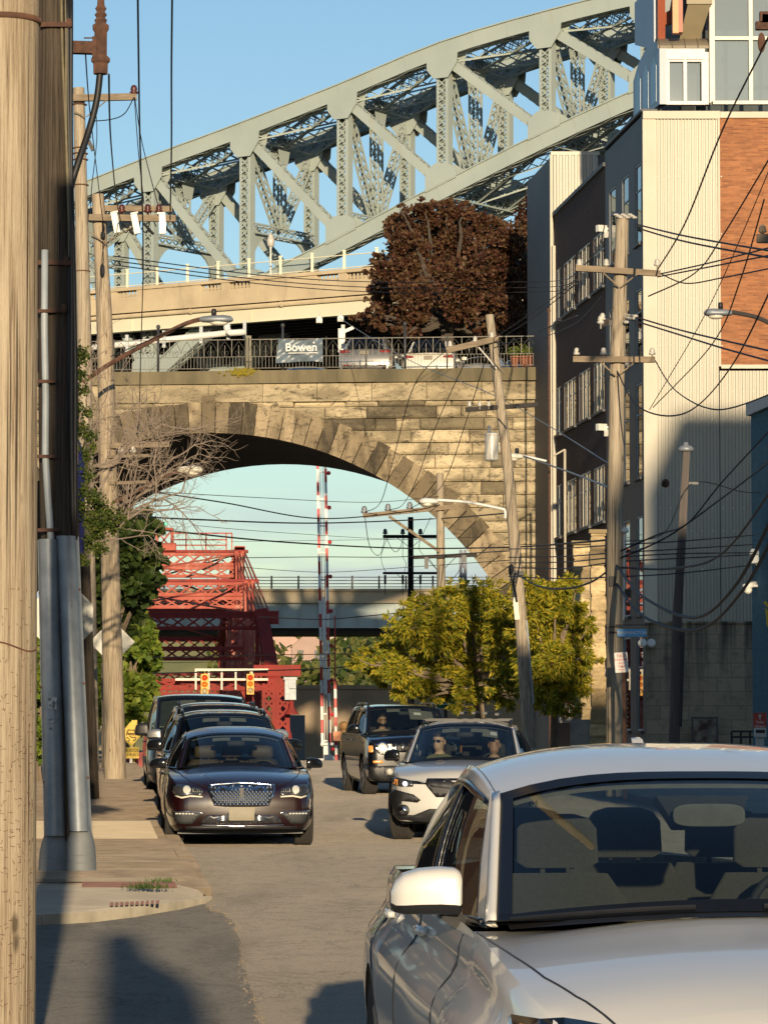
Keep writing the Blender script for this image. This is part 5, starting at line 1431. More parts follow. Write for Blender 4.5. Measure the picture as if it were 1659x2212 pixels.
for x in (262, 288): ins(p4, P(x, 978, D - .2), MAT['porcelain'], .9)
stub(p4, P(244, 1060, D - .22), P(275, 990, D - .22), .05); stub(p4, P(244, 1010, D - .22), P(272, 966, D - .22), .05)
D = 58.
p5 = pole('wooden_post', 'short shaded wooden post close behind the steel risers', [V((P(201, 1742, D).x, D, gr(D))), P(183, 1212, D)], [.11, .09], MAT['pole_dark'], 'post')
# street lamps on long arms, left side
def cobra(name, lab, armpts, r, head, D, flip=1, mat_arm=None, mat_head=None, L=.62, eye=True):
    t = thing(name, lab, 'street lamp', tuple(armpts[0]))
    mb = MB(); mb.tube(bez(armpts, 8), r, 8); build('lamp_arm', mb, mat_arm or MAT['rust'], t, True)
    h = V(head); mb = MB(); rows = []
    for u, w, z0, z1 in ((-.5, .05, -.03, .05), (-.42, .1, -.05, .07), (-.15, .13, -.06, .09), (.2, .15, -.07, .1), (.42, .12, -.05, .08), (.5, .05, -.02, .03)):
        rows.append([h + V((flip * u * L, w * cos(a), (z1 if sin(a) > 0 else -z0) * sin(a))) for a in [2 * pi * i / 12 for i in range(12)]])
    mb.grid(rows, 0, True); build('lamp_head', mb, mat_head or MAT['galv'], t, True)
    mb = MB(); mb.ell(h + V((flip * .08 * L, 0, -.06)), (.17 * L / .62, .11, .06), 12, 6); build('lens', mb, MAT['frame_pale'], t, True)
    if eye: mb = MB(); mb.lathe([(.05, .06), (.05, .18), (.03, .2)], h + V((-flip * .05, 0, .02)), n=8); build('photo_cell', mb, MAT['black'], t, True)
    return t
D = 70.
cobra('street_lamp', 'grey street lamp on a long dark arm reaching right from the tall left poles', [P(180, 826, D), P(235, 788, D), P(330, 735, D), P(400, 700, D), P(437, 689, D)], .045, P(468, 691, D), D, 1, MAT['rust'], MAT['galv'], .66)
cobra('street_lamp', 'pale street lamp on a rusty arm in front of the arch, left of its crown', [P(245, 1085, D), P(300, 1060, D), P(350, 1030, D), P(392, 1018, D)], .035, P(411, 1016, D), D, 1, MAT['rust'], MAT['frame_pale'], .5)
mb = MB(); mb.tube([P(240, 770, D), P(400, 702, D - .1)], .01, 5)
o = build('stay_wire', mb, MAT['wire']); tag(o, 'thin stay running above the arm of the left street lamp', 'wire')
# sign backs on the left pavement
D = 43.
c = P(135, 1334, D); t = thing('stop_sign', 'bare metal back of an octagonal road sign half hidden behind the dark pole', 'road sign', (c.x, D + .05, gr(D)))
mb = MB(); r = .405; mb.prism([c + V((r * cos(a), 0, r * sin(a))) for a in [pi / 8 + k * pi / 4 for k in range(8)]], (0, .01, 0)); build('sign_plate', mb, MAT['sign_back'], t)
mb = MB(); mb.beam((c.x, D + .05, gr(D)), (c.x, D + .05, c.z + .3), .05, .05, EY); build('post', mb, MAT['galv'], t)
D = 76.; c = P(243, 1387, D); t = thing('diamond_sign', 'bare back of a diamond road sign behind the stout pole', 'road sign', (c.x, D + .05, gr(D)))
mb = MB(); r = .49; mb.prism([c + V((r * cos(a), 0, r * sin(a))) for a in [k * pi / 2 for k in range(4)]], (0, .01, 0)); build('sign_plate', mb, MAT['sign_back'], t)
mb = MB(); mb.beam((c.x, D + .05, gr(D)), (c.x, D + .05, c.z + .3), .05, .05, EY); build('post', mb, MAT['galv'], t)
# yellow warning sign at the bridge approach
D = 90.; sc_ = D / F; c = P(284, 1586, D)
t = thing('warning_sign', 'yellow slippery road diamond with a BRIDGE AHEAD plate below it', 'road sign', (c.x, D, gz(D)))
mb = MB(); mb.prism([c + V((x * sc_, 0, z * sc_)) for x, z in ((0, 27), (3, 25), (21, 4), (22, 0), (20, -4), (2, -26), (0, -27), (-2, -26), (-20, -4), (-22, 0), (-21, 4), (-3, 25))], (0, .012, 0)); build('diamond_plate', mb, MAT['yellow'], t)
mb = MB(); c2 = P(284.5, 1626, D); mb.prism([c2 + V((x * sc_, 0, z * sc_)) for x, z in ((-16, 12), (16, 12), (16, -12), (-16, -12))], (0, .012, 0)); build('text_plate', mb, MAT['yellow'], t)
mb = MB(); mb.beam((c.x, D + .03, gz(D) - .1), (c.x, D + .03, c.z + .2), .07, .04, EY); build('post', mb, MAT['white'], t)
mb = MB(); e = V((0, -.012, 0))
for pts in ([(-7, 9), (7, 9)], [(-9, 2), (-6, 9)], [(9, 2), (6, 9)], [(-9, 2), (9, 2)], [(-9, -3), (-9, 2)], [(9, -3), (9, 2)], [(-7, -1), (7, -1)], [(-3, -4), (2, -7), (10, -7), (9, -12), (4, -14)], [(-9, -6), (-5, -9), (-3, -12), (-7, -16)]):
    mb.tube([c + e + V((x * sc_, 0, z * sc_)) for x, z in pts], .012, 5)
build('pictogram', mb, MAT['rust'], t)
text('lettering', 'BRIDGE\nAHEAD', .108, facing(c2 + V((0, -.006, .0)), (1, 0, 0)), MAT['rust'], t)
mb = MB(); c3 = P(291, 1561.5, 90.6); mb.prism([c3 + V((x * sc_, 0, z * sc_)) for x, z in ((-6, 6), (6, 6), (6, -6), (-3, -6), (-7, 0))], (0, .012, 0)); mb.beam(c3 + V((0, .03, 0)), V((c3.x, 90.63, gz(90) - .1)), .04, .03, EY)
o = build('marker_plate', mb, MAT['yellow']); tag(o, 'small square yellow marker plate above the slippery road sign', 'road sign')
mb = MB(); c4 = P(262, 1597, 92); mb.prism([c4 + V((x * sc_, 0, z * sc_)) for x, z in ((-5, 15), (14, 15), (14, -6), (6, -12), (-5, -10))], (0, .012, 0)); mb.beam(c4 + V((.1, .03, 0)), V((c4.x + .1, 92.03, gz(92) - .1)), .04, .03, EY)
o = build('marker_plate', mb, MAT['yellow']); tag(o, 'larger yellow plate mostly hidden behind the foot of the stout pole', 'road sign')
mb = MB(); c5 = P(288, 1642, 91.5); mb.bx(c5.x - .1, c5.x + .24, 91.6, 91.9, gz(91), c5.z + .2); mb.bx(c5.x - .17, c5.x - .11, 91.55, 91.9, gz(91), c5.z + .16)
o = build('barrier_box', mb, MAT['red']); tag(o, 'small red block at the foot of the yellow warning sign', 'barrier')
# leaning sunlit pole before the viaduct
D = 85.
p6 = pole('utility_pole', 'leaning sunlit grey pole with a tilted crossarm and a transformer can before the viaduct', [V((P(1147, 1640, D).x, D, gr(D))), P(1126, 1350, D), P(1096, 1000, D), P(1057, 680, D)], [.165, .15, .125, .1], MAT['pole_grey'])
arm(p6, P(965, 757, D - .18), P(1076, 731, D - .18), .1, .14, MAT['arm'])
for x, y in ((972, 752), (1026, 742), (1062, 733)): ins(p6, P(x, y - 3, D - .18), MAT['porcelain'], .8)
stub(p6, P(1028, 748, D - .25), P(1090, 806, D - .2), .06, MAT['arm']); stub(p6, P(1034, 750, D - .3), P(1072, 796, D - .25), .035, MAT['white'])
arm(p6, P(1006, 885, D - .15), P(1162, 874, D + .1), .1, .11, MAT['arm_dark'])
for x in (1014, 1036, 1056): ins(p6, P(x, 878, D - .15), MAT['porcelain'], .7)
stub(p6, P(1064, 886, D - .2), P(1095, 925, D - .2), .06)
mb = MB(); c = P(1062, 966, D - .28); mb.lathe([(.13, -.33), (.16, -.3), (.16, .27), (.17, .28), (.16, .33), (.05, .36)], c, n=16); can = build('transformer', mb, MAT['porcelain'], p6, True, 40)
mb = MB(); mb.lathe([(.03, .33), (.05, .4), (.03, .44), (.05, .48), (.02, .52)], c + V((-.06, 0, 0)), n=8); mb.box(c + V((.14, .1, 0)), (.1, .1, .12)); build('bushing', mb, MAT['galv'], can)
mb = MB(); mb.box(P(1109, 1245, D - .15), (.16, .14, .3)); mb.box(P(1118, 1238, D - .15), (.3, .1, .1)); mb.ell(P(1104, 1232, D - .17), (.07, .07, .16), 8, 6); mb.tube(bez([P(1105, 1250, D - .2), P(1112, 1275, D - .2), P(1116, 1300, D - .2)], 5), .03, 6); build('splice_box', mb, MAT['black'], p6)
mb = MB(); mb.prism([P(1107, 1291, D - .16), P(1118, 1290, D - .16), P(1122, 1338, D - .155), P(1112, 1339, D - .155)], (0, .01, 0)); build('notice_plate', mb, MAT['frame_pale'], p6)
mb = MB(); mb.tube([P(1137, 1340, D - .1), P(1144, 1420, D - .1), P(1152, 1520, D - .1)], .025, 6); build('ground_conduit', mb, MAT['pvc'], p6)
cobra('street_lamp', 'white street lamp on a long white arm reaching left from the leaning pole', [P(1091, 1120, D - .15), P(1090, 1103, D - .15), P(1078, 1098, D - .15), P(1010, 1085, D - .15), P(944, 1080, D - .15)], .035, P(926, 1084, D - .15), D, -1, MAT['white'], MAT['white'], .44, False)
cobra('street_lamp', 'small grey street lamp just right of the leaning pole, under its transformer', [P(1180, 996, 88), P(1150, 989, 88), P(1128, 985, 88)], .03, P(1112, 987, 88), 88, -1, MAT['white'], MAT['frame_pale'], .42)
# pole under the arch and the black one beyond
D = 112.
p7 = pole('utility_pole', 'mossy grey pole with a long tilted arm before the right side of the arch', [V((P(953, 1640, D).x, D, gr(D))), P(953, 1290, D), P(950, 1022, D)], [.16, .14, .115], MAT['pole_grey'])
arm(p7, P(784, 1114, D - .2), P(986, 1094, D - .2), .11, .14, MAT['arm']); stub(p7, P(840, 1115, D - .25), P(950, 1192, D - .2), .14, MAT['arm'])
for x, y in ((787, 1109), (838, 1104), (885, 1100)): ins(p7, P(x, y, D - .2), MAT['galv'], 1.3)
arm(p7, P(893, 1204, D - .2), P(1030, 1199, D - .2), .1, .11, MAT['arm_dark']); stub(p7, P(925, 1206, D - .2), P(945, 1232, D - .2), .06, MAT['arm_dark']); stub(p7, P(985, 1203, D - .2), P(962, 1226, D - .2), .06, MAT['arm_dark'])
for x, y, s in ((921, 1216, (.12, .12, .36)), (1002, 1206, (.14, .12, .2))): mb = MB(); mb.box(P(x, y, D - .2), s); build('cutout', mb, MAT['frame_dark'], p7)
D = 150.
p8 = pole('utility_pole', 'black tarred pole with two crossarms seen through the arch', [V((P(888, 1660, D).x, D, -.4)), P(887, 1117, D)], [.14, .115], MAT['pole_black'])
for y in (1159, 1238):
    arm(p8, P(827, y, D - .2), P(947, y, D - .2), .12, .14 if y < 1200 else .1, MAT['pole_black'])
    stub(p8, P(858, y + 3, D - .2), P(886, y + 24, D - .2), .07, MAT['pole_black']); stub(p8, P(912, y + 3, D - .2), P(889, y + 24, D - .2), .07, MAT['pole_black'])
for x in (832, 870, 908):
    ins(p8, P(x, 1154, D - .2), MAT['frame_dark'], 1.3)
    mb = MB(); mb.beam(P(x, 1242, D - .2), P(x, 1262, D - .2), .1, .1, EY); mb.beam(P(x, 1260, D - .2), P(x, 1285, D - .2), .03, .03, EY); build('cutout', mb, MAT['frame_dark'], p8)
lt = MB(); laced(lt, P(1000, 1320, 190), P(1000, 1188, 190), .4, .35, EY, .55, .05, .06)
o = build('lattice_mast', lt, M_('mast_steel', (.1, .12, .17), (.08, .095, .13), 2., .5)); tag(o, 'thin dark lattice mast seen between the arch and the mossy pole', 'mast')
# corner pole with the street-name sign
D = 60.
p9 = pole('utility_pole', 'wooden pole with two level crossarms carrying the WASHINGTON street sign', [V((P(1328, 1700, D).x, D, gr(D))), P(1328, 1200, D), P(1332, 800, D), P(1344, 472, D)], [.155, .145, .13, .11], MAT['pole_grey'])
for x0, x1, y in ((1243, 1425, 584), (1237, 1414, 776)):
    arm(p9, P(x0, y - 5 if y < 700 else y, D - .17), P(x1, y + 7 if y < 700 else y + 1, D - .17), .09, .1, MAT['arm'])
    xm = 1338 if y < 700 else 1331
    stub(p9, P(xm - 35, y + 6, D - .2), P(xm - 2, y + 36, D - .2), .05); stub(p9, P(xm + 38, y + 8, D - .2), P(xm + 2, y + 36, D - .2), .05)
    for x in (x0 + 8, x0 + 66, x1 - 6): ins(p9, P(x, y - 9, D - .17), MAT['porcelain'], .7)
arm(p9, P(1300, 700, D - .3), P(1338, 686, D + .3), .08, .09, MAT['arm_dark']); ins(p9, P(1301, 692, D - .3), MAT['porcelain'], .7); ins(p9, P(1297, 700, D - .3), MAT['porcelain'], .8)
mb = MB()
for x, y in ((1365, 688), (1352, 696), (1372, 683)): mb.tube([P(1340, y - 5, D), P(x, y, D - .2)], .02, 5); mb.ell(P(x, y, D - .2), (.05, .05, .03), 8, 5)
for a in range(9): mb.ell(P(1330 + a * 5, 464 + (a % 3) * 3, D - .1), (.05, .05, .025), 8, 5)
build('pole_top_fittings', mb, MAT['porcelain'], p9)
mb = MB(); mb.box(P(1318, 698, D - .2), (.06, .06, .1)); mb.box(P(1322, 1255, D - .16), (.1, .06, .16)); mb.box(P(1356, 1282, D - .1), (.1, .08, .14)); build('black_fittings', mb, MAT['black'], p9)
mb = MB(); mb.tube([P(1348, 1150, D - .1), P(1347, 1250, D - .1), P(1346, 1340, D - .1)], .018, 5); mb.lathe([(.03, 0), (.07, .03), (.05, .09), (.02, .1)], P(1349, 1152, D - .1), n=8); build('white_conduit', mb, MAT['white'], p9)
mb = MB(); mb.box(P(1365, 1350, D - .2), (.55, .015, .015)); mb.box(P(1330, 1366, D - .16), (.26, .02, .03)); mb.box(P(1328, 1354, D - .16), (.26, .02, .02)); build('sign_bracket', mb, MAT['black'], p9)
c = P(1364, 1367, D - .2); sn = thing('street_name_sign', 'blue WASHINGTON street name blade fixed to the wooden pole', 'street sign', tuple(c))
mb = MB(); mb.box(c, (.49, .012, .125)); build('blade', mb, MAT['signblue'], sn)
text('lettering', 'WASHINGTON', .074, facing(c + V((0, -.008, 0)), (1, 0, 0)), MAT['white'], sn, .001, .0015)
D = 58.5; c = P(1341.5, 1431, D); ns = thing('parking_sign', 'white NO PARKING ANY TIME sign with red words on a rusty post', 'parking sign', (c.x + .05, D, gr(D)))
Rm = Matrix.Rotation(-.06, 3, 'Y')
mb = MB(); mb.box(c, (.215, .01, .33), Rm); build('plate', mb, MAT['white'], ns)
mb = MB(); mb.beam((c.x + .06, D + .04, gr(D)), (c.x + .04, D + .04, c.z + .1), .06, .05, EY); build('post', mb, MAT['rust'], ns)
for body, dz, s in (('NO', .11, .085), ('PARKING', .045, .052), ('ANY', -.015, .05), ('TIME', -.07, .055), ('\u2194', -.12, .06)):
    if body == '\u2194':
        mb = MB(); mb.box(c + V((0, -.009, dz)), (.09, .004, .012)); mb.box(c + V((.01, -.009, dz - .03)), (.02, .004, .02)); build('arrow', mb, MAT['red'], ns); continue
    text('lettering', body, s, facing(c + V((dz * -.06, -.008, dz)), (1, 0, .06)), MAT['red'], ns, .001, .0008)
# slim pole before the block wall with a lamp on its head
D = 72.
p10 = pole('lamp_pole', 'slim dark wooden pole with a round lamp on top before the ribbed wall', [V((P(1454, 1690, D).x, D, gr(D))), P(1462, 1340, D), P(1482, 975, D)], [.12, .1, .07], M_('slim_pole_wood', (.15, .13, .12), (.1, .085, .08), 2.5, .9, stretch=(6, 6, .5), bmp=.4), 'lamp pole', 14)
mb = MB(); c = P(1481, 969, D); mb.lathe([(.05, -.06), (.16, -.05), (.165, 0), (.12, .05), (.05, .07), (.05, .12), (.02, .13)], c, n=14); build('lamp_head', mb, MAT['galv'], p10, True)
mb = MB(); mb.box(P(1497, 1044, D - .05), (.2, .05, .05)); mb.box(P(1474, 1372, D - .12), (.16, .06, .02)); mb.tube([P(1475, 1360, D - .1), P(1472, 1480, D - .1), P(1469, 1570, D - .1)], .035, 6); build('pole_fittings', mb, MAT['frame_dark'], p10)
# lamp reaching in from the right edge, on a pole outside the view
D = 70.
lm = cobra('street_lamp', 'grey street lamp reaching in from the right edge before the orange brick', [P(1750, 1000, D), P(1735, 790, D), P(1690, 720, D), P(1640, 688, D), P(1580, 674, D)], .045, P(1550, 677, D), D, -1, MAT['arm_dark'], MAT['galv'], .56)
mb = MB(); mb.tube([V((P(1755, 1000, D).x, D, 0)), P(1752, 600, D)], .15, 12); build('pole', mb, MAT['pole_grey'], lm, True)
# red valet sign on a stand
D = 78.; c = P(1640.5, 1557, D); vs = thing('valet_sign', 'red Valet Ahead arrow sign on a pale stand at the right edge', 'sign', (c.x, D, gr(D)))
mb = MB(); mb.box(c, (.285, .02, .35)); build('plate', mb, MAT['red'], vs)
mb = MB(); mb.box(P(1641, 1582, D), (.26, .1, .2)); mb.box(c + V((0, .06, -.9)), (.18, .06, 1.2)); build('stand', mb, MAT['white'], vs)
mb = MB(); mb.box(P(1641, 1580, D) + V((0, -.052, 0)), (.2, .01, .07)); build('panel', mb, MAT['black'], vs)
mb = MB(); e = c + V((0, -.014, .09)); mb.prism([e + V((x, 0, z)) for x, z in ((-.015, -.06), (.015, -.06), (.015, .01), (.045, .01), (0, .065), (-.045, .01), (-.015, .01))], (0, .002, 0)); build('arrow', mb, MAT['white'], vs)
text('lettering', 'Valet\nAhead', .088, facing(c + V((0, -.012, -.075)), (1, 0, 0)), MAT['white'], vs, .001, .001)
# green hanging sign with a white leaf emblem
D = 100.; c = P(963, 1511, D); gs = thing('green_sign', 'green square sign with a white round leaf emblem above the dark car', 'sign', (c.x, D, gr(D)))
mb = MB(); mb.box(c, (.5, .03, .5)); build('plate', mb, MAT['green'], gs)
mb = MB(); mb.beam((c.x, D + .04, gr(D)), (c.x, D + .04, c.z), .07, .05, EY); build('post', mb, MAT['black'], gs)
mb = MB(); e = c + V((0, -.02, .04))
for k in range(5):
    a = pi / 2 + (k - 2) * .62; d = V((cos(a), 0, sin(a))); s_ = V((-sin(a), 0, cos(a)))
    mb.prism([e + d * .02, e + d * .08 + s_ * .035, e + d * .15, e + d * .08 - s_ * .035], (0, .003, 0))
mb.prism([e + V((.012 * cos(a), 0, -.06 + .05 * sin(a))) for a in [2 * pi * i / 8 for i in range(8)]], (0, .003, 0)); mb.box(c + V((0, -.02, -.13)), (.26, .004, .03))
build('emblem', mb, MAT['frame_pale'], gs)
# board added out of view behind to throw soft shade on the side street
sb = thing('shade_board', 'large blank board on a pole, added out of view behind the camera for its shade', 'road sign', (.42, -3.5, 0))
mb = MB(); mb.tube([(.42, -3.5, 0), (.42, -3.5, 4.7)], .06, 8); build('post', mb, MAT['galv'], sb)
mb = MB(); mb.prism([V((.42 + x, -3.57, z)) for x, z in ((-.2, 4.7), (.05, 4.72), (.12, 4.3), (.36, 3.9), (.36, 3.3), (-.2, 3.1))], (0, .02, 0)); build('board', mb, MAT['sign_back'], sb)

# ------------------------------------------------------------------ wires
def wire(pts, r=.011, lab='', grp='overhead wires', k=10, mat=None):
    mb = MB(); q = bez(pts, k) if len(pts) > 2 else [V(pts[0]).lerp(V(pts[1]), i / 12) for i in range(13)]
    mb.tube(q, r, 4); o = build('overhead_wire', mb, mat or MAT['wire']); return tag(o, lab, 'wire', grp)
def sag(a, b, s, n=14):
    a, b = V(a), V(b); return [a.lerp(b, i / n) - V((0, 0, s * 4 * (i / n) * (1 - i / n))) for i in range(n + 1)]
def W(lab, r, *pts): return wire([P(*p) for p in pts], r, lab)
# left: drops from the doubled crossarm up out of the frame
W('wire dropping from the top edge to the middle white cutout on the stout pole', .014, (298, -40, 45), (300, 120, 50), (303, 300, 58), (309, 470, 70), (310, 600, 71), (308, 612, 71.5))
W('wavy wire dropping from the top edge to the right end of the doubled crossarm', .014, (373, -40, 45), (371, 150, 52), (371, 320, 60), (368, 475, 71))
W('thin wire continuing straight down from the middle cutout across the deck', .01, (310, 600, 71.5), (305, 760, 72), (300, 960, 72))
W('thin line from the dark pole down to the left cutout', .01, (236, 160, 34), (240, 300, 45), (252, 430, 68), (262, 480, 71))
W('thin line crossing just right of the thick pothead cable', .008, (184, 90, 35), (195, 240, 50), (216, 420, 66), (226, 500, 71))
W('slack jumper looping from the tall pole to its crossarm tip', .012, (192, 262, 79), (240, 258, 79.5), (270, 245, 79.5), (290, 210, 79.6))
W('line from the crossarm tip of the tall pole down to the middle cutout', .01, (291, 210, 79.6), (300, 330, 76), (312, 440, 73))
W('line from the crossarm tip of the tall pole slanting to the right cutout', .01, (292, 212, 79.6), (308, 310, 76), (345, 455, 72.5))
W('line from the tall pole shoulder down to the doubled crossarm', .009, (207, 225, 79), (210, 300, 76), (199, 405, 74), (196, 468, 72))
W('short line from the tall pole to the head of the stout pole', .009, (192, 520, 79), (215, 545, 76), (228, 566, 72))
for i, (y0, y1) in enumerate(((553, 610), (563, 622), (572, 632))):
    W('line running right over the road deck from the stout pole, %s of three' % ('top', 'middle', 'bottom')[i], .012, (245, y0, 72), (600, y0 + 45, 90), (860, y1, 105), (1180, y1 - 2, 112), (1245, y1 - 18, 60.5))
# under the arch
for i, (pts, r) in enumerate((([(258, 1052, 74), (480, 1085, 84), (690, 1120, 96), (880, 1105, 108), (952, 1090, 112)], .016), ([(300, 1060, 74), (560, 1075, 90), (800, 1085, 105), (950, 1072, 112)], .008),
        ([(246, 1112, 73), (420, 1122, 80), (690, 1130, 96), (952, 1120, 112), (1100, 1108, 85)], .018), ([(360, 1146, 80), (600, 1170, 92), (860, 1184, 105), (1100, 1182, 88), (1330, 1165, 60)], .02),
        ([(520, 1205, 120), (690, 1203, 120), (860, 1203, 115), (1100, 1190, 86)], .013), ([(420, 1135, 90), (600, 1150, 100), (860, 1165, 120), (1040, 1160, 120)], .007),
        ([(500, 1170, 130), (860, 1165, 130), (950, 1164, 130)], .007), ([(520, 1225, 130), (700, 1236, 130), (900, 1224, 120), (1100, 1210, 86)], .01),
        ([(560, 1332, 120), (690, 1338, 120), (800, 1330, 118), (950, 1315, 112)], .016), ([(330, 1420, 100), (520, 1416, 120), (700, 1413, 130), (830, 1410, 140)], .014),
        ([(330, 1455, 100), (520, 1450, 120), (700, 1444, 130), (900, 1430, 135)], .02), ([(330, 1432, 110), (600, 1428, 130), (840, 1424, 140)], .009))):
    W('%s line strung across the view under the arch' % ('thick top', 'thin topmost', 'heavy black', 'heaviest sagging', 'level', 'faint slanting', 'faint level', 'low thin', 'lowest thick', 'pale', 'low heavy', 'pale lower')[i], r, *pts)
W('left of three lines slanting from the tilted arm to the pole under the arch', .012, (972, 750, 84.8), (896, 830, 92), (850, 990, 104), (822, 1085, 110), (788, 1106, 111.7))
W('middle of three lines slanting from the tilted arm to the pole under the arch', .012, (1026, 738, 84.8), (950, 900, 96), (902, 1030, 106), (870, 1090, 110.5), (840, 1101, 111.7))
W('right of three lines slanting from the tilted arm to the pole under the arch', .012, (1062, 730, 84.8), (1010, 900, 96), (960, 1040, 105), (915, 1082, 110), (887, 1097, 111.7))
W('jumper hanging from the left tip of the tilted pole arm', .012, (788, 1112, 111.8), (796, 1170, 113), (808, 1195, 120), (822, 1196, 130), (832, 1160, 149.6))
W('looped jumper below the black pole upper arm', .012, (834, 1160, 149.7), (846, 1185, 149.7), (856, 1192, 149.7), (866, 1180, 149.7), (871, 1158, 149.7))
W('dangling lead between the black pole arms at left', .01, (836, 1162, 149.7), (824, 1200, 149.7), (827, 1222, 149.7), (836, 1240, 149.7))
W('dangling lead between the black pole arms at centre', .01, (872, 1160, 149.7), (870, 1200, 149.7), (877, 1218, 149.7), (872, 1240, 149.7))
W('lead crossing from the mossy pole to the black pole', .01, (930, 1118, 112), (905, 1180, 130), (925, 1210, 120), (945, 1232, 112.2))
W('lead curving right from the mossy pole lower arm', .01, (1003, 1206, 111.8), (990, 1235, 111.8), (975, 1252, 111.8), (960, 1258, 112))
# leaning pole to the corner pole and beyond
wire([P(733, 687, 122), P(880, 776, 108), P(1058, 850, 90), P(1180, 992 - 75, 78), P(1312, 1000, 60.4)], .012, 'long pale messenger cable slanting from the deck floodlights to the corner pole', mat=MAT['sign_back'])
wire([P(1130, 985, 87), P(1230, 1020, 74), P(1312, 1052, 60.2)], .02, 'pale cable running right from the small grey lamp to the corner pole', mat=MAT['sign_back'])
for i, (ya, yb, ym) in enumerate(((731, 583, 700), (740, 590, 712), (752, 686, 745))):
    W('line from the leaning pole to the corner pole arm, %s of three' % ('top', 'middle', 'bottom')[i], .012, (1066, ya, 84.8), (1150, ym - 25, 76), (1246, yb + (22 if i < 2 else -4), 60))
for i, (y0, ym, y1, ye) in enumerate(((1186, 1184, 1177, 1168), (1204, 1202, 1194, 1188), (1216, 1214, 1204, 1206), (1226, 1228, 1214, 1210), (1245, 1250, 1246, 1232))):
    W('%s of five level lines from the leaning pole to the blue wall at right' % ('first', 'second', 'third', 'fourth', 'lowest')[i], .012, (1098, y0, 85), (1220, ym, 74), (1330, y1, 60.2), (1470, y1 - 8, 70), (1628, ye - 12, 81))
W('black slack cable from the leaning pole to the corner pole', .02, (1112, 1238, 84.8), (1160, 1265, 78), (1215, 1272, 72), (1275, 1258, 65), (1326, 1222, 60))
W('upper of two heavy black cables sagging from the corner pole to the right edge', .026, (1332, 1222, 59.8), (1390, 1290, 56), (1500, 1334, 52), (1590, 1262, 48), (1680, 1090, 44))
W('lower of two heavy black cables sagging from the corner pole to the right edge', .026, (1332, 1262, 59.8), (1395, 1335, 56), (1508, 1360, 52), (1600, 1280, 48), (1690, 1120, 44))
W('cable crossing the dark wall from the corner pole to the upper right', .018, (1340, 1226, 59.8), (1450, 1228, 56), (1560, 1195, 50), (1690, 1022, 42))
W('cable rising over the dark wall to the small junction and on to the right edge', .014, (1340, 1190, 59.8), (1420, 1155, 60), (1485, 1130, 62), (1560, 1040, 60), (1690, 900, 55))
W('cable running parallel below the one with the junction', .014, (1340, 1205, 59.8), (1440, 1160, 60), (1560, 1075, 58), (1690, 975, 52))
W('line crossing behind the slim pole head', .01, (1340, 1170, 59.9), (1435, 1150, 68), (1495, 1044, 72), (1600, 1062, 78), (1640, 1064, 81))
mb = MB(); mb.ell(P(1437, 1044, 62), (.07, .06, .08), 8, 6); mb.box(P(1432, 1046, 62), (.05, .05, .08)); o = build('junction', mb, MAT['rust'], None, True); tag(o, 'small rusty junction box strung on a cable before the dark wall', 'junction box')
for i, (pts, r) in enumerate((([(1418, 585, 60), (1480, 480, 56), (1560, 280, 50), (1655, 88, 44), (1680, 30, 42)], .014), ([(1400, 640, 60), (1500, 590, 57), (1560, 510, 53), (1680, 310, 46)], .013), ([(1420, 598, 60), (1540, 575, 54), (1680, 548, 48)], .012), ([(1424, 592, 60), (1540, 566, 54), (1680, 530, 48)], .012),
        ([(1372, 484, 60), (1480, 510, 54), (1680, 545, 46)], .014), ([(1374, 492, 60), (1480, 522, 54), (1680, 560, 46)], .014), ([(1360, 690, 60), (1470, 724, 55), (1560, 752, 51), (1680, 785, 46)], .014), ([(1370, 684, 60), (1480, 716, 55), (1680, 762, 46)], .014),
        ([(1424, 590, 60), (1480, 612, 58), (1560, 600, 54), (1680, 576, 48)], .011), ([(1330, 796, 60), (1380, 880, 58), (1480, 892, 55), (1580, 790, 51), (1680, 590, 46)], .013), ([(1414, 778, 60), (1460, 845, 58), (1550, 885, 54), (1680, 845, 49)], .012),
        ([(1402, 885, 62), (1500, 720, 58), (1570, 580, 54), (1680, 320, 48)], .008), ([(1410, 880, 62), (1540, 740, 58), (1600, 600, 54), (1650, 430, 50)], .012))):
    W('%s line rising from the corner pole to the right edge' % ('steepest black', 'second steep', 'level lower', 'level upper', 'pole-top upper', 'pole-top lower', 'mid-height lower', 'mid-height upper', 'slack arm', 'deep sagging', 'shallow sagging', 'faint diagonal', 'curving')[i], r, *pts)
W('looped jumper from the side arm down to the lower crossarm of the corner pole', .01, (1298, 690, 59.8), (1268, 720, 59.8), (1245, 768, 59.8))
W('slack line from the upper crossarm left to the roof fittings', .01, (1306, 485, 59.8), (1290, 540, 60), (1252, 582, 59.8))
W('fine line from the tilted arm to the dark tree', .01, (1066, 742, 85), (1150, 735, 90), (1240, 700, 80), (1300, 640, 62))
mb = MB(); mb.box(P(1650, 38, 44), (.12, .1, .14)); mb.box(P(1645, 56, 44), (.16, .1, .1)); mb.ell(P(1644, 92, 44), (.05, .05, .13), 8, 6); mb.beam(P(1645, 40, 44), P(1700, 45, 44), .1, .1)
o = build('dead_end_clamp', mb, MAT['rust']); tag(o, 'rusty clamp fitting at the upper right edge where a black line ends', 'clamp')
mb = MB(); mb.beam(P(1634, 515, 50), P(1720, 517, 50), .1, .12); mb.lathe([(.02, 0), (.06, .03), (.05, .1), (.02, .13)], P(1646, 505, 50), n=8)
o = build('crossarm_end', mb, MAT['arm']); tag(o, 'end of a wooden crossarm with one insulator at the right edge', 'crossarm')
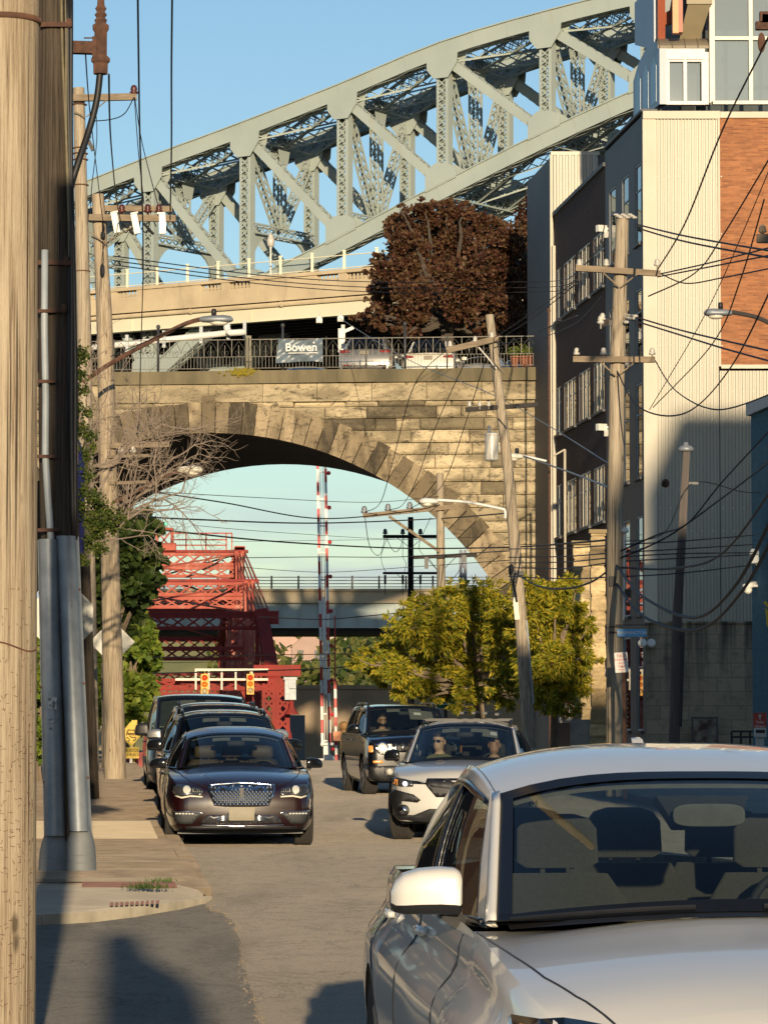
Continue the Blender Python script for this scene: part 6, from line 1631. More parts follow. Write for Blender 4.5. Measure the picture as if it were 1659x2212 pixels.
for x, y in ((690, 691), (736, 688)):
    c = P(x, y, 128); mb = MB(); mb.box(c, (.22, .3, .16), Matrix.Rotation(.3, 3, 'X')); mb.lathe([(.06, .05), (.09, -.1), (.1, -.16)], c, 'y', 10); mb.beam(c, c + V((.0, .5, .35)), .04, .04)
    o = build('floodlight', mb, MAT['white']); tag(o, 'white floodlight under the road deck, the %s of two' % ('left' if x < 700 else 'right'), 'floodlight', 'floodlights under the deck')
# ------------------------------------------------------------------ trees
def limb(mb, a, b, r0, r1, wob=.06, rnd=random, n=6):
    a, b = V(a), V(b); L = (b - a).length; pts = []
    for i in range(n + 1):
        t = i / n; p = a.lerp(b, t)
        if 0 < i < n: p += V((rnd.gauss(0, wob), rnd.gauss(0, wob), rnd.gauss(0, wob))) * L * .4
        pts.append(p)
    mb.tube(pts, [r0 + (r1 - r0) * i / n for i in range(n + 1)], 7)
    return pts
def tree(name, label, base, D, clumps, mat, bark, nleaf, size, seed, thick=.18, spread=1.5, droop=0., depth=1.6, aspect=.45, fork=None, group=None, curl=.35, per=14, tsz=(.12, .3)):
    """clumps: (px, py, radius px); each gets its own distance, so the crown has real depth"""
    rn = random.Random(seed); t = thing(name, label, 'tree', tuple(base), group)
    sc = D / F; cl = []
    for (x, y, r) in clumps: cl.append((P(x, y, D + rn.uniform(-depth, depth)), r * sc))
    mb = MB(); f = V(fork) if fork is not None else V((base[0], base[1], base[2])).lerp(cl[0][0], .45)
    mid = V(base).lerp(f, .5) + V((rn.gauss(0, .08), rn.gauss(0, .08), 0))
    mb.tube([V(base), mid, f], [thick, thick * .85, thick * .75], 10)
    for c, r in cl:
        m = f.lerp(c, .55) + V((0, 0, -r * .3))
        pts = limb(mb, f, m, thick * .5, thick * .28, .05, rn, 4); limb(mb, m, c, thick * .28, thick * .08, .06, rn, 4)
        for k in range(5):
            u = V((rn.gauss(0, 1), rn.gauss(0, 1), rn.gauss(0, .7))).normalized() * r * .9; limb(mb, c, c + u, thick * .07, thick * .02, .06, rn, 3)
    build('trunk', mb, bark, t, True)
    mb = MB(); tot = sum(r ** 2 for _, r in cl)
    for c, r in cl:
        n = int(nleaf * r * r / tot)
        # sprays: little tufts give the lumpy, gappy look of real foliage
        ntuft = max(3, n // per)
        for k in range(ntuft):
            u = V((rn.gauss(0, 1), rn.gauss(0, 1), rn.gauss(0, 1))).normalized() * (rn.uniform(.35, 1.) ** .6) * r * (rn.uniform(.75, 1.2) if rn.random() < .82 else rn.uniform(1.15, 1.7))
            u.z *= .82; tc_ = c + u; tr = r * rn.uniform(*tsz)
            out = u.normalized()
            for q in range(per):
                p = tc_ + V((rn.gauss(0, tr), rn.gauss(0, tr), rn.gauss(0, tr * .7))); p.z -= droop * rn.random() * r * .2
                s = size * rn.uniform(.6, 1.3)
                d = (out + V((rn.gauss(0, .7), rn.gauss(0, .7), rn.gauss(0, .5) - droop))).normalized()
                w_ = d.cross(V((rn.gauss(0, 1), rn.gauss(0, 1), rn.gauss(0, 1)))).normalized() * s * aspect
                nn = d.cross(w_).normalized() * s * curl * rn.uniform(-1, 1)
                mb.add([p, p + d * s * .5 + w_ + nn * .4, p + d * s + nn, p + d * s * .5 - w_ + nn * .4], [(0, 1, 2, 3)])
    build('crown', mb, mat, t)
    return t
m_bark = M_('bark', (.26, .2, .14), (.13, .1, .07), 6., .95, stretch=(3, 3, .7), bmp=.5)
m_bark2 = M_('dark_bark', (.09, .07, .055), (.05, .04, .03), 6., .95)
m_maroon = leaf_mat('copper_leaf', [(.05, .02, .015), (.09, .035, .022), (.13, .06, .032), (.1, .065, .028), (.16, .085, .045)], .25)
m_maroon2 = leaf_mat('copper_leaf_dark', [(.04, .018, .014), (.07, .03, .02), (.11, .055, .028)], .2)
m_gold = leaf_mat('locust_leaf', [(.07, .1, .014), (.2, .24, .025), (.36, .35, .03), (.52, .43, .035), (.6, .46, .05), (.26, .26, .03)], .45)
m_green = leaf_mat('maple_leaf', [(.025, .05, .012), (.045, .08, .018), (.07, .11, .025), (.1, .13, .035)], .35)
m_lime = leaf_mat('lime_leaf', [(.1, .16, .025), (.17, .25, .035), (.25, .31, .045), (.31, .35, .06)], .45)
m_ivy = leaf_mat('ivy_leaf', [(.03, .06, .012), (.07, .1, .02), (.13, .15, .03)], .3)
DT = 132.
b0 = P(968, 805, DT); b0.z = 13.3
CL = [(905, 478, 34), (945, 462, 36), (985, 470, 34), (1020, 482, 30), (868, 492, 26), (1062, 498, 34), (1098, 515, 30), (880, 535, 42), (930, 520, 44), (985, 530, 46), (1040, 545, 44), (1088, 565, 40), (1118, 548, 28),
      (838, 590, 34), (880, 590, 42), (935, 590, 46), (990, 600, 46), (1045, 612, 46), (1092, 625, 38), (1125, 610, 26), (835, 635, 34), (885, 645, 42), (940, 655, 44), (995, 655, 40), (1050, 668, 38), (1098, 672, 32), (808, 680, 22), (845, 690, 30), (890, 700, 30), (785, 683, 14), (940, 702, 26), (1012, 700, 26), (1060, 705, 24), (1110, 700, 22), (915, 452, 18), (968, 450, 18), (815, 700, 16), (852, 480, 14), (820, 560, 16), (806, 615, 14), (1130, 490, 18), (1005, 452, 14), (870, 458, 12), (1145, 590, 20), (770, 690, 8), (862, 718, 12), (1035, 722, 12)]
tree('copper_beech', 'broad copper-leaved tree standing on the viaduct behind the iron fence', b0, DT, CL, m_maroon, m_bark2, 46000, .155, 5, .3, fork=P(966, 700, DT), depth=2.6, aspect=.42, per=24, tsz=(.08, .2))
CL2 = [(1165, 432, 26), (1190, 425, 26), (1140, 468, 28), (1172, 478, 34), (1205, 480, 34), (1135, 520, 30), (1165, 535, 36), (1200, 540, 38), (1150, 590, 36), (1190, 600, 40), (1140, 640, 34), (1175, 660, 38), (1150, 700, 30), (1190, 705, 34)]
b2 = P(1165, 805, 137.); b2.z = 13.3
tree('copper_tree', 'darker copper tree against the warehouse wall, right of the broad one', b2, 137., CL2, m_maroon2, m_bark2, 18000, .16, 6, .25, fork=P(1165, 700, 137), depth=1.6)
# golden locust trees before the right abutment
b1 = V((P(1040, 1600, 96).x, 96., gz(96)))
CL = [(985, 1270, 24), (1015, 1285, 30), (950, 1290, 24), (1050, 1272, 26), (905, 1310, 26), (940, 1325, 34), (985, 1325, 36), (1030, 1325, 38), (1075, 1310, 36), (870, 1335, 24), (895, 1355, 34), (940, 1370, 40), (990, 1380, 42), (1045, 1375, 42), (1085, 1360, 38), (845, 1360, 18), (840, 1395, 28), (880, 1405, 38), (930, 1420, 42), (985, 1430, 42), (1040, 1430, 42), (1085, 1420, 36), (800, 1415, 20), (828, 1432, 28), (775, 1425, 14), (860, 1450, 32), (905, 1470, 34), (955, 1480, 32), (1010, 1485, 32), (1060, 1480, 30), (820, 1465, 18), (870, 1490, 22), (925, 1505, 20), (1000, 1520, 22), (1100, 1330, 30), (1105, 1400, 34), (1110, 1460, 30), (1100, 1505, 24), (762, 1432, 9), (800, 1440, 12), (905, 1285, 13), (870, 1312, 12)]
tree('locust_tree', 'golden green locust tree before the arch, left of the leaning pole', b1, 96., CL, m_gold, m_bark, 46000, .15, 7, .16, droop=.6, fork=P(1030, 1470, 96), depth=1.9, aspect=.15, per=34, tsz=(.09, .2))
b3 = V((P(1195, 1620, 90).x, 90., gz(90)))
CL = [(1135, 1270, 24), (1165, 1280, 28), (1200, 1275, 26), (1228, 1262, 20), (1245, 1272, 12), (1150, 1320, 32), (1190, 1320, 36), (1230, 1315, 30), (1262, 1330, 16), (1150, 1370, 36), (1195, 1375, 40), (1240, 1370, 32), (1270, 1355, 14), (1150, 1420, 36), (1195, 1430, 40), (1240, 1425, 34), (1270, 1410, 14), (1160, 1475, 34), (1205, 1480, 36), (1245, 1475, 28), (1285, 1430, 10), (1175, 1515, 24), (1220, 1525, 24)]
tree('locust_tree', 'golden green locust tree between the leaning pole and the sunlit stone pier', b3, 90., CL, m_gold, m_bark, 32000, .145, 8, .12, droop=.6, fork=P(1195, 1460, 90), depth=1.6, aspect=.15, per=34, tsz=(.09, .2))
# left side: maples and sunlit bushes
b4 = V((P(235, 1640, 82).x, 82., gz(82)))
CL = [(225, 1140, 34), (255, 1150, 34), (290, 1130, 26), (310, 1112, 14), (270, 1190, 40), (235, 1210, 40), (305, 1200, 30), (330, 1215, 18), (350, 1222, 9), (240, 1260, 42), (280, 1255, 36), (310, 1270, 24), (240, 1310, 40), (275, 1305, 32), (205, 1180, 30), (200, 1250, 34), (200, 1320, 36), (215, 1120, 20), (322, 1140, 10), (340, 1140, 6), (230, 1370, 40)]
tree('maple_tree', 'dark green maple behind the stout pole, reaching right before the red bridge', b4, 82., CL, m_green, m_bark, 8000, .2, 9, .16, depth=1.3, aspect=.55)
b5 = V((P(280, 1640, 112).x, 112., gz(112)))
CL = [(285, 1350, 26), (305, 1345, 20), (270, 1390, 34), (305, 1390, 30), (322, 1420, 20), (275, 1440, 36), (310, 1440, 26), (280, 1490, 34), (305, 1490, 26), (270, 1540, 32), (300, 1530, 20), (240, 1440, 34), (240, 1530, 34), (215, 1480, 34), (325, 1450, 12)]
tree('lime_tree', 'bright sunlit green tree between the stout pole and the red bridge', b5, 112., CL, m_lime, m_bark, 8000, .22, 10, .14, depth=1.6, aspect=.5)
b6 = V((P(88, 1660, 70).x, 70., gz(70)))
CL = [(88, 1450, 26), (85, 1500, 30), (92, 1540, 28), (85, 1590, 30), (60, 1480, 40), (60, 1560, 40), (100, 1620, 22), (85, 1400, 26)]
tree('green_bush', 'green bush glimpsed in the gap between the nearest pole and the steel risers', b6, 70., CL, m_lime, m_bark, 3000, .12, 12, .06, depth=.8, aspect=.5)
# ivy climbing the dark pole
iv = thing('climbing_ivy', 'ivy with sunlit leaves climbing the right side of the dark pole', 'ivy', tuple(P(170, 1240, 33.6)))
mb = MB(); rn = random.Random(14)
for k in range(4): mb.tube(bez([P(160 + rn.uniform(-6, 10), y, 33.7) for y in (1240, 1120, 1000, 880, 760)], 5), .012, 5)
build('stem', mb, m_bark, iv)
mb = MB()
CLI = [(168, 752, 13), (178, 768, 17), (160, 790, 14), (172, 810, 16), (158, 840, 15), (182, 842, 11), (165, 880, 18), (190, 890, 13), (170, 925, 18), (192, 940, 15), (158, 965, 16), (182, 985, 19), (200, 965, 9), (165, 1015, 17), (190, 1025, 14), (178, 1055, 18), (200, 1075, 18), (170, 1090, 18), (215, 1095, 20), (195, 1120, 22), (235, 1110, 18), (258, 1118, 15), (222, 1135, 22), (205, 1150, 18), (245, 1140, 14), (275, 1130, 9), (190, 1175, 18), (215, 1185, 16), (268, 1150, 7), (180, 1210, 14), (160, 1060, 12), (150, 740, 8)]
for (x, y, r) in CLI:
    c = P(x, y, 33.75 + rn.uniform(-.12, .12)); rr = r * 33.7 / F
    for k in range(int(r * r * .62)):
        u = V((rn.gauss(0, .5), rn.gauss(0, .5), rn.gauss(0, .5))) * rr; p = c + u; s = rn.uniform(.018, .036)
        d = V((rn.gauss(.3, .6), rn.gauss(-.5, .5), rn.gauss(-.5, .5))).normalized(); w_ = d.cross(V((rn.gauss(0, 1), rn.gauss(0, 1), rn.gauss(0, 1)))).normalized() * s * .55; nn = d.cross(w_).normalized() * s * rn.uniform(-.3, .3)
        mb.add([p, p + d * s * .45 + w_ + nn, p + d * s, p + d * s * .45 - w_ + nn], [(0, 1, 2, 3)])
build('leaves', mb, m_ivy, iv)
# bare tree whose twigs spread over the arch
DB = 62.
bt = thing('bare_tree', 'leafless tree whose thin grey twigs spread right across the left side of the arch', 'tree', (P(185, 1660, DB).x, DB, gz(DB)))
mb = MB(); rn = random.Random(31)
mb.tube(bez([V((P(185, 1660, DB).x, DB, gz(DB))), P(190, 1450, DB), P(188, 1250, DB), P(192, 1120, DB)], 6), [.1] * 6 + [.09] * 7 + [.075] * 6, 8)
def twig(p, d, L, r, depth):
    n = 5; pts = [p]; q = V(p); dd = V(d)
    for i in range(n):
        dd = (dd + V((rn.gauss(0, .16), rn.gauss(0, .1), rn.gauss(.04, .15)))).normalized(); q = q + dd * L / n; pts.append(V(q))
    mb.tube(pts, [r * (1 - .55 * i / n) for i in range(n + 1)], 4 if depth else 5, False)
    if depth >= 4: return
    for i in range(1, n + 1):
        for _ in range(1 if rn.random() < .72 else 2):
            if rn.random() < .8:
                a = rn.uniform(.3, .95) * rn.choice((-1, 1)); c, s = cos(a), sin(a)
                nd = V((dd.x * c - dd.z * s, dd.y + rn.gauss(0, .25), dd.x * s + dd.z * c)); twig(pts[i], nd, L * rn.uniform(.4, .66), r * .5, depth + 1)
m_twig = M_('twig_bark', (.27, .22, .18), (.15, .12, .1), 9., .9)
for (x, y, tx, ty, L) in ((192, 1120, 420, 1030, 1.9), (192, 1090, 330, 900, 1.75), (188, 1180, 380, 1080, 1.7), (192, 1060, 260, 830, 1.6), (190, 1150, 470, 1095, 1.8), (190, 1010, 300, 960, 1.6), (188, 1120, 240, 960, 1.3)):
    a, b = P(x, y, DB), P(tx, ty, DB + rn.uniform(-.8, .8)); twig(a, (b - a).normalized(), L, .03, 1)
build('branches', mb, m_twig, bt)
# bare shrub stems rising past the coping and a yellow tuft on it
mb = MB(); rn = random.Random(5)
for x0 in (215, 250, 275, 300): 
    y = 1010; pts = [P(x0, y, 72)]
    for k in range(7): y -= 34; pts.append(P(x0 + rn.uniform(-14, 10) - k * 5, y, 72))
    mb.tube(pts, [.02 * (1 - k / 9) for k in range(8)], 4)
    for p in pts[2:]: mb.tube([p, p + V((rn.uniform(-.3, .3), 0, rn.uniform(.15, .4)))], .006, 3)
o = build('bare_shrub', mb, m_twig); tag(o, 'thin bare stems rising in front of the coping and fence at the left', 'shrub')
mb = MB(); c = A(spx(528), ZCOP1 - .12, -.33)
for k in range(160):
    p = c + V((rn.gauss(0, .26), rn.gauss(0, .05), rn.gauss(0, .06))); mb.add([p, p + V((.05, 0, .05)), p + V((.02, -.05, .09)), p + V((-.04, -.02, .05))], [(0, 1, 2, 3)])
o = build('moss_tuft', mb, leaf_mat('yellow_moss', [(.3, .26, .04), (.45, .36, .05)])); tag(o, 'small yellow flowering tuft growing from the stone coping', 'plant', None, 'stuff')
# potted plants on the car park edge
for x, s in ((1108, 1.), (1128, .9), (1145, .7)):
    c = A(spx(x), 13.85, .75); t = thing('potted_plant', 'terracotta pot with a plant behind the fence, the %s of three at its right end' % ('left' if x < 1115 else 'middle' if x < 1135 else 'right'), 'plant', tuple(c), 'pots by the fence')
    mb = MB(); mb.lathe([(.12, 0), (.17, .3), (.19, .31), (.19, .36), (.1, .36)], c, n=12); build('pot', mb, M_('terracotta', (.42, .16, .09), (.34, .12, .07), 6., .8), t, True)
    mb = MB()
    for k in range(150):
        p = c + V((rn.gauss(0, .13), rn.gauss(0, .1), .42 + abs(rn.gauss(0, .16)) * s)); d = V((rn.gauss(0, 1), rn.gauss(0, 1), rn.gauss(.4, 1))).normalized() * .09; w_ = d.orthogonal().normalized() * .03
        mb.add([p, p + d * .5 + w_, p + d, p + d * .5 - w_], [(0, 1, 2, 3)])
    build('leaves', mb, m_lime, t)
# ------------------------------------------------------------------ cars
def pch(pts, x):
    """monotone cubic through pts"""
    n = len(pts)
    if x <= pts[0][0]: return pts[0][1]
    if x >= pts[-1][0]: return pts[-1][1]
    h = [pts[i + 1][0] - pts[i][0] for i in range(n - 1)]; d = [(pts[i + 1][1] - pts[i][1]) / h[i] for i in range(n - 1)]
    m = [d[0]] + [0 if d[i - 1] * d[i] <= 0 else 2 * d[i - 1] * d[i] / (d[i - 1] + d[i]) for i in range(1, n - 1)] + [d[-1]]
    for i in range(n - 1):
        if x <= pts[i + 1][0]:
            t = (x - pts[i][0]) / h[i]
            return ((2 * t ** 3 - 3 * t * t + 1) * pts[i][1] + (t ** 3 - 2 * t * t + t) * h[i] * m[i] + (-2 * t ** 3 + 3 * t * t) * pts[i + 1][1] + (t ** 3 - t * t) * h[i] * m[i + 1])
MAT.update(
    tyre=M_('tyre_rubber', (.035, .032, .028), (.022, .02, .018), 30., .85, bmp=.3), rim=M_('alloy_rim', (.35, .35, .36), (.25, .25, .26), 6., .3, .8),
    trimblk=M_('black_plastic', (.02, .02, .022), (.014, .014, .016), 8., .45), chrome=M_('chrome', (.75, .75, .76), (.65, .65, .66), 4., .12, 1.),
    lampglass=glass_sheet('lamp_glass', (.85, .87, .88), 1.5), lampin=M_('lamp_inner', (.16, .16, .17), (.06, .06, .065), 14., .2, .7),
    drl=lamp_mat('running_light', (1., .9, .68), .4), beam=lamp_mat('headlight_beam', (.9, .9, 1.), 2.5), amber=lamp_mat('amber_lamp', (1., .34, .06), .8), tail=M_('tail_lamp', (.3, .02, .02), (.2, .012, .012), 8., .15),
    wglass=glass_sheet('windscreen', (.66, .72, .7), 1.5, 0., 0., refl=1.1), sglass=glass_sheet('side_glass', (.3, .33, .32), 1.45, 0., .4, (.008, .009, .01), .8),
    frit=M_('black_frit', (.008, .009, .012), (.006, .007, .009), 5., .12), seat=M_('seat_cloth', (.04, .039, .036), (.028, .027, .026), 60., .9), seattan=M_('seat_leather', (.075, .052, .03), (.055, .038, .024), 20., .6),
    dash=M_('dashboard', (.025, .026, .028), (.018, .018, .02), 20., .7), lining=M_('headliner', (.13, .13, .115), (.1, .1, .09), 20., .9), plate=M_('blank_plate', (.3, .27, .2), (.24, .21, .16), 8., .6),
)
class Car: pass
def make_car(name, label, S, loc, rotz, group=None):
    c = Car(); c.S = S; W = S['W'] / 2; L = S['L']; sill = S.get('sill', .2)
    t = thing(name, label, S.get('cat', 'car'), loc, group, rotz, True); c.root = t; paint = S['paint']; c.paint = paint
    (yf, yr, wr) = S['wheel']; ar = wr + S.get('gap', .045)
    ys = sorted({round(v, 3) for v in [i * L / 60 for i in range(61)] + [.02, .05, .1, .16, L - .02, L - .06, L - .12] + [yy + ar * cos(pi * k / 12) for yy in (yf, yr) for k in range(13)] + [S['cab'][0], S['cab'][1]]})
    G_ = [(0, .9), (.1, .955), (.3, .99), (.5, 1.), (.68, .995), (.84, S.get('tuck', .975)), (.94, S.get('tuck', .975) - .012), (1, S.get('tuck', .975) - .04)]
    GS = [0, .05, .1, .17, .25, .33, .42, .5, .58, .66, .73, .79, .84, .88, .92, .96, 1]
    tops = [(.1, .02), (.22, .2), (.4, .5), (.62, .8), (.82, .95), (1, 1)]
    rows = []; meta = []
    bow = S.get('bow', (.12, .05))
    for y in ys:
        w = W * pch(S['wid'], y); zs = pch(S['sh'], y); zc = pch(S['top'], y)
        zb = pch(S.get('bot', [(0, sill), (L, sill)]), y)
        for yy in (yf, yr):
            if abs(y - yy) < ar: zb = max(zb, wr + sqrt(max(0, ar * ar - (y - yy) ** 2)))
        pts = []
        def sh(p):
            if y < .7:
                k = (1 - y / .7) ** 2; zz = p[1]
                return V((p[0], y + k * (bow[0] * max(0, (zz - S.get('bowz', .5)) / .35) ** 2 + bow[1] * max(0, (.42 - zz) / .2) ** 2), zz))
            if y > L - .5:
                k = (1 - (L - y) / .5) ** 2; zz = p[1]
                return V((p[0], y - k * (S.get('rbow', .1) * max(0, (zz - .6) / .4) ** 2 + .06 * max(0, (.45 - zz) / .2) ** 2), zz))
            return V((p[0], y, p[1]))
        for g in GS:      # width follows true height, so a wheel arch does not pinch the panel above it
            z = zb + (zs - zb) * g; q = max(0., min(1., (z - sill) / (zs - sill))); pts.append((w * pch(G_, q), z))
        xs = pts[-1][0]; edge = S.get('crown', 1.)
        for u, q in tops: pts.append((xs * (1 - u), zs + (zc - zs) * q * edge if u < 1 else zc))
        rows.append([sh(p) for p in pts]); meta.append(y)
    nc = len(rows[0]); NS = len(GS)
    mb = MB()
    full = [[V((-p.x, p.y, p.z)) for p in r] + [V(p) for p in reversed(r[:-1])] for r in rows]
    m = len(full[0]); o = 0
    for r in full: mb.v += r
    c0, c1 = S['cab']
    for i in range(len(rows) - 1):
        ym = (meta[i] + meta[i + 1]) / 2
        for j in range(m - 1):
            if c0 < ym < c1 and NS - 1 <= j < m - NS: continue
            mb.f.append((i * m + j, i * m + j + 1, (i + 1) * m + j + 1, (i + 1) * m + j)); mb.m.append(0)
    for end in (0, -1):      # close both ends with a gently bulged face
        r = rows[end]; K = 14; s = 1 if end == 0 else -1
        g = []
        for p in r:
            row = []
            for k in range(K + 1):
                u = -1 + 2 * k / K
                row.append(V((p.x * u, p.y - s * S.get('nose', .07) * (1 - u * u) * (1 if p.x > .05 else 0), p.z)))
            g.append(row)
        if end == -1: g = [list(reversed(q)) for q in g]
        mb.grid(g)
    body = build('body', mb, paint, t, True, 50); c.body = body
    # weld the caps so that shading runs on
    bm = bmesh.new(); bm.from_mesh(body.data); bmesh.ops.remove_doubles(bm, verts=bm.verts, dist=.0008); bmesh.ops.recalc_face_normals(bm, faces=bm.faces)
    bm.to_mesh(body.data); body.data.polygons.foreach_set('use_smooth', [True] * len(body.data.polygons)); body.data.set_sharp_from_angle(angle=R(S.get('sharp', 42)))
    c.bvh = BVHTree.FromBMesh(bm); bm.free()
    # dark underside, floor and wheels
    mb = MB(); mb.bx(-W * .82, W * .82, .35, L - .35, sill - .04, sill + .1); mb.bx(-W * .62, W * .62, .3, L - .3, sill + .11, wr * 1.9); build('underbody', mb, MAT['trimblk'], t)
    tw = S.get('tw', .225)
    for yy in (yf, yr):
        for sg in (-1, 1):
            x = sg * (W - .02 - tw / 2) * S.get('track', 1.); st = S.get('steer', 0.) if yy == yf else 0.
            mb = MB(); n = 28; h = tw / 2
            prof = [(wr * .62, -h * .85), (wr * .9, -h), (wr * .985, -h * .86)]
            for k in range(5):
                a = -h * .8 + 1.6 * h * k / 5; prof += [(wr, a + .012), (wr, a + .3 * h), (wr - .012, a + .305 * h), (wr - .012, a + .32 * h)]
            prof += [(wr * .985, h * .86), (wr * .9, h), (wr * .62, h * .85)]
            mb.lathe(prof, (0, 0, 0), 'x', n, cap=False)
            Mr = Matrix.Translation((x, yy, wr)) @ Matrix.Rotation(st, 4, 'Z')
            mb.v = [Mr @ p for p in mb.v]; wh_ = build('wheel', mb, MAT['tyre'], t, True, 35)
            mb = MB(); s = sg
            mb.lathe([(wr * .62, s * h * .8), (wr * .6, s * h * .55), (wr * .12, s * h * .4), (.02, s * h * .45)], (0, 0, 0), 'x', 24, cap=False)
            for k in range(5):
                a = 2 * pi * k / 5; mb.beam((s * h * .72, cos(a) * wr * .1, sin(a) * wr * .1), (s * h * .8, cos(a) * wr * .6, sin(a) * wr * .6), .09, .03, (1, 0, 0))
            mb.v = [Mr @ p for p in mb.v]; build('rim', mb, MAT['rim'], wh_, True, 35)
    # greenhouse ------------------------------------------------------
    g = S['gh']
    def q2(a, b, u): return a + (b - a) * u * u
    def cur(k, u):   # k 0 base front, 1 roof front, 2 roof rear, 3 base rear
        yc, ysd, zc_, zs_, xx = g[k]; return V((xx * u, q2(yc, ysd, abs(u) ** 1.3 if k in (0, 3) else u), q2(zc_, zs_, u if k in (0, 3) else abs(u) ** 1.6)))
    def wind(u, v, off=0.):
        a, b = cur(0, u), cur(1, u); p = a.lerp(b, v); bl = .035 * 4 * v * (1 - v) * (1 - u * u)
        n = V((0, -(b.z - a.z), (b.y - a.y))).normalized(); return p + n * (bl + off)
    def rear(u, v, off=0.):
        a, b = cur(3, u), cur(2, u); p = a.lerp(b, v); bl = .03 * 4 * v * (1 - v) * (1 - u * u)
        n = V((0, (b.z - a.z), (a.y - b.y))).normalized(); return p + n * (bl + off)
    A0, A1, A2, A3 = cur(0, 1), cur(1, 1), cur(2, 1), cur(3, 1)
    belt = S.get('belt', .03)
    def side(s, v, sg, off=0.):
        lo = A0.lerp(A3, s); hi = A1.lerp(A2, s)
        e = min(1., min(s, 1 - s) * 5)
        lo.x += (W * pch(S['wid'], lo.y) * (S.get('tuck', .975) - .05) - .0 - lo.x) * e
        lo.z += (pch(S['sh'], lo.y) - .015 - lo.z) * e
        hi.z += S.get('roofarc', .045) * 4 * s * (1 - s); hi.x += .02 * 4 * s * (1 - s)
        p = lo.lerp(hi, v); p.x += (.03 * 4 * v * (1 - v)) * e + off
        return V((sg * p.x, p.y, p.z + off * .25))
    def roof(u, v, off=0.):
        a, b = cur(1, u), cur(2, u); p = a.lerp(b, v)
        z = S.get('roofarc', .045) * 4 * v * (1 - v); p.x += (1 if u > 0 else -1) * .02 * 4 * v * (1 - v) * abs(u) ** 3
        p.z += z * (1 - .0 * abs(u)) + off; 
        return p
    c.wind, c.side, c.rear, c.roof, c.cur = wind, side, rear, roof, cur
    mb = MB(); us = [-1 + 2 * i / 20 for i in range(21)]
    us = [(abs(u) ** .8) * (1 if u > 0 else -1) for u in us]
    mb.grid([[roof(u, v) for u in us] for v in [i / 12 for i in range(13)]])
    rf = build('roof', mb, paint, t, True); c.rf = rf
    mb = MB(); mb.grid([[roof(u, v, -.05) for u in us[1:-1]] for v in [i / 6 for i in range(7)]]); build('headliner', mb, MAT['lining'], t, True)
    def strip(name, f, s0, s1, v0, v1, mat, off, parent=t, n=12, th=.02, m2=6):
        mb = MB(); rows = []
        for i in range(n + 1):
            a = i / n
            lo = [f(s0(a) + (s1(a) - s0(a)) * k / m2, v0 + (v1 - v0) * a, off) for k in range(m2 + 1)]; rows.append(lo)
        mb.grid(rows); o = build(name, mb, mat, parent, True)
        md = o.modifiers.new('solid', 'SOLIDIFY'); md.thickness = th; md.offset = 0.
        return o
    K = lambda v: (lambda a: v)
    # glass
    fw = S.get('frit', .06)
    mb = MB(); mb.grid([[wind(-1 + 2 * i / 16, j / 8) for i in range(17)] for j in range(9)]); ws = build('windshield', mb, MAT['wglass'], t, True); c.ws = ws
    mb = MB()
    def fr(u0, u1, v0, v1, n=14): mb.grid([[wind(u0 + (u1 - u0) * i / n, v0 + (v1 - v0) * j / 3, .004) for i in range(n + 1)] for j in range(4)])
    fr(-.985, .985, 0, fw * 1.1); fr(-.985, .985, 1 - fw * 1.2, 1); fr(-.985, -.985 + fw, fw * 1.1, 1 - fw * 1.2, 4); fr(.985 - fw, .985, fw * 1.1, 1 - fw * 1.2, 4)
    build('frit', mb, MAT['frit'], ws, True)
    mb = MB(); mb.grid([[rear(-1 + 2 * i / 12, j / 6) for i in range(13)] for j in range(7)]); build('rear_window', mb, MAT['wglass'] if S.get('clear_rear') else MAT['sglass'], t, True)
    for sg in (-1, 1):
        mb = MB(); mb.grid([[side(i / 24, j / 8, sg) for i in range(25)] for j in range(9)]); build('side_window', mb, S.get('sglass', MAT['sglass']), t, True)
        f = lambda s, v, off=0., sg=sg: side(s, v, sg, off)
        ap = S.get('apil', .075)
        strip('pillar_front', f, K(0), lambda a: ap * (1 - .35 * a), 0, 1, paint, .006)
        wf = lambda u, v, off=0., sg=sg: wind(u * sg, v, off)
        strip('pillar_front', wf, K(.985), K(1.02), 0, 1, paint, .006, m2=2)
        cp = S['cpil']; strip('pillar_lining', f, lambda a: cp[0] + (cp[1] - cp[0]) * a + .01, K(.99), .02, .98, MAT['dash'], -.03); strip('pillar_rear', f, lambda a: cp[0] + (cp[1] - cp[0]) * a, K(1), 0, 1, paint, .006)
        rfz = lambda u, v, off=0., sg=sg: rear(u * sg, v, off)
        strip('pillar_rear', rfz, K(.9), K(1.02), 0, 1, paint, .006, m2=3)
        strip('roof_rail', lambda v, s, off=0., sg=sg: side(s, v, sg, off), K(.9), K(1.), 0, 1, paint, .006, n=24, m2=3)
        for b0 in S.get('bpil', (.47,)):
            strip('pillar_centre', f, K(b0), lambda a, b0=b0: b0 + .055, 0, .9, MAT['frit'], .004)
        strip('window_trim', lambda v, s, off=0., sg=sg: side(s, v, sg, off), K(.86), K(.905), ap, cp[1], S.get('wtrim', MAT['frit']), .008, n=24, m2=2)
        strip('belt_trim', lambda v, s, off=0., sg=sg: side(s, v, sg, off), K(-.02), K(.045), .02, cp[0], S.get('wtrim', MAT['frit']), .008, n=24, m2=2)
    mb = MB(); mb.grid([[cur(0, -.94 + 1.88 * i / 16) + V((0, .02 - .08 * j, .002 - .012 * j)) for i in range(17)] for j in range(2)]); build('cowl', mb, MAT['trimblk'], t, True)
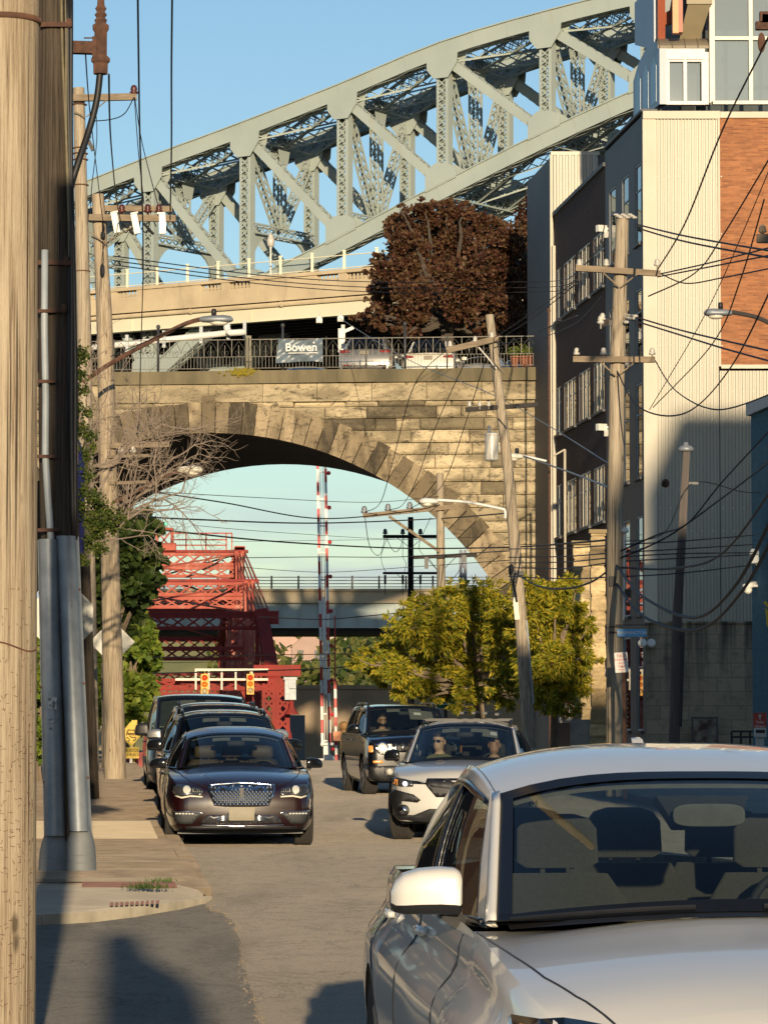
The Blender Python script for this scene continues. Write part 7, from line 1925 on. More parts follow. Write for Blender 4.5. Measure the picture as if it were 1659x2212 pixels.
    # cabin
    if S.get('cabin', True):
        yb = g[0][1]; zb = g[0][3]; fl = .32; seat = S.get('seat', MAT['seat'])
        mb = MB(); mb.grid([[V((g[0][4] * 1.03 * u, yy + (.12 * u * u if yy < yb else 0), zz)) for u in (-1, -.5, 0, .5, 1)] for yy, zz in ((g[0][0] + .05, g[0][2] - .03), (yb + .42, zb - .03), (yb + .52, zb - .12), (yb + .5, .5))]); build('dashboard', mb, MAT['dash'], t, True)
        y0 = yb + 1.0; sh_ = S.get('seat_h', 1.0)
        for k, (x, yy) in enumerate(((-.37, y0), (.37, y0), (-.36, y0 + .9), (.36, y0 + .9), (0, y0 + .92))):
            if yy > g[3][1] - .1: continue
            mb = MB(); rows = []
            for h, wd, th, dy in ((.36, .24, .1, -.45), (.5, .25, .1, -.38), (.52, .25, .07, -.05), (.7, .25, .09, .06), (.95 * sh_, .23, .08, .13), (1.04 * sh_, .17, .06, .16)):
                rows.append([V((x + wd * (abs(cos(a)) ** .5) * (1 if cos(a) > 0 else -1), yy + dy + th * (abs(sin(a)) ** .5) * (1 if sin(a) > 0 else -1), h)) for a in [2 * pi * i / 16 for i in range(16)]])
            mb.grid(rows, 0, True); mb.add(rows[-1], [tuple(range(16))]); st = build('seat', mb, seat, t, True)
            mb = MB(); hh = 1.14 * sh_
            rows = [[V((x + wd * (abs(cos(a)) ** .5) * (1 if cos(a) > 0 else -1), yy + .17 + dy + th * (abs(sin(a)) ** .5) * (1 if sin(a) > 0 else -1), hh + h)) for a in [2 * pi * i / 16 for i in range(16)]] for h, wd, th, dy in ((-.08, .11, .03, 0), (-.06, .14, .055, 0), (.05, .135, .06, .01), (.085, .11, .045, .015), (.1, .06, .02, .02))]
            mb.grid(rows, 0, True); mb.add(rows[-1], [tuple(range(16))]); mb.beam((x - .05, yy + .17, hh - .15), (x - .05, yy + .17, hh - .05), .015, .015); mb.beam((x + .05, yy + .17, hh - .15), (x + .05, yy + .17, hh - .05), .015, .015)
            build('headrest', mb, seat, st, True)
        mb = MB(); cc = V((.37, yb + .62, zb - .02)); tx = Matrix.Rotation(R(-28), 3, 'X'); ring = [cc + tx @ V((.185 * cos(a), 0, .185 * sin(a))) for a in [2 * pi * i / 24 for i in range(25)]]
        mb.tube(ring, .016, 6); mb.beam(cc + tx @ V((-.17, 0, 0)), cc + tx @ V((.17, 0, 0)), .05, .03); mb.beam(cc, cc + tx @ V((0, 0, -.17)), .05, .03); mb.ell(cc, (.06, .04, .06), 10, 6); build('steering_wheel', mb, MAT['dash'], t, True)
        mb = MB(); p = wind(0, .82, -.09); mb.grid([[p + V((.115 * k * (abs(cos(a)) ** .5) * (1 if cos(a) > 0 else -1), dy, .036 * k * (abs(sin(a)) ** .6) * (1 if sin(a) > 0 else -1))) for a in [2 * pi * i / 24 for i in range(24)]] for dy, k in ((.02, .6), (.015, .95), (-.01, 1.), (-.02, .9), (-.022, .0))], 0, True); build('inside_mirror', mb, MAT['lining'] if S.get('pale_in') else MAT['dash'], t, True)
        mb = MB(); mb.bx(-W * .86, W * .86, yb + .3, g[3][1] + .1, .3, .34); mb.bx(-W * .82, W * .82, g[3][1] - .25, g[3][1] - .2, .3, g[3][3] - .06); build('cabin_floor', mb, MAT['dash'], t)
        for sg in (-1, 1) if S.get('visor', True) else ():
            for v0 in (-.85, .15):
                mb = MB(); mb.grid([[wind(sg * (.12 + .36 * i / 4) if True else 0, .82 + .12 * j / 2, -.05) for i in range(5)] for j in range(3)])
            build('sun_visor', mb, MAT['lining'], t, True)
    # door mirrors
    mz = S.get('mir', (pch(S['sh'], g[0][1] + .3) + .09, g[0][1] + .32)); ml = S.get('mirl', .2); mh = S.get('mirh', .13)
    for sg in (-1, 1):
        x0 = S.get('mirx', W * .9); rows = []
        for u, k, dz in ((0, .8, .0), (.03, .95, .0), (.1, 1., .004), (.3, 1.0, .006), (.6, .96, .003), (.82, .86, -.004), (.94, .68, -.012), (1., .3, -.02)):
            row = []
            for a in [2 * pi * i / 20 for i in range(20)]:
                ca, sa = cos(a), sin(a)
                ex = .55
                py = .075 * k * (abs(ca) ** ex) * (1 if ca > 0 else -1); pzz = mh / 2 * k * (abs(sa) ** ex) * (1 if sa > 0 else -1)
                if ca < 0: py *= 1.25
                row.append(V((sg * (x0 + .05 + u * ml), mz[1] + py - .02 * u * 0 + .03 * u, mz[0] + pzz + dz)))
            rows.append(row)
        cut = mz[0] - mh * S.get('mircut', .24)
        mc, mbk = MB(), MB()
        for q in (mc, mbk): q.v = [p for r in rows for p in r]
        for i in range(len(rows) - 1):
            for j in range(20):
                k = (j + 1) % 20; idx = (i * 20 + j, i * 20 + k, (i + 1) * 20 + k, (i + 1) * 20 + j)
                zc_ = sum(mc.v[q].z for q in idx) / 4; q = mc if zc_ > cut else mbk; q.f.append(idx); q.m.append(0)
        for i, r in ((0, 1), (len(rows) - 1, -1)): mbk.f.append(tuple(i * 20 + j for j in range(20))); mbk.m.append(0)
        mr = build('door_mirror', mbk, MAT['trimblk'], t, True, 50); build('mirror_cap', mc, S.get('mircap', paint), mr, True, 50)
        mb = MB(); mb.beam((sg * (x0 - .03), mz[1] + .05, mz[0] - mh * .95), (sg * (x0 + .1), mz[1] + .02, mz[0] - mh * .4), .05, .05, (0, 1, 0)); build('mirror_arm', mb, MAT['trimblk'], mr)
    # door handles and shut lines
    hz = S.get('handz', pch(S['sh'], 2.) - .1)
    for sg in (-1, 1):
        for yy in S.get('handles', ()):
            x = c_side(c, sg, yy, hz)
            if x is None: continue
            mb = MB(); rows = []
            for u, k in ((-.1, .4), (-.085, .9), (-.03, 1), (.05, 1), (.09, .9), (.105, .4)):
                rows.append([V((x + sg * (.028 - u * u * 1.6 + .014 * k * cos(a)), yy + u, hz + .016 * k * sin(a))) for a in [2 * pi * i / 8 for i in range(8)]])
            mb.grid(rows, 0, True); mb.bx(x - .005, x + sg * .03, yy - .1, yy - .08, hz - .01, hz + .01); mb.bx(x - .005, x + sg * .03, yy + .08, yy + .1, hz - .01, hz + .01); build('door_handle', mb, S.get('handmat', paint), t, True)
    return c
def c_side(c, sg, y, z):
    h = c.bvh.ray_cast(V((sg * 2, y, z)), V((-sg, 0, 0)))
    return h[0].x if h[0] else None
def decal(c, name, poly, mat, axis='front', off=.004, th=.006, parent=None, sub=3, mirror=False, smooth_=True):
    """lay a flat outline on the body from one side; it keeps its own thickness"""
    outs = []
    for sg in ((1, -1) if mirror else (1,)):
        bm = bmesh.new(); vs = [bm.verts.new((p[0] * sg if axis in ('front', 'rear', 'top') else p[0], p[1], 0)) for p in poly]
        f = bm.faces.new(vs); bmesh.ops.triangulate(bm, faces=[f])
        for _ in range(sub):
            long = [e for e in bm.edges if e.calc_length() > .07]
            if not long: break
            bmesh.ops.subdivide_edges(bm, edges=long, cuts=1); bmesh.ops.triangulate(bm, faces=bm.faces)
        ok = True; pts = []
        for v in bm.verts:
            a, b = v.co.x, v.co.y
            if axis == 'front': o_, d = V((a, -3, b)), V((0, 1, 0))
            elif axis == 'rear': o_, d = V((a, 12, b)), V((0, -1, 0))
            elif axis == 'top': o_, d = V((a, b, 4)), V((0, 0, -1))
            elif axis == 'left': o_, d = V((-3, a, b)), V((1, 0, 0))
            else: o_, d = V((3, a, b)), V((-1, 0, 0))
            h = c.bvh.ray_cast(o_, d)
            if h[0] is None:
                n = c.bvh.find_nearest(V((a, 0 if axis == 'front' else c.S['L'], b)) if axis in ('front', 'rear') else o_); pts.append(n[0] - d * off)
            else: pts.append(h[0] - d * off)
        for v, p in zip(bm.verts, pts): v.co = p
        bmesh.ops.recalc_face_normals(bm, faces=bm.faces)
        if bm.faces:
            fdir = {'front': V((0, -1, 0)), 'rear': V((0, 1, 0)), 'top': V((0, 0, 1)), 'left': V((-1, 0, 0)), 'right': V((1, 0, 0))}[axis]
            if sum(f.normal.dot(fdir) for f in bm.faces) < 0: bmesh.ops.reverse_faces(bm, faces=bm.faces)
        me = bpy.data.meshes.new(name); bm.to_mesh(me); bm.free(); me.materials.append(mat)
        o = bpy.data.objects.new(name, me); COL.objects.link(o); o.parent = parent or c.root
        if smooth_: me.polygons.foreach_set('use_smooth', [True] * len(me.polygons))
        md = o.modifiers.new('solid', 'SOLIDIFY'); md.thickness = th; md.offset = 1.
        outs.append(o)
    return outs
def rrect(x0, x1, z0, z1, r=.02, n=3):
    pts = []
    for cx, cz, a0 in ((x1 - r, z1 - r, 0), (x0 + r, z1 - r, pi / 2), (x0 + r, z0 + r, pi), (x1 - r, z0 + r, 1.5 * pi)):
        pts += [(cx + r * cos(a0 + pi / 2 * k / n), cz + r * sin(a0 + pi / 2 * k / n)) for k in range(n + 1)]
    return pts
def circ(x, z, r, n=14): return [(x + r * cos(2 * pi * i / n), z + r * sin(2 * pi * i / n)) for i in range(n)]
def line_on(c, name, pts, mat, axis, w=.006, parent=None):
    """a thin shut line laid on the body along a polyline"""
    fine = []
    for a, b in zip(pts, pts[1:]):
        n = max(2, int(((a[0] - b[0]) ** 2 + (a[1] - b[1]) ** 2) ** .5 / .04))
        fine += [(a[0] + (b[0] - a[0]) * i / n, a[1] + (b[1] - a[1]) * i / n) for i in range(n)]
    fine.append(pts[-1]); P3 = []
    for a, b in fine:
        o_, d = {'top': (V((a, b, 4)), V((0, 0, -1))), 'left': (V((-3, a, b)), V((1, 0, 0))), 'front': (V((a, -3, b)), V((0, 1, 0)))}[axis]
        h = c.bvh.ray_cast(o_, d)
        if h[0] is not None: P3.append(h[0])
    if len(P3) < 2: return
    mb = MB(); mb.tube(P3, w / 2, 5); return build(name, mb, mat, parent or c.root)
# ------------------------------------------------------------------ the vehicles
SEDAN = dict(L=4.88, W=1.84, sill=.2, wheel=(.96, 3.78, .335), cab=(1.5, 4.05), bow=(.13, .05), handles=(2.55, 3.6), handz=.86,
    wid=[(0, .72), (.05, .79), (.2, .88), (.45, .95), (.9, .985), (1.6, .99), (2.4, 1.), (3.6, 1.), (4.3, .97), (4.75, .9), (4.88, .82)],
    sh=[(0, .6), (.08, .67), (.35, .79), (.9, .875), (1.5, .915), (2.5, .955), (3.6, 1.0), (4.4, 1.0), (4.88, .9)],
    top=[(0, .64), (.03, .7), (.12, .77), (.45, .865), (.9, .935), (1.24, .975), (1.5, .93), (4.2, 1.06), (4.7, 1.06), (4.88, .98)],
    gh=((1.22, 1.5, .985, .93, .73), (1.95, 2.1, 1.39, 1.315, .64), (3.35, 3.35, 1.4, 1.31, .605), (4.2, 4.0, 1.06, 1.0, .65)),
    roofarc=.085, cpil=(.86, .77), bpil=(.44,), apil=.07, mir=(1.02, 1.8), mirl=.215, mirh=.15)
def put(px, Y): return ((px - CX) / F * Y, Y)
def spec(base, **kw): d = dict(base); d.update(kw); return d
m_silver = car_paint('silver_white_paint', (.72, .69, .63), .12, .38)
m_maroon_p = car_paint('dark_maroon_paint', (.014, .0014, .0024), .0, .3)
# near white car, cut by the right and lower edges
X0, Y0 = 1.185, 9.4
whc = make_car('sedan', 'silver-white sedan filling the lower right, cut by the frame and nearest of all cars', spec(SEDAN, paint=m_silver, tuck=.905, gap=.02, wheel=(.96, 3.78, .325), mirx=.745, visor=False, pale_in=True, clear_rear=True, seat=M_('grey_cloth', (.07, .068, .058), (.052, .05, .045), 90., .95), seat_h=1.0, handmat=m_silver), (X0, Y0, -.045), R(5.0))
for sg in (-1, 1):
    line_on(whc, 'hood_gap', [(sg * x, y) for x, y in ((.785, 1.55), (.765, 1.2), (.735, .9), (.69, .6), (.63, .4), (.55, .22))], MAT['trimblk'], 'top', .008)
line_on(whc, 'door_gap', [(1.62, .9), (1.6, .7), (1.56, .45), (1.6, .28)], MAT['trimblk'], 'left', .009)
line_on(whc, 'door_gap', [(2.72, .95), (2.72, .6), (2.7, .28)], MAT['trimblk'], 'left', .009)
line_on(whc, 'door_gap', [(3.75, .98), (3.7, .75), (3.42, .5), (3.38, .28)], MAT['trimblk'], 'left', .009)
hl = decal(whc, 'headlight', [(-.79, .745), (-.68, .75), (-.5, .72), (-.36, .67), (-.4, .61), (-.66, .63), (-.79, .67)], MAT['frit'], 'front', .004, .01, mirror=True)
for o, sg in zip(hl, (1, -1)):
    decal(whc, 'headlight_glass', [(sg * x, z) for x, z in ((-.73, .725), (-.6, .72), (-.42, .665), (-.6, .645), (-.73, .67))], MAT['lampin'], 'front', .008, .006, o)
    decal(whc, 'turn_lamp', [(sg * x, z) for x, z in ((-.78, .728), (-.745, .73), (-.745, .69), (-.78, .68))], MAT['amber'], 'front', .014, .006, o)
decal(whc, 'grille', [(-.36, .64), (.36, .64), (.46, .56), (.5, .3), (-.5, .3), (-.46, .56)], MAT['trimblk'], 'front', .004, .01)
for sg in (-1, 1):    # wiper arms parked on the cowl
    mb = MB(); mb.tube([whc.wind(u, .012, .014) for k, u in enumerate([-.93 + .72 * i / 8 + (.0 if sg < 0 else 1.0) for i in range(9)])], .007, 5); build('wiper', mb, MAT['trimblk'], whc.root)
mb = MB(); p = whc.wind(0, .88, -.09); mb.prism([p + V(q) for q in ((-.15, .06, .04), (.15, .06, .04), (.1, 0, -.05), (-.1, 0, -.05))], (0, .07, -.02)); hs = build('sensor_housing', mb, MAT['dash'], whc.root)
mb = MB(); p = whc.roof(0, .93); rows = [[p + V((sx * .022 * k, dy + .16 * u, .075 * h)) for sx in (-1, 1)] for u, k, h, dy in ((-.6, .4, 0, 0), (-.2, .9, .45, 0), (.15, .9, .9, 0), (.4, .7, 1., 0), (.55, .5, .7, 0), (.6, .6, 0, 0))]
mb.grid(rows); mb.grid([[r[0] for r in rows], [V((r[0].x, r[0].y, p.z - .03)) for r in rows]]); mb.grid([[r[1] for r in rows], [V((r[1].x, r[1].y, p.z - .03)) for r in rows]]); build('roof_antenna', mb, m_silver, whc.root, True)
# maroon sedan parked at the left kerb
MK = spec(SEDAN, paint=m_maroon_p, W=1.86, L=4.92, seat=MAT['seattan'], wid=[(0, .8), (.05, .86), (.2, .925), (.45, .965), (.9, .99), (1.6, .99), (2.4, 1.), (3.6, 1.), (4.3, .97), (4.75, .9), (4.92, .82)],
    sh=[(0, .68), (.06, .73), (.3, .82), (.9, .89), (1.5, .925), (2.5, .965), (3.6, 1.0), (4.4, 1.0), (4.92, .9)], top=[(0, .7), (.02, .76), (.1, .81), (.45, .89), (.9, .95), (1.24, .985), (1.5, .94), (4.2, 1.06), (4.7, 1.06), (4.92, .98)],
    gh=((1.24, 1.55, .98, .925, .72), (2.02, 2.2, 1.385, 1.31, .6), (3.35, 3.35, 1.38, 1.3, .57), (4.2, 4.0, 1.06, 1.0, .62)), mir=(1.0, 1.78), mirl=.2, mirh=.13, mircap=MAT['frit'], bot=[(0, .22), (.3, .2), (4.92, .22)])
lx, ly = put(523, 43.1)
mkz = make_car('sedan', 'dark maroon sedan with a chrome mesh grille parked first at the left kerb', MK, (lx, ly, 0), R(4.4), 'cars parked along the left kerb')
g_ = decal(mkz, 'grille', [(-.41, .735), (-.2, .752), (.2, .752), (.41, .735), (.405, .67), (.33, .51), (.2, .497), (-.2, .497), (-.33, .51), (-.405, .67)], MAT['chrome'], 'front', .006, .02)[0]
decal(mkz, 'grille_back', [(-.39, .72), (-.2, .736), (.2, .736), (.39, .72), (.385, .67), (.315, .53), (.2, .513), (-.2, .513), (-.315, .53), (-.385, .67)], MAT['trimblk'], 'front', .012, .02, g_)
mb = MB()
for r in range(9):
    for k in range(17):
        x = -.36 + k * .045 + (.0225 if r % 2 else 0); z = .526 + r * .0245
        if abs(x) < .375 - max(0, (.66 - z)) * .42:
            h = mkz.bvh.ray_cast(V((x, -3, z)), V((0, 1, 0)))
            if h[0] is not None: mb.lathe([(.0195, 0), (.0165, -.012), (.004, -.016)], h[0] + V((0, -.03, 0)), 'y', 6)
build('grille_mesh', mb, MAT['chrome'], g_)
mb = MB(); 
for x0, z0, x1, z1 in ((0, .72, 0, .57),): 
    h = mkz.bvh.ray_cast(V((0, -3, .65)), V((0, 1, 0)))[0]; mb.box(h + V((0, -.052, 0)), (.02, .015, .15)); mb.box(h + V((-.018, -.052, .01)), (.012, .012, .1)); mb.box(h + V((.018, -.052, .01)), (.012, .012, .1)); mb.box(h + V((0, -.05, .066)), (.07, .014, .012)); mb.box(h + V((0, -.05, -.066)), (.07, .014, .012))
build('emblem', mb, MAT['frame_dark'], g_)
hl = decal(mkz, 'headlight', [(-.83, .76), (-.7, .755), (-.49, .72), (-.46, .68), (-.47, .625), (-.62, .635), (-.72, .615), (-.8, .64), (-.84, .7)], MAT['lampin'], 'front', .004, .012, mirror=True)
for o, sg in zip(hl, (1, -1)):
    decal(mkz, 'projector', circ(sg * -.66, .695, .045), MAT['drl'], 'front', .014, .014, o); 
    for k in range(5): decal(mkz, 'lens', [(sg * (-.585 + k * .025) + a, b) for a, b in ((-.006, .72 - k * .006), (.003, .72 - k * .006), (.008, .67), (-.001, .67))], MAT['porcelain'], 'front', .014, .008, o)
    decal(mkz, 'lamp_edge', [(sg * x, z) for x, z in ((-.8, .638), (-.72, .614), (-.62, .634), (-.47, .624), (-.47, .606), (-.62, .614), (-.72, .594), (-.8, .62))], MAT['frame_pale'], 'front', .008, .008, o)
decal(mkz, 'chrome_strip', [(-.41, .74), (-.2, .757), (0, .768), (.2, .757), (.41, .74), (.4, .752), (.2, .77), (0, .785), (-.2, .77), (-.4, .752)], MAT['chrome'], 'front', .012, .02)
pl = decal(mkz, 'licence_plate', rrect(-.155, .155, .335, .495, .01), MAT['plate'], 'front', .03, .02, smooth_=False)[0]
for sg in (-1, 1): decal(mkz, 'plate_bolt', circ(sg * .07, .44, .014, 8), MAT['trimblk'], 'front', .034, .006, pl)
fg = decal(mkz, 'fog_surround', [(-.83, .44), (-.6, .435), (-.46, .42), (-.53, .36), (-.6, .29), (-.74, .29), (-.8, .33)], MAT['frame_dark'], 'front', .004, .01, mirror=True)
for o, sg in zip(fg, (1, -1)):
    for k in range(6): decal(mkz, 'led', rrect(sg * (-.78 + k * .038) - .014, sg * (-.78 + k * .038) + .014, .405, .422, .006, 2), MAT['drl'], 'front', .012, .006, o)
    decal(mkz, 'fog_trim', [(sg * x, z) for x, z in ((-.84, .447), (-.6, .443), (-.44, .425), (-.46, .415), (-.6, .433), (-.82, .437))], MAT['chrome'], 'front', .01, .006, o)
decal(mkz, 'lower_intake', [(-.42, .4), (-.17, .4), (-.17, .42), (.17, .42), (.17, .4), (.42, .4), (.5, .3), (-.5, .3)], MAT['lampin'], 'front', .005, .012)
for sg in (-1, 1):
    for z in (.338, .352, .366, .38): decal(mkz, 'intake_slat', rrect(sg * .24 - .07, sg * .24 + .07, z - .004, z + .004, .003, 2), MAT['chrome'], 'front', .012, .008)
decal(mkz, 'bumper_strip', [(-.52, .285), (0, .27), (.52, .285), (.5, .272), (0, .255), (-.5, .272)], MAT['chrome'], 'front', .01, .012)
decal(mkz, 'lower_lip', [(-.76, .262), (.76, .262), (.74, .226), (-.74, .226)], MAT['trimblk'], 'front', .008, .01)
for sg in (-1, 1): line_on(mkz, 'hood_gap', [(sg * x, y) for x, y in ((.78, 1.45), (.76, 1.0), (.7, .5), (.6, .2), (.42, .08))], MAT['trimblk'], 'top', .012)
# sport utility cars behind it
SUV = dict(L=4.75, W=1.92, sill=.26, wheel=(.95, 3.78, .37), cab=(1.18, 4.4), bow=(.1, .06), tw=.25, handles=(2.4, 3.4), handz=1.0,
    wid=[(0, .8), (.05, .86), (.2, .93), (.5, .98), (1.2, 1.), (3.8, 1.), (4.4, .98), (4.75, .9)],
    sh=[(0, .84), (.08, .91), (.4, .99), (1., 1.04), (2.5, 1.09), (4.2, 1.13), (4.75, 1.1)], top=[(0, .86), (.03, .93), (.12, .99), (.5, 1.06), (1.06, 1.11), (1.5, 1.13), (4.5, 1.16), (4.75, 1.14)],
    gh=((1.06, 1.36, 1.11, 1.05, .76), (1.9, 2.05, 1.62, 1.55, .64), (4.05, 4.0, 1.64, 1.56, .6), (4.62, 4.45, 1.17, 1.14, .72)), roofarc=.05, cpil=(.9, .86), bpil=(.38, .7), apil=.06, mir=(1.16, 1.7), mirl=.22, mirh=.17, rbow=.12, bowz=.7)
def rails(c, mat):
    for sg in (-1, 1):
        mb = MB(); pts = [c.roof(sg * .93, v, .055 if 0 < k < 8 else -.0) for k, v in enumerate([.06 + .86 * i / 8 for i in range(9)])]; mb.tube(pts, .022, 6)
        for v in (.14, .5, .84): p = c.roof(sg * .93, v); mb.beam(p - V((0, 0, .01)), p + V((0, 0, .05)), .03, .06)
        build('roof_rack', mb, mat, c.root, True)
def face(c, z0=.62, paintgrille=None):
    o = decal(c, 'grille', [(-.5, z0 + .24), (.5, z0 + .24), (.55, z0 + .14), (.45, z0), (-.45, z0), (-.55, z0 + .14)], MAT['trimblk'], 'front', .005, .015)[0]
    for k in range(3): decal(c, 'grille_bar', rrect(-.46, .46, z0 + .05 + k * .065, z0 + .065 + k * .065, .006, 2), MAT['chrome'], 'front', .014, .012, o)
    for h in decal(c, 'headlight', [(-.86, z0 + .28), (-.58, z0 + .23), (-.57, z0 + .14), (-.85, z0 + .16)], MAT['lampin'], 'front', .005, .01, mirror=True): pass
    decal(c, 'lower_intake', [(-.6, z0 - .12), (.6, z0 - .12), (.5, z0 - .28), (-.5, z0 - .28)], MAT['trimblk'], 'front', .005, .012)
    decal(c, 'licence_plate', rrect(-.155, .155, z0 - .14, z0 + .0, .01), MAT['plate'], 'front', .03, .02, smooth_=False)
GRPL = 'cars parked along the left kerb'
x, y = put(496, 49.9)
s2c = make_car('crossover', 'dark blue-black crossover with roof rails parked directly behind the maroon sedan', spec(SUV, paint=car_paint('midnight_paint', (.008, .0095, .013), .0, .25), W=1.9, L=4.7, mircap=MAT['frit']), (x, y, .03), R(4.6), GRPL)
rails(s2c, MAT['frit']); face(s2c)
x, y = put(480, 56.4)
s3c = make_car('crossover', 'silver grey crossover with a pale roof, between the dark crossover and the van', spec(SUV, paint=car_paint('silver_paint', (.42, .42, .43), .6, .3), W=1.96, L=4.9, mir=(1.22, 1.66), mirl=.22, gh=((1.06, 1.36, 1.13, 1.07, .78), (1.9, 2.05, 1.7, 1.63, .66), (4.15, 4.1, 1.72, 1.64, .63), (4.72, 4.5, 1.19, 1.15, .74))), (x, y, .1), R(4.6), GRPL)
rails(s3c, MAT['trimblk']); face(s3c)
VAN = dict(SUV); VAN.update(L=5.0, W=2.0, top=[(0, .9), (.03, .98), (.12, 1.04), (.4, 1.12), (.8, 1.2), (1.4, 1.24), (5, 1.3)], sh=[(0, .86), (.08, .95), (.4, 1.05), (.8, 1.12), (2.5, 1.2), (5, 1.24)], cab=(.9, 4.8),
    gh=((.78, 1.1, 1.2, 1.13, .82), (1.6, 1.75, 1.83, 1.77, .76), (4.75, 4.72, 1.83, 1.77, .76), (4.97, 4.9, 1.3, 1.26, .84)), wid=[(0, .84), (.05, .89), (.2, .95), (.5, .99), (1.2, 1.), (4.6, 1.), (5.0, .95)], mir=(1.22, 1.3), mirl=.24, mirh=.24, cpil=(.97, .97), bpil=(.3, .66), wheel=(.9, 4.0, .36), roofarc=.06)
x, y = put(440, 63.3)
vnc = make_car('van', 'tall grey people carrier van parked last in the left row, before the red bridge', spec(VAN, cat='van', paint=car_paint('graphite_paint', (.04, .043, .05), .4, .3), mircap=MAT['trimblk']), (x, y, .17), R(4.8), GRPL)
face(vnc, .7)
for k, xx in enumerate((.05, .42)):
    mb = MB(); mb.grid([[vnc.wind(xx + .11 * (i / 2), .52 + .13 * j / 2, -.012) for i in range(3)] for j in range(3)]); build('paper_slip', mb, MAT['white'], vnc.root)
# silver crossover coming towards the camera, turned to the left
CT = spec(SUV, L=4.48, W=1.8, wheel=(.9, 3.57, .35), cab=(1.2, 4.1), paint=car_paint('pearl_paint', (.55, .54, .51), .2, .35), mircap=MAT['frit'], mir=(1.08, 1.62), mirl=.2, mirh=.15, handles=(2.2, 3.2), handz=.92, steer=-.1,
    wid=[(0, .78), (.05, .85), (.2, .92), (.5, .98), (1.2, 1.), (3.6, 1.), (4.2, .96), (4.48, .88)], sh=[(0, .76), (.08, .83), (.4, .91), (1., .97), (2.5, 1.02), (4., 1.06), (4.48, 1.02)],
    top=[(0, .78), (.03, .85), (.12, .91), (.5, .975), (1.06, 1.03), (1.5, 1.05), (4.2, 1.09), (4.48, 1.06)],
    gh=((1.06, 1.38, 1.03, .97, .74), (1.9, 2.06, 1.5, 1.43, .62), (3.75, 3.7, 1.5, 1.42, .58), (4.3, 4.15, 1.1, 1.06, .68)))
x, y = put(987, 45.2)
ct = make_car('crossover', 'silver crossover with black cladding driving towards the camera, woman in sunglasses inside', CT, (x, y, 0), R(-4.5))
rails(ct, MAT['trimblk'])
decal(ct, 'grille', [(-.38, .79), (.38, .79), (.4, .73), (.26, .57), (-.26, .57), (-.4, .73)], MAT['trimblk'], 'front', .006, .02)
decal(ct, 'grille_bar', [(-.33, .72), (-.1, .7), (.1, .7), (.33, .72), (.33, .705), (.1, .68), (-.1, .68), (-.33, .705)], MAT['lampin'], 'front', .03, .02)
decal(ct, 'emblem', circ(0, .7, .06, 16), MAT['chrome'], 'front', .04, .015)
decal(ct, 'lamp_brow', [(-.84, .83), (-.6, .775), (-.4, .75), (-.4, .73), (-.62, .735), (-.8, .75)], MAT['frit'], 'front', .005, .01, mirror=True)
hl = decal(ct, 'headlight', [(-.85, .815), (-.7, .8), (-.55, .755), (-.56, .7), (-.72, .7), (-.85, .74)], MAT['lampin'], 'front', .007, .012, mirror=True)
for o, sg in zip(hl, (1, -1)):
    decal(ct, 'beam_lamp', circ(sg * -.66, .735, .03, 12), MAT['beam'], 'front', .018, .012, o); decal(ct, 'turn_lamp', [(sg * p, q) for p, q in ((-.83, .795), (-.76, .79), (-.76, .72), (-.83, .74))], MAT['amber'], 'front', .016, .008, o)
decal(ct, 'side_cladding', [(-.87, .62), (-.78, .66), (-.55, .6), (-.46, .53), (-.5, .5), (-.7, .52), (-.72, .33), (-.88, .33)], MAT['trimblk'], 'front', .006, .02, mirror=True)
fg = decal(ct, 'fog_lamp', circ(-.68, .4, .075, 16), MAT['trimblk'], 'front', .02, .02, mirror=True)
for o, sg in zip(fg, (1, -1)): decal(ct, 'fog_lens', circ(sg * -.68, .4, .048, 14), MAT['chrome'], 'front', .034, .014, o)
decal(ct, 'lower_cladding', [(-.88, .35), (-.55, .34), (-.35, .42), (.35, .42), (.55, .34), (.88, .35), (.84, .255), (-.84, .255)], MAT['trimblk'], 'front', .014, .02)
for sg in (-1, 1):
    mb = MB(); rows = []
    for k in range(15):
        a = pi * k / 14; r0, r1 = .385, .46; x = sg * (.905)
        rows.append([V((x * .985, .9 + r0 * cos(a), .35 + r0 * sin(a))), V((x + sg * .012, .9 + (r0 + .02) * cos(a), .35 + (r0 + .02) * sin(a))), V((x + sg * .006, .9 + r1 * cos(a), .35 + r1 * sin(a)))])
    mb.grid(rows); build('arch_cladding', mb, MAT['trimblk'], ct.root, True)
mb = MB(); mb.grid([[ct.wind(.36 + .3 * i / 4, .66 + .2 * j / 3, -.03) for i in range(5)] for j in range(4)]); build('sun_visor', mb, MAT['lining'], ct.root)
mb = MB(); mb.grid([[ct.wind(.52 + .13 * i / 2, .7 + .1 * j / 2, -.02) for i in range(3)] for j in range(3)]); build('paper_slip', mb, MAT['white'], ct.root)
mb = MB(); 
for yy in (.25, .6): mb.beam(ct.roof(-.95, yy, .07), ct.roof(.95, yy, .07), .06, .03, (0, 0, 1))
for xx in (-.1, .15, .4, .65): mb.beam(ct.roof(xx, .12, .12), ct.roof(xx, .8, .12), .05, .03)
build('cargo_rack', mb, MAT['trimblk'], ct.root)
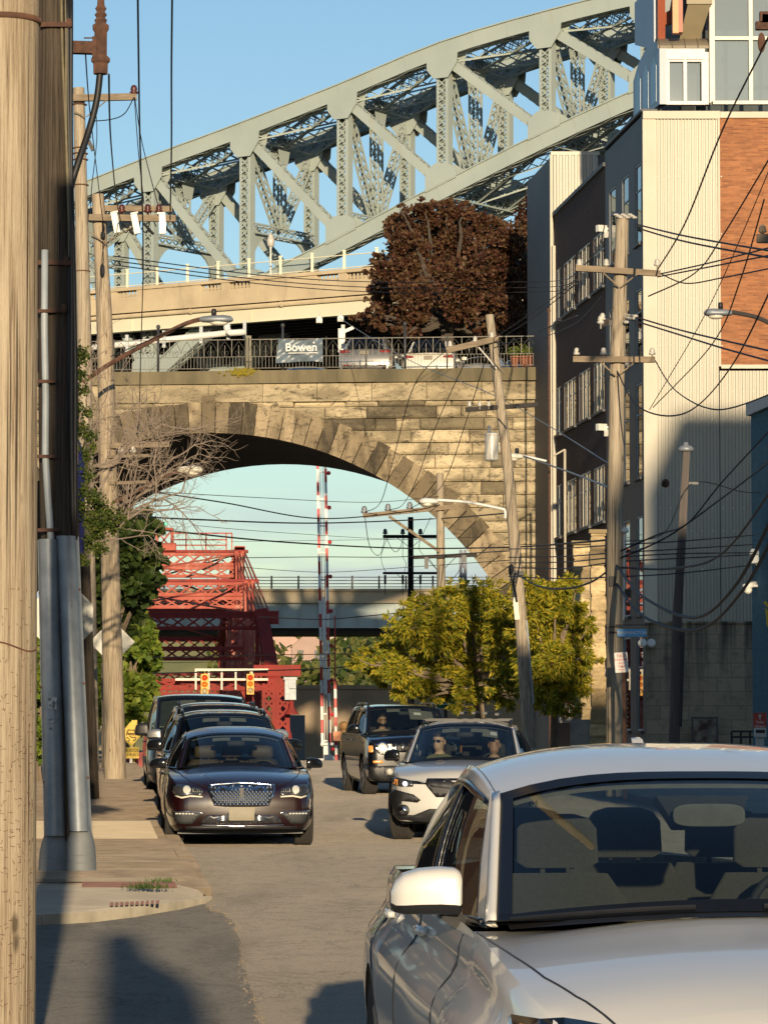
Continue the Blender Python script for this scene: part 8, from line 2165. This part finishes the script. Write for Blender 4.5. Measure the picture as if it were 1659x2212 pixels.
# black boxy off-roader behind it
JP = spec(SUV, L=4.24, W=1.8, wheel=(.85, 3.42, .36), cab=(1.2, 4.0), paint=car_paint('black_paint', (.004, .0045, .0065), .0, .25), tuck=.985, bow=(.03, .05), nose=.04, crown=.9, mircap=MAT['frit'], mir=(1.2, 1.5), mirl=.2, mirh=.17, handles=(2.1, 3.), handz=1.0,
    wid=[(0, .9), (.04, .94), (.15, .975), (.5, 1.), (3.9, 1.), (4.24, .95)], sh=[(0, .93), (.05, 1.0), (.4, 1.06), (1.1, 1.09), (4., 1.13), (4.24, 1.1)], top=[(0, .96), (.03, 1.02), (.12, 1.07), (.5, 1.11), (1.15, 1.14), (4., 1.16), (4.24, 1.12)],
    gh=((1.12, 1.28, 1.14, 1.1, .74), (1.62, 1.72, 1.63, 1.58, .66), (3.9, 3.88, 1.65, 1.59, .64), (4.18, 4.12, 1.16, 1.13, .72)), roofarc=.03, cpil=(.93, .92), bpil=(.4, .72), rbow=.05)
x, y = put(900, 64.6)
jp = make_car('off_roader', 'black boxy off-roader with round headlights following the silver crossover, bearded man inside', JP, (x, y, .2), R(8))
rails(jp, MAT['frit'])
o = decal(jp, 'grille', rrect(-.46, .46, .78, .96, .03), MAT['frit'], 'front', .005, .015)[0]
for k in range(7): decal(jp, 'grille_slot', rrect(-.39 + k * .13 - .035, -.39 + k * .13 + .035, .81, .94, .02), MAT['lampin'], 'front', .014, .01, o)
hl = decal(jp, 'headlight', circ(-.63, .85, .115, 20), MAT['chrome'], 'front', .006, .02, mirror=True)
for o, sg in zip(hl, (1, -1)): decal(jp, 'headlight_lens', circ(sg * -.63, .85, .092, 18), MAT['drl'], 'front', .022, .012, o)
decal(jp, 'side_marker', rrect(-.86, -.8, .78, .9, .015), MAT['amber'], 'front', .006, .012, mirror=True)
decal(jp, 'turn_lamp', rrect(-.8, -.62, .585, .63, .015), MAT['amber'], 'front', .008, .012, mirror=True)
decal(jp, 'bumper', [(-.86, .52), (-.5, .54), (.5, .54), (.86, .52), (.84, .26), (-.84, .26)], MAT['trimblk'], 'front', .006, .02)
fg = decal(jp, 'fog_surround', rrect(-.6, -.4, .34, .52, .05), MAT['frame_dark'], 'front', .012, .02, mirror=True)
for o, sg in zip(fg, (1, -1)): decal(jp, 'fog_lamp', circ(sg * -.5, .43, .058, 16), MAT['porcelain'], 'front', .03, .014, o)
mb = MB(); mb.grid([[jp.wind(.12 + .66 * i / 4, .5 + .36 * j / 3, -.04) for i in range(5)] for j in range(4)]); build('sun_shade', mb, MAT['lining'], jp.root)
mb = MB(); mb.grid([[jp.wind(.24 + .2 * i / 2, .66 + .1 * j / 2, -.03) for i in range(3)] for j in range(3)]); build('paper_slip', mb, MAT['white'], jp.root)
# cars on the viaduct, rears to the fence
def tailend(c, z0=.95, plate=True):
    decal(c, 'tail_lamp', [(-.9, z0 + .1), (-.55, z0 + .06), (-.52, z0), (-.88, z0 - .02)], MAT['tail'], 'rear', .006, .015, mirror=True)
    decal(c, 'reflector', rrect(-.78, -.5, z0 - .48, z0 - .45, .01), MAT['tail'], 'rear', .006, .012, mirror=True)
    decal(c, 'licence_plate', rrect(-.155, .155, z0 - .08, z0 + .06, .01), MAT['plate'], 'rear', .01, .012, smooth_=False)
    decal(c, 'rear_bumper', [(-.8, .52), (.8, .52), (.75, .3), (-.75, .3)], MAT['trimblk'], 'rear', .008, .015)
GP_ = 'cars parked on the viaduct'
def parked(name, lab, S, px, Y, z, rot=180.): 
    # local +y is the rear, which faces the street here
    X = (px - CX) / F * Y; a = R(rot); L = S['L']
    return make_car(name, lab, S, (X + sin(a) * -0 + L * sin(a), Y + L * 1. * -cos(a), z), a, GP_)
g1 = parked('crossover', 'large grey crossover seen from behind at the fence, centre of the viaduct', spec(SUV, cabin=False, W=1.96, paint=car_paint('warm_grey_paint', (.3, .285, .26), .6, .35), sill=.3), 787, 125.6, 13.68, 173.5)
tailend(g1, 1.0); rails(g1, MAT['trimblk'])
g2c = parked('crossover', 'white crossover seen from behind at the fence, right of the large grey one', spec(SUV, cabin=False, W=1.86, L=4.5, paint=car_paint('white_paint', (.72, .68, .58), .1, .4)), 925, 126.2, 13.6, 172.)
tailend(g2c, .95)
for k, (px, Y, z, col, rot, lab) in enumerate(((505, 126.4, 12.85, (.02, .03, .05), 176., 'dark blue car, only its roof above the coping, left of the banner'), (645, 126.2, 12.95, (.015, .03, .055), 174., 'dark car low behind the fence under the banner'), (1030, 128., 13.5, (.3, .32, .34), 170., 'grey car with dark red lamps behind the fence, left of the leaning pole'), (1118, 129., 13.55, (.2, .3, .4), 168., 'pale blue car behind the potted plants at the right end of the fence'), (420, 128., 12.9, (.5, .52, .54), 176., 'silver car with only its roof edge above the coping, leftmost'))):
    q = parked('sedan', lab, spec(SEDAN, cabin=False, paint=car_paint('viaduct_car_paint', col, .4, .3)), px, Y, z, rot); tailend(q, .82)
# banner tied to the fence
s0, s1 = spx(596), spx(697); z0, z1 = Z0 + .3, Z1 + .0
ban = thing('banner', 'wrinkled blue-grey banner with white lettering tied to the iron fence', 'banner', tuple(A((s0 + s1) / 2, z0, .05)))
mb = MB(); rb_ = random.Random(3); rows = []
for j in range(15):
    row = []
    for i in range(31):
        u, v = i / 30, j / 14; s = s0 + (s1 - s0) * u + (1 - v) * (.0) + (.09 if u < .5 else -.0) * v * (1 - 2 * abs(u - .0)) ; z = z0 + (z1 - z0) * v - .07 * sin(pi * u) * (v ** 3) - .03 * (1 - v) * cos(u * 5)
        row.append(A(s, z, .03 - .045 * sin(u * 9 + v * 7) * (1 - v * .6) - .03 * sin(u * 17 - v * 11)))
    rows.append(row)
mb.grid(rows); build('cloth', mb, M_('banner_cloth', (.15, .19, .22), (.1, .13, .16), 5., .35), ban, True)
text('lettering', 'Bowen', .4, facing(A((s0 + s1) / 2 + .08, (z0 + z1) / 2 + .08, -.06), AE, V((0, 0, 1)) + AE * -.06), MAT['white'], ban, .004, .008)
mb = MB(); c = A((s0 + s1) / 2 + .12, (z0 + z1) / 2 - .11, -.06); mb.beam(c - AE * .5, c + AE * .5, .01, .028); e = A((s0 + s1) / 2 + .52, (z0 + z1) / 2 + .24, -.06); mb.beam(e - AE * .05, e + AE * .05, .01, .022); mb.beam(e - V((0, 0, .05)), e + V((0, 0, .05)), .022, .01, AN); build('underline', mb, MAT['white'], ban)
# ------------------------------------------------------------------ people in the cars
skin = {k: M_('skin_' + k, c, tuple(x * .85 for x in c), 40., .55) for k, c in (('fair', (.56, .36, .25)), ('tan', (.38, .22, .14)))}
m_hair = M_('brown_hair', (.045, .028, .018), (.025, .016, .01), 60., .6); m_hair2 = M_('black_hair', (.016, .012, .01), (.01, .008, .007), 60., .6)
def person(lab, car, x, y, zs, sk, shirt, hair, turn=0., beard=False, shades=False, glasses=False, hands='lap', bun=False):
    """seated figure: one skin from hips to crown with arms and legs; clothes and hair are worn over it"""
    o = car.root; t = thing('person', lab, 'person', tuple(o.location + Matrix.Rotation(o.rotation_euler.z, 3, 'Z') @ V((x, y, zs))), None, o.rotation_euler.z, True)
    mb = MB(); hc = V((0, -.02, .62)); rt_ = Matrix.Rotation(turn, 3, 'Z')
    def ring(z, rx, ry, dy=0., n=20, rot=None, nose=0.):
        row = []
        for k in range(n):
            a = 2 * pi * k / n; p = V((rx * cos(a), ry * sin(a), 0)); 
            if nose and sin(a) < -.985: p.y -= nose
            elif nose and sin(a) < -.9: p.y -= nose * .25
            if rot is not None: p = rot @ (p + V((0, dy, 0))) + V((0, 0, z))
            else: p = p + V((0, dy, z))
            row.append(p)
        return row
    rows = [ring(-.02, .15, .11), ring(.06, .17, .12), ring(.2, .15, .11), ring(.36, .175, .115), ring(.45, .19, .1), ring(.5, .15, .085), ring(.535, .075, .065, -.005), ring(.575, .055, .058, -.015)]
    for z, rx, ry, dy, ns in ((.6, .056, .07, -.03, 0), (.615, .06, .085, -.035, 0), (.64, .066, .092, -.032, .006), (.655, .069, .093, -.03, .003), (.68, .073, .096, -.026, .022), (.7, .075, .098, -.024, .014), (.725, .076, .1, -.02, .0), (.76, .077, .1, -.016, 0), (.79, .07, .092, -.012, 0), (.815, .05, .065, -.008, 0), (.828, .018, .024, -.006, 0)):
        rows.append(ring(z, rx, ry, dy, 20, rt_, ns))
    mb.grid(rows, 0, True); mb.add(rows[-1], [tuple(range(20))])
    for sg in (-1, 1):
        mb.ell(rt_ @ V((sg * .077, .0, 0)) + V((0, 0, .69)), (.012, .022, .032), 8, 6)
        hand = V((sg * .17, -.5, .22)) if hands == 'wheel' else V((sg * .1, -.36, .02))
        el = V((sg * .25, -.18, .16 if hands == 'wheel' else .1)); shd = V((sg * .18, 0, .44))
        mb.tube([shd, shd.lerp(el, .5), el, el.lerp(hand, .5), hand], [.052, .047, .04, .036, .026], 10)
        d = (hand - el).normalized(); palm = hand + d * .05; s_ = d.cross(V((0, 0, 1))).normalized(); up = s_.cross(d)
        mb.ell(palm, (.042, .048, .018), 10, 6, 0, Matrix((s_, d, up)).transposed())
        for f, (L1, off) in enumerate(((.07, -.03), (.08, -.01), (.075, .011), (.06, .03))):
            b = palm + d * .035 + s_ * off; m = b + d * L1 * .55 - up * .012; e = m + d * L1 * .25 - up * .04; mb.tube([b, m, e], [.0095, .009, .0075], 6)
        b = palm - s_ * (sg * .036); mb.tube([b - d * .02, b - s_ * sg * .025 + d * .02, b - s_ * sg * .03 + d * .05 - up * .02], [.011, .0105, .008], 6)
        kn = V((sg * .12, -.46, .04)); an = V((sg * .11, -.62, -.32))
        mb.tube([V((sg * .1, -.02, .0)), kn, an, an + V((0, -.2, -.03))], [.085, .06, .045, .03], 10)
    body = build('body', mb, sk, t, True)
    mb = MB(); rows = [ring(-.03, .16, .12), ring(.06, .18, .13), ring(.2, .162, .122), ring(.36, .188, .126), ring(.455, .2, .11), ring(.51, .155, .094), ring(.535, .09, .078, -.005)]
    mb.grid(rows, 0, True)
    for sg in (-1, 1): 
        el = V((sg * .25, -.18, .16 if hands == 'wheel' else .1)); shd = V((sg * .18, 0, .44)); mb.tube([shd, shd.lerp(el, .6), el.lerp(shd, .1)], [.066, .058, .052], 10)
        mb.tube([V((sg * .1, -.02, .0)), V((sg * .12, -.46, .045)), V((sg * .11, -.6, -.28))], [.095, .07, .055], 10)
    build('shirt', mb, shirt, t, True)
    mb = MB()
    rows = []
    for z, rx, ry, dy in ((.735, .081, .1, .004), (.765, .083, .106, -.008), (.8, .075, .1, -.01), (.828, .053, .07, -.008), (.842, .02, .026, -.006)): rows.append(ring(z, rx, ry, dy, 20, rt_))
    mb.grid(rows, 0, True); mb.add(rows[-1], [tuple(range(20))])
    for z0 in (.62, .66, .7): mb.ell(rt_ @ V((0, .045, 0)) + V((0, 0, z0)), (.077, .06, .05), 12, 6)
    if bun: mb.ell(rt_ @ V((0, .11, 0)) + V((0, 0, .76)), (.04, .04, .045), 10, 6)
    build('hair', mb, hair, t, True)
    fp = lambda x, y, z: rt_ @ V((x, y, 0)) + V((0, 0, z))
    if beard:
        mb = MB(); rows = [ring(z, rx, ry, dy, 20, rt_) for z, rx, ry, dy in ((.588, .05, .06, -.036), (.598, .062, .084, -.034), (.62, .067, .094, -.035), (.645, .071, .098, -.03), (.655, .072, .094, -.024))]
        mb.grid(rows, 0, True); mb.add(rows[0], [tuple(range(20))]); build('beard', mb, hair, t, True)
    mb = MB()
    for sg in (-1, 1): mb.ell(fp(sg * .03, -.112, .705), (.012, .008, .006), 8, 5); mb.box(fp(sg * .031, -.115, .724), (.036, .012, .006), rt_)
    build('eyes', mb, hair, t, True)
    mb = MB(); mb.box(fp(0, -.122, .642), (.045, .01, .007), rt_); build('mouth', mb, M_('lips', (.3, .12, .1), (.25, .1, .085), 20., .5), t)
    if shades or glasses:
        mb = MB()
        for sg in (-1, 1):
            c = fp(sg * .034, -.126, .705)
            if shades: mb.box(c, (.054, .008, .036), rt_ @ Matrix.Rotation(sg * .15, 3, 'Z'))
            else: mb.tube([c + rt_ @ V((.026 * cos(a), 0, .02 * sin(a))) for a in [2 * pi * i / 14 for i in range(15)]], .003, 4)
            mb.beam(fp(sg * .06, -.118, .71), fp(sg * .08, .0, .7), .005, .006)
        mb.beam(fp(-.02, -.13, .71), fp(.02, -.13, .71), .006, .006); build('sunglasses' if shades else 'spectacles', mb, MAT['frit'], t)
    return t
person('woman in dark sunglasses and an olive top in the passenger seat of the silver crossover', ct, -.36, 2.2, .56, skin['fair'], M_('olive_top', (.14, .14, .075), (.11, .11, .06), 30., .9), m_hair, -.35, False, True, False, 'lap', True)
person('driver of the silver crossover, face half hidden under the sun visor, hands on the wheel', ct, .37, 2.15, .52, skin['tan'], M_('grey_top', (.07, .07, .075), (.05, .05, .055), 30., .9), m_hair2, 0., False, False, False, 'wheel')
person('bearded man in glasses and a tan shirt sitting in the black off-roader', jp, -.36, 1.98, .66, skin['tan'], M_('tan_top', (.25, .19, .13), (.2, .15, .1), 30., .9), m_hair2, .05, True, False, True, 'wheel')
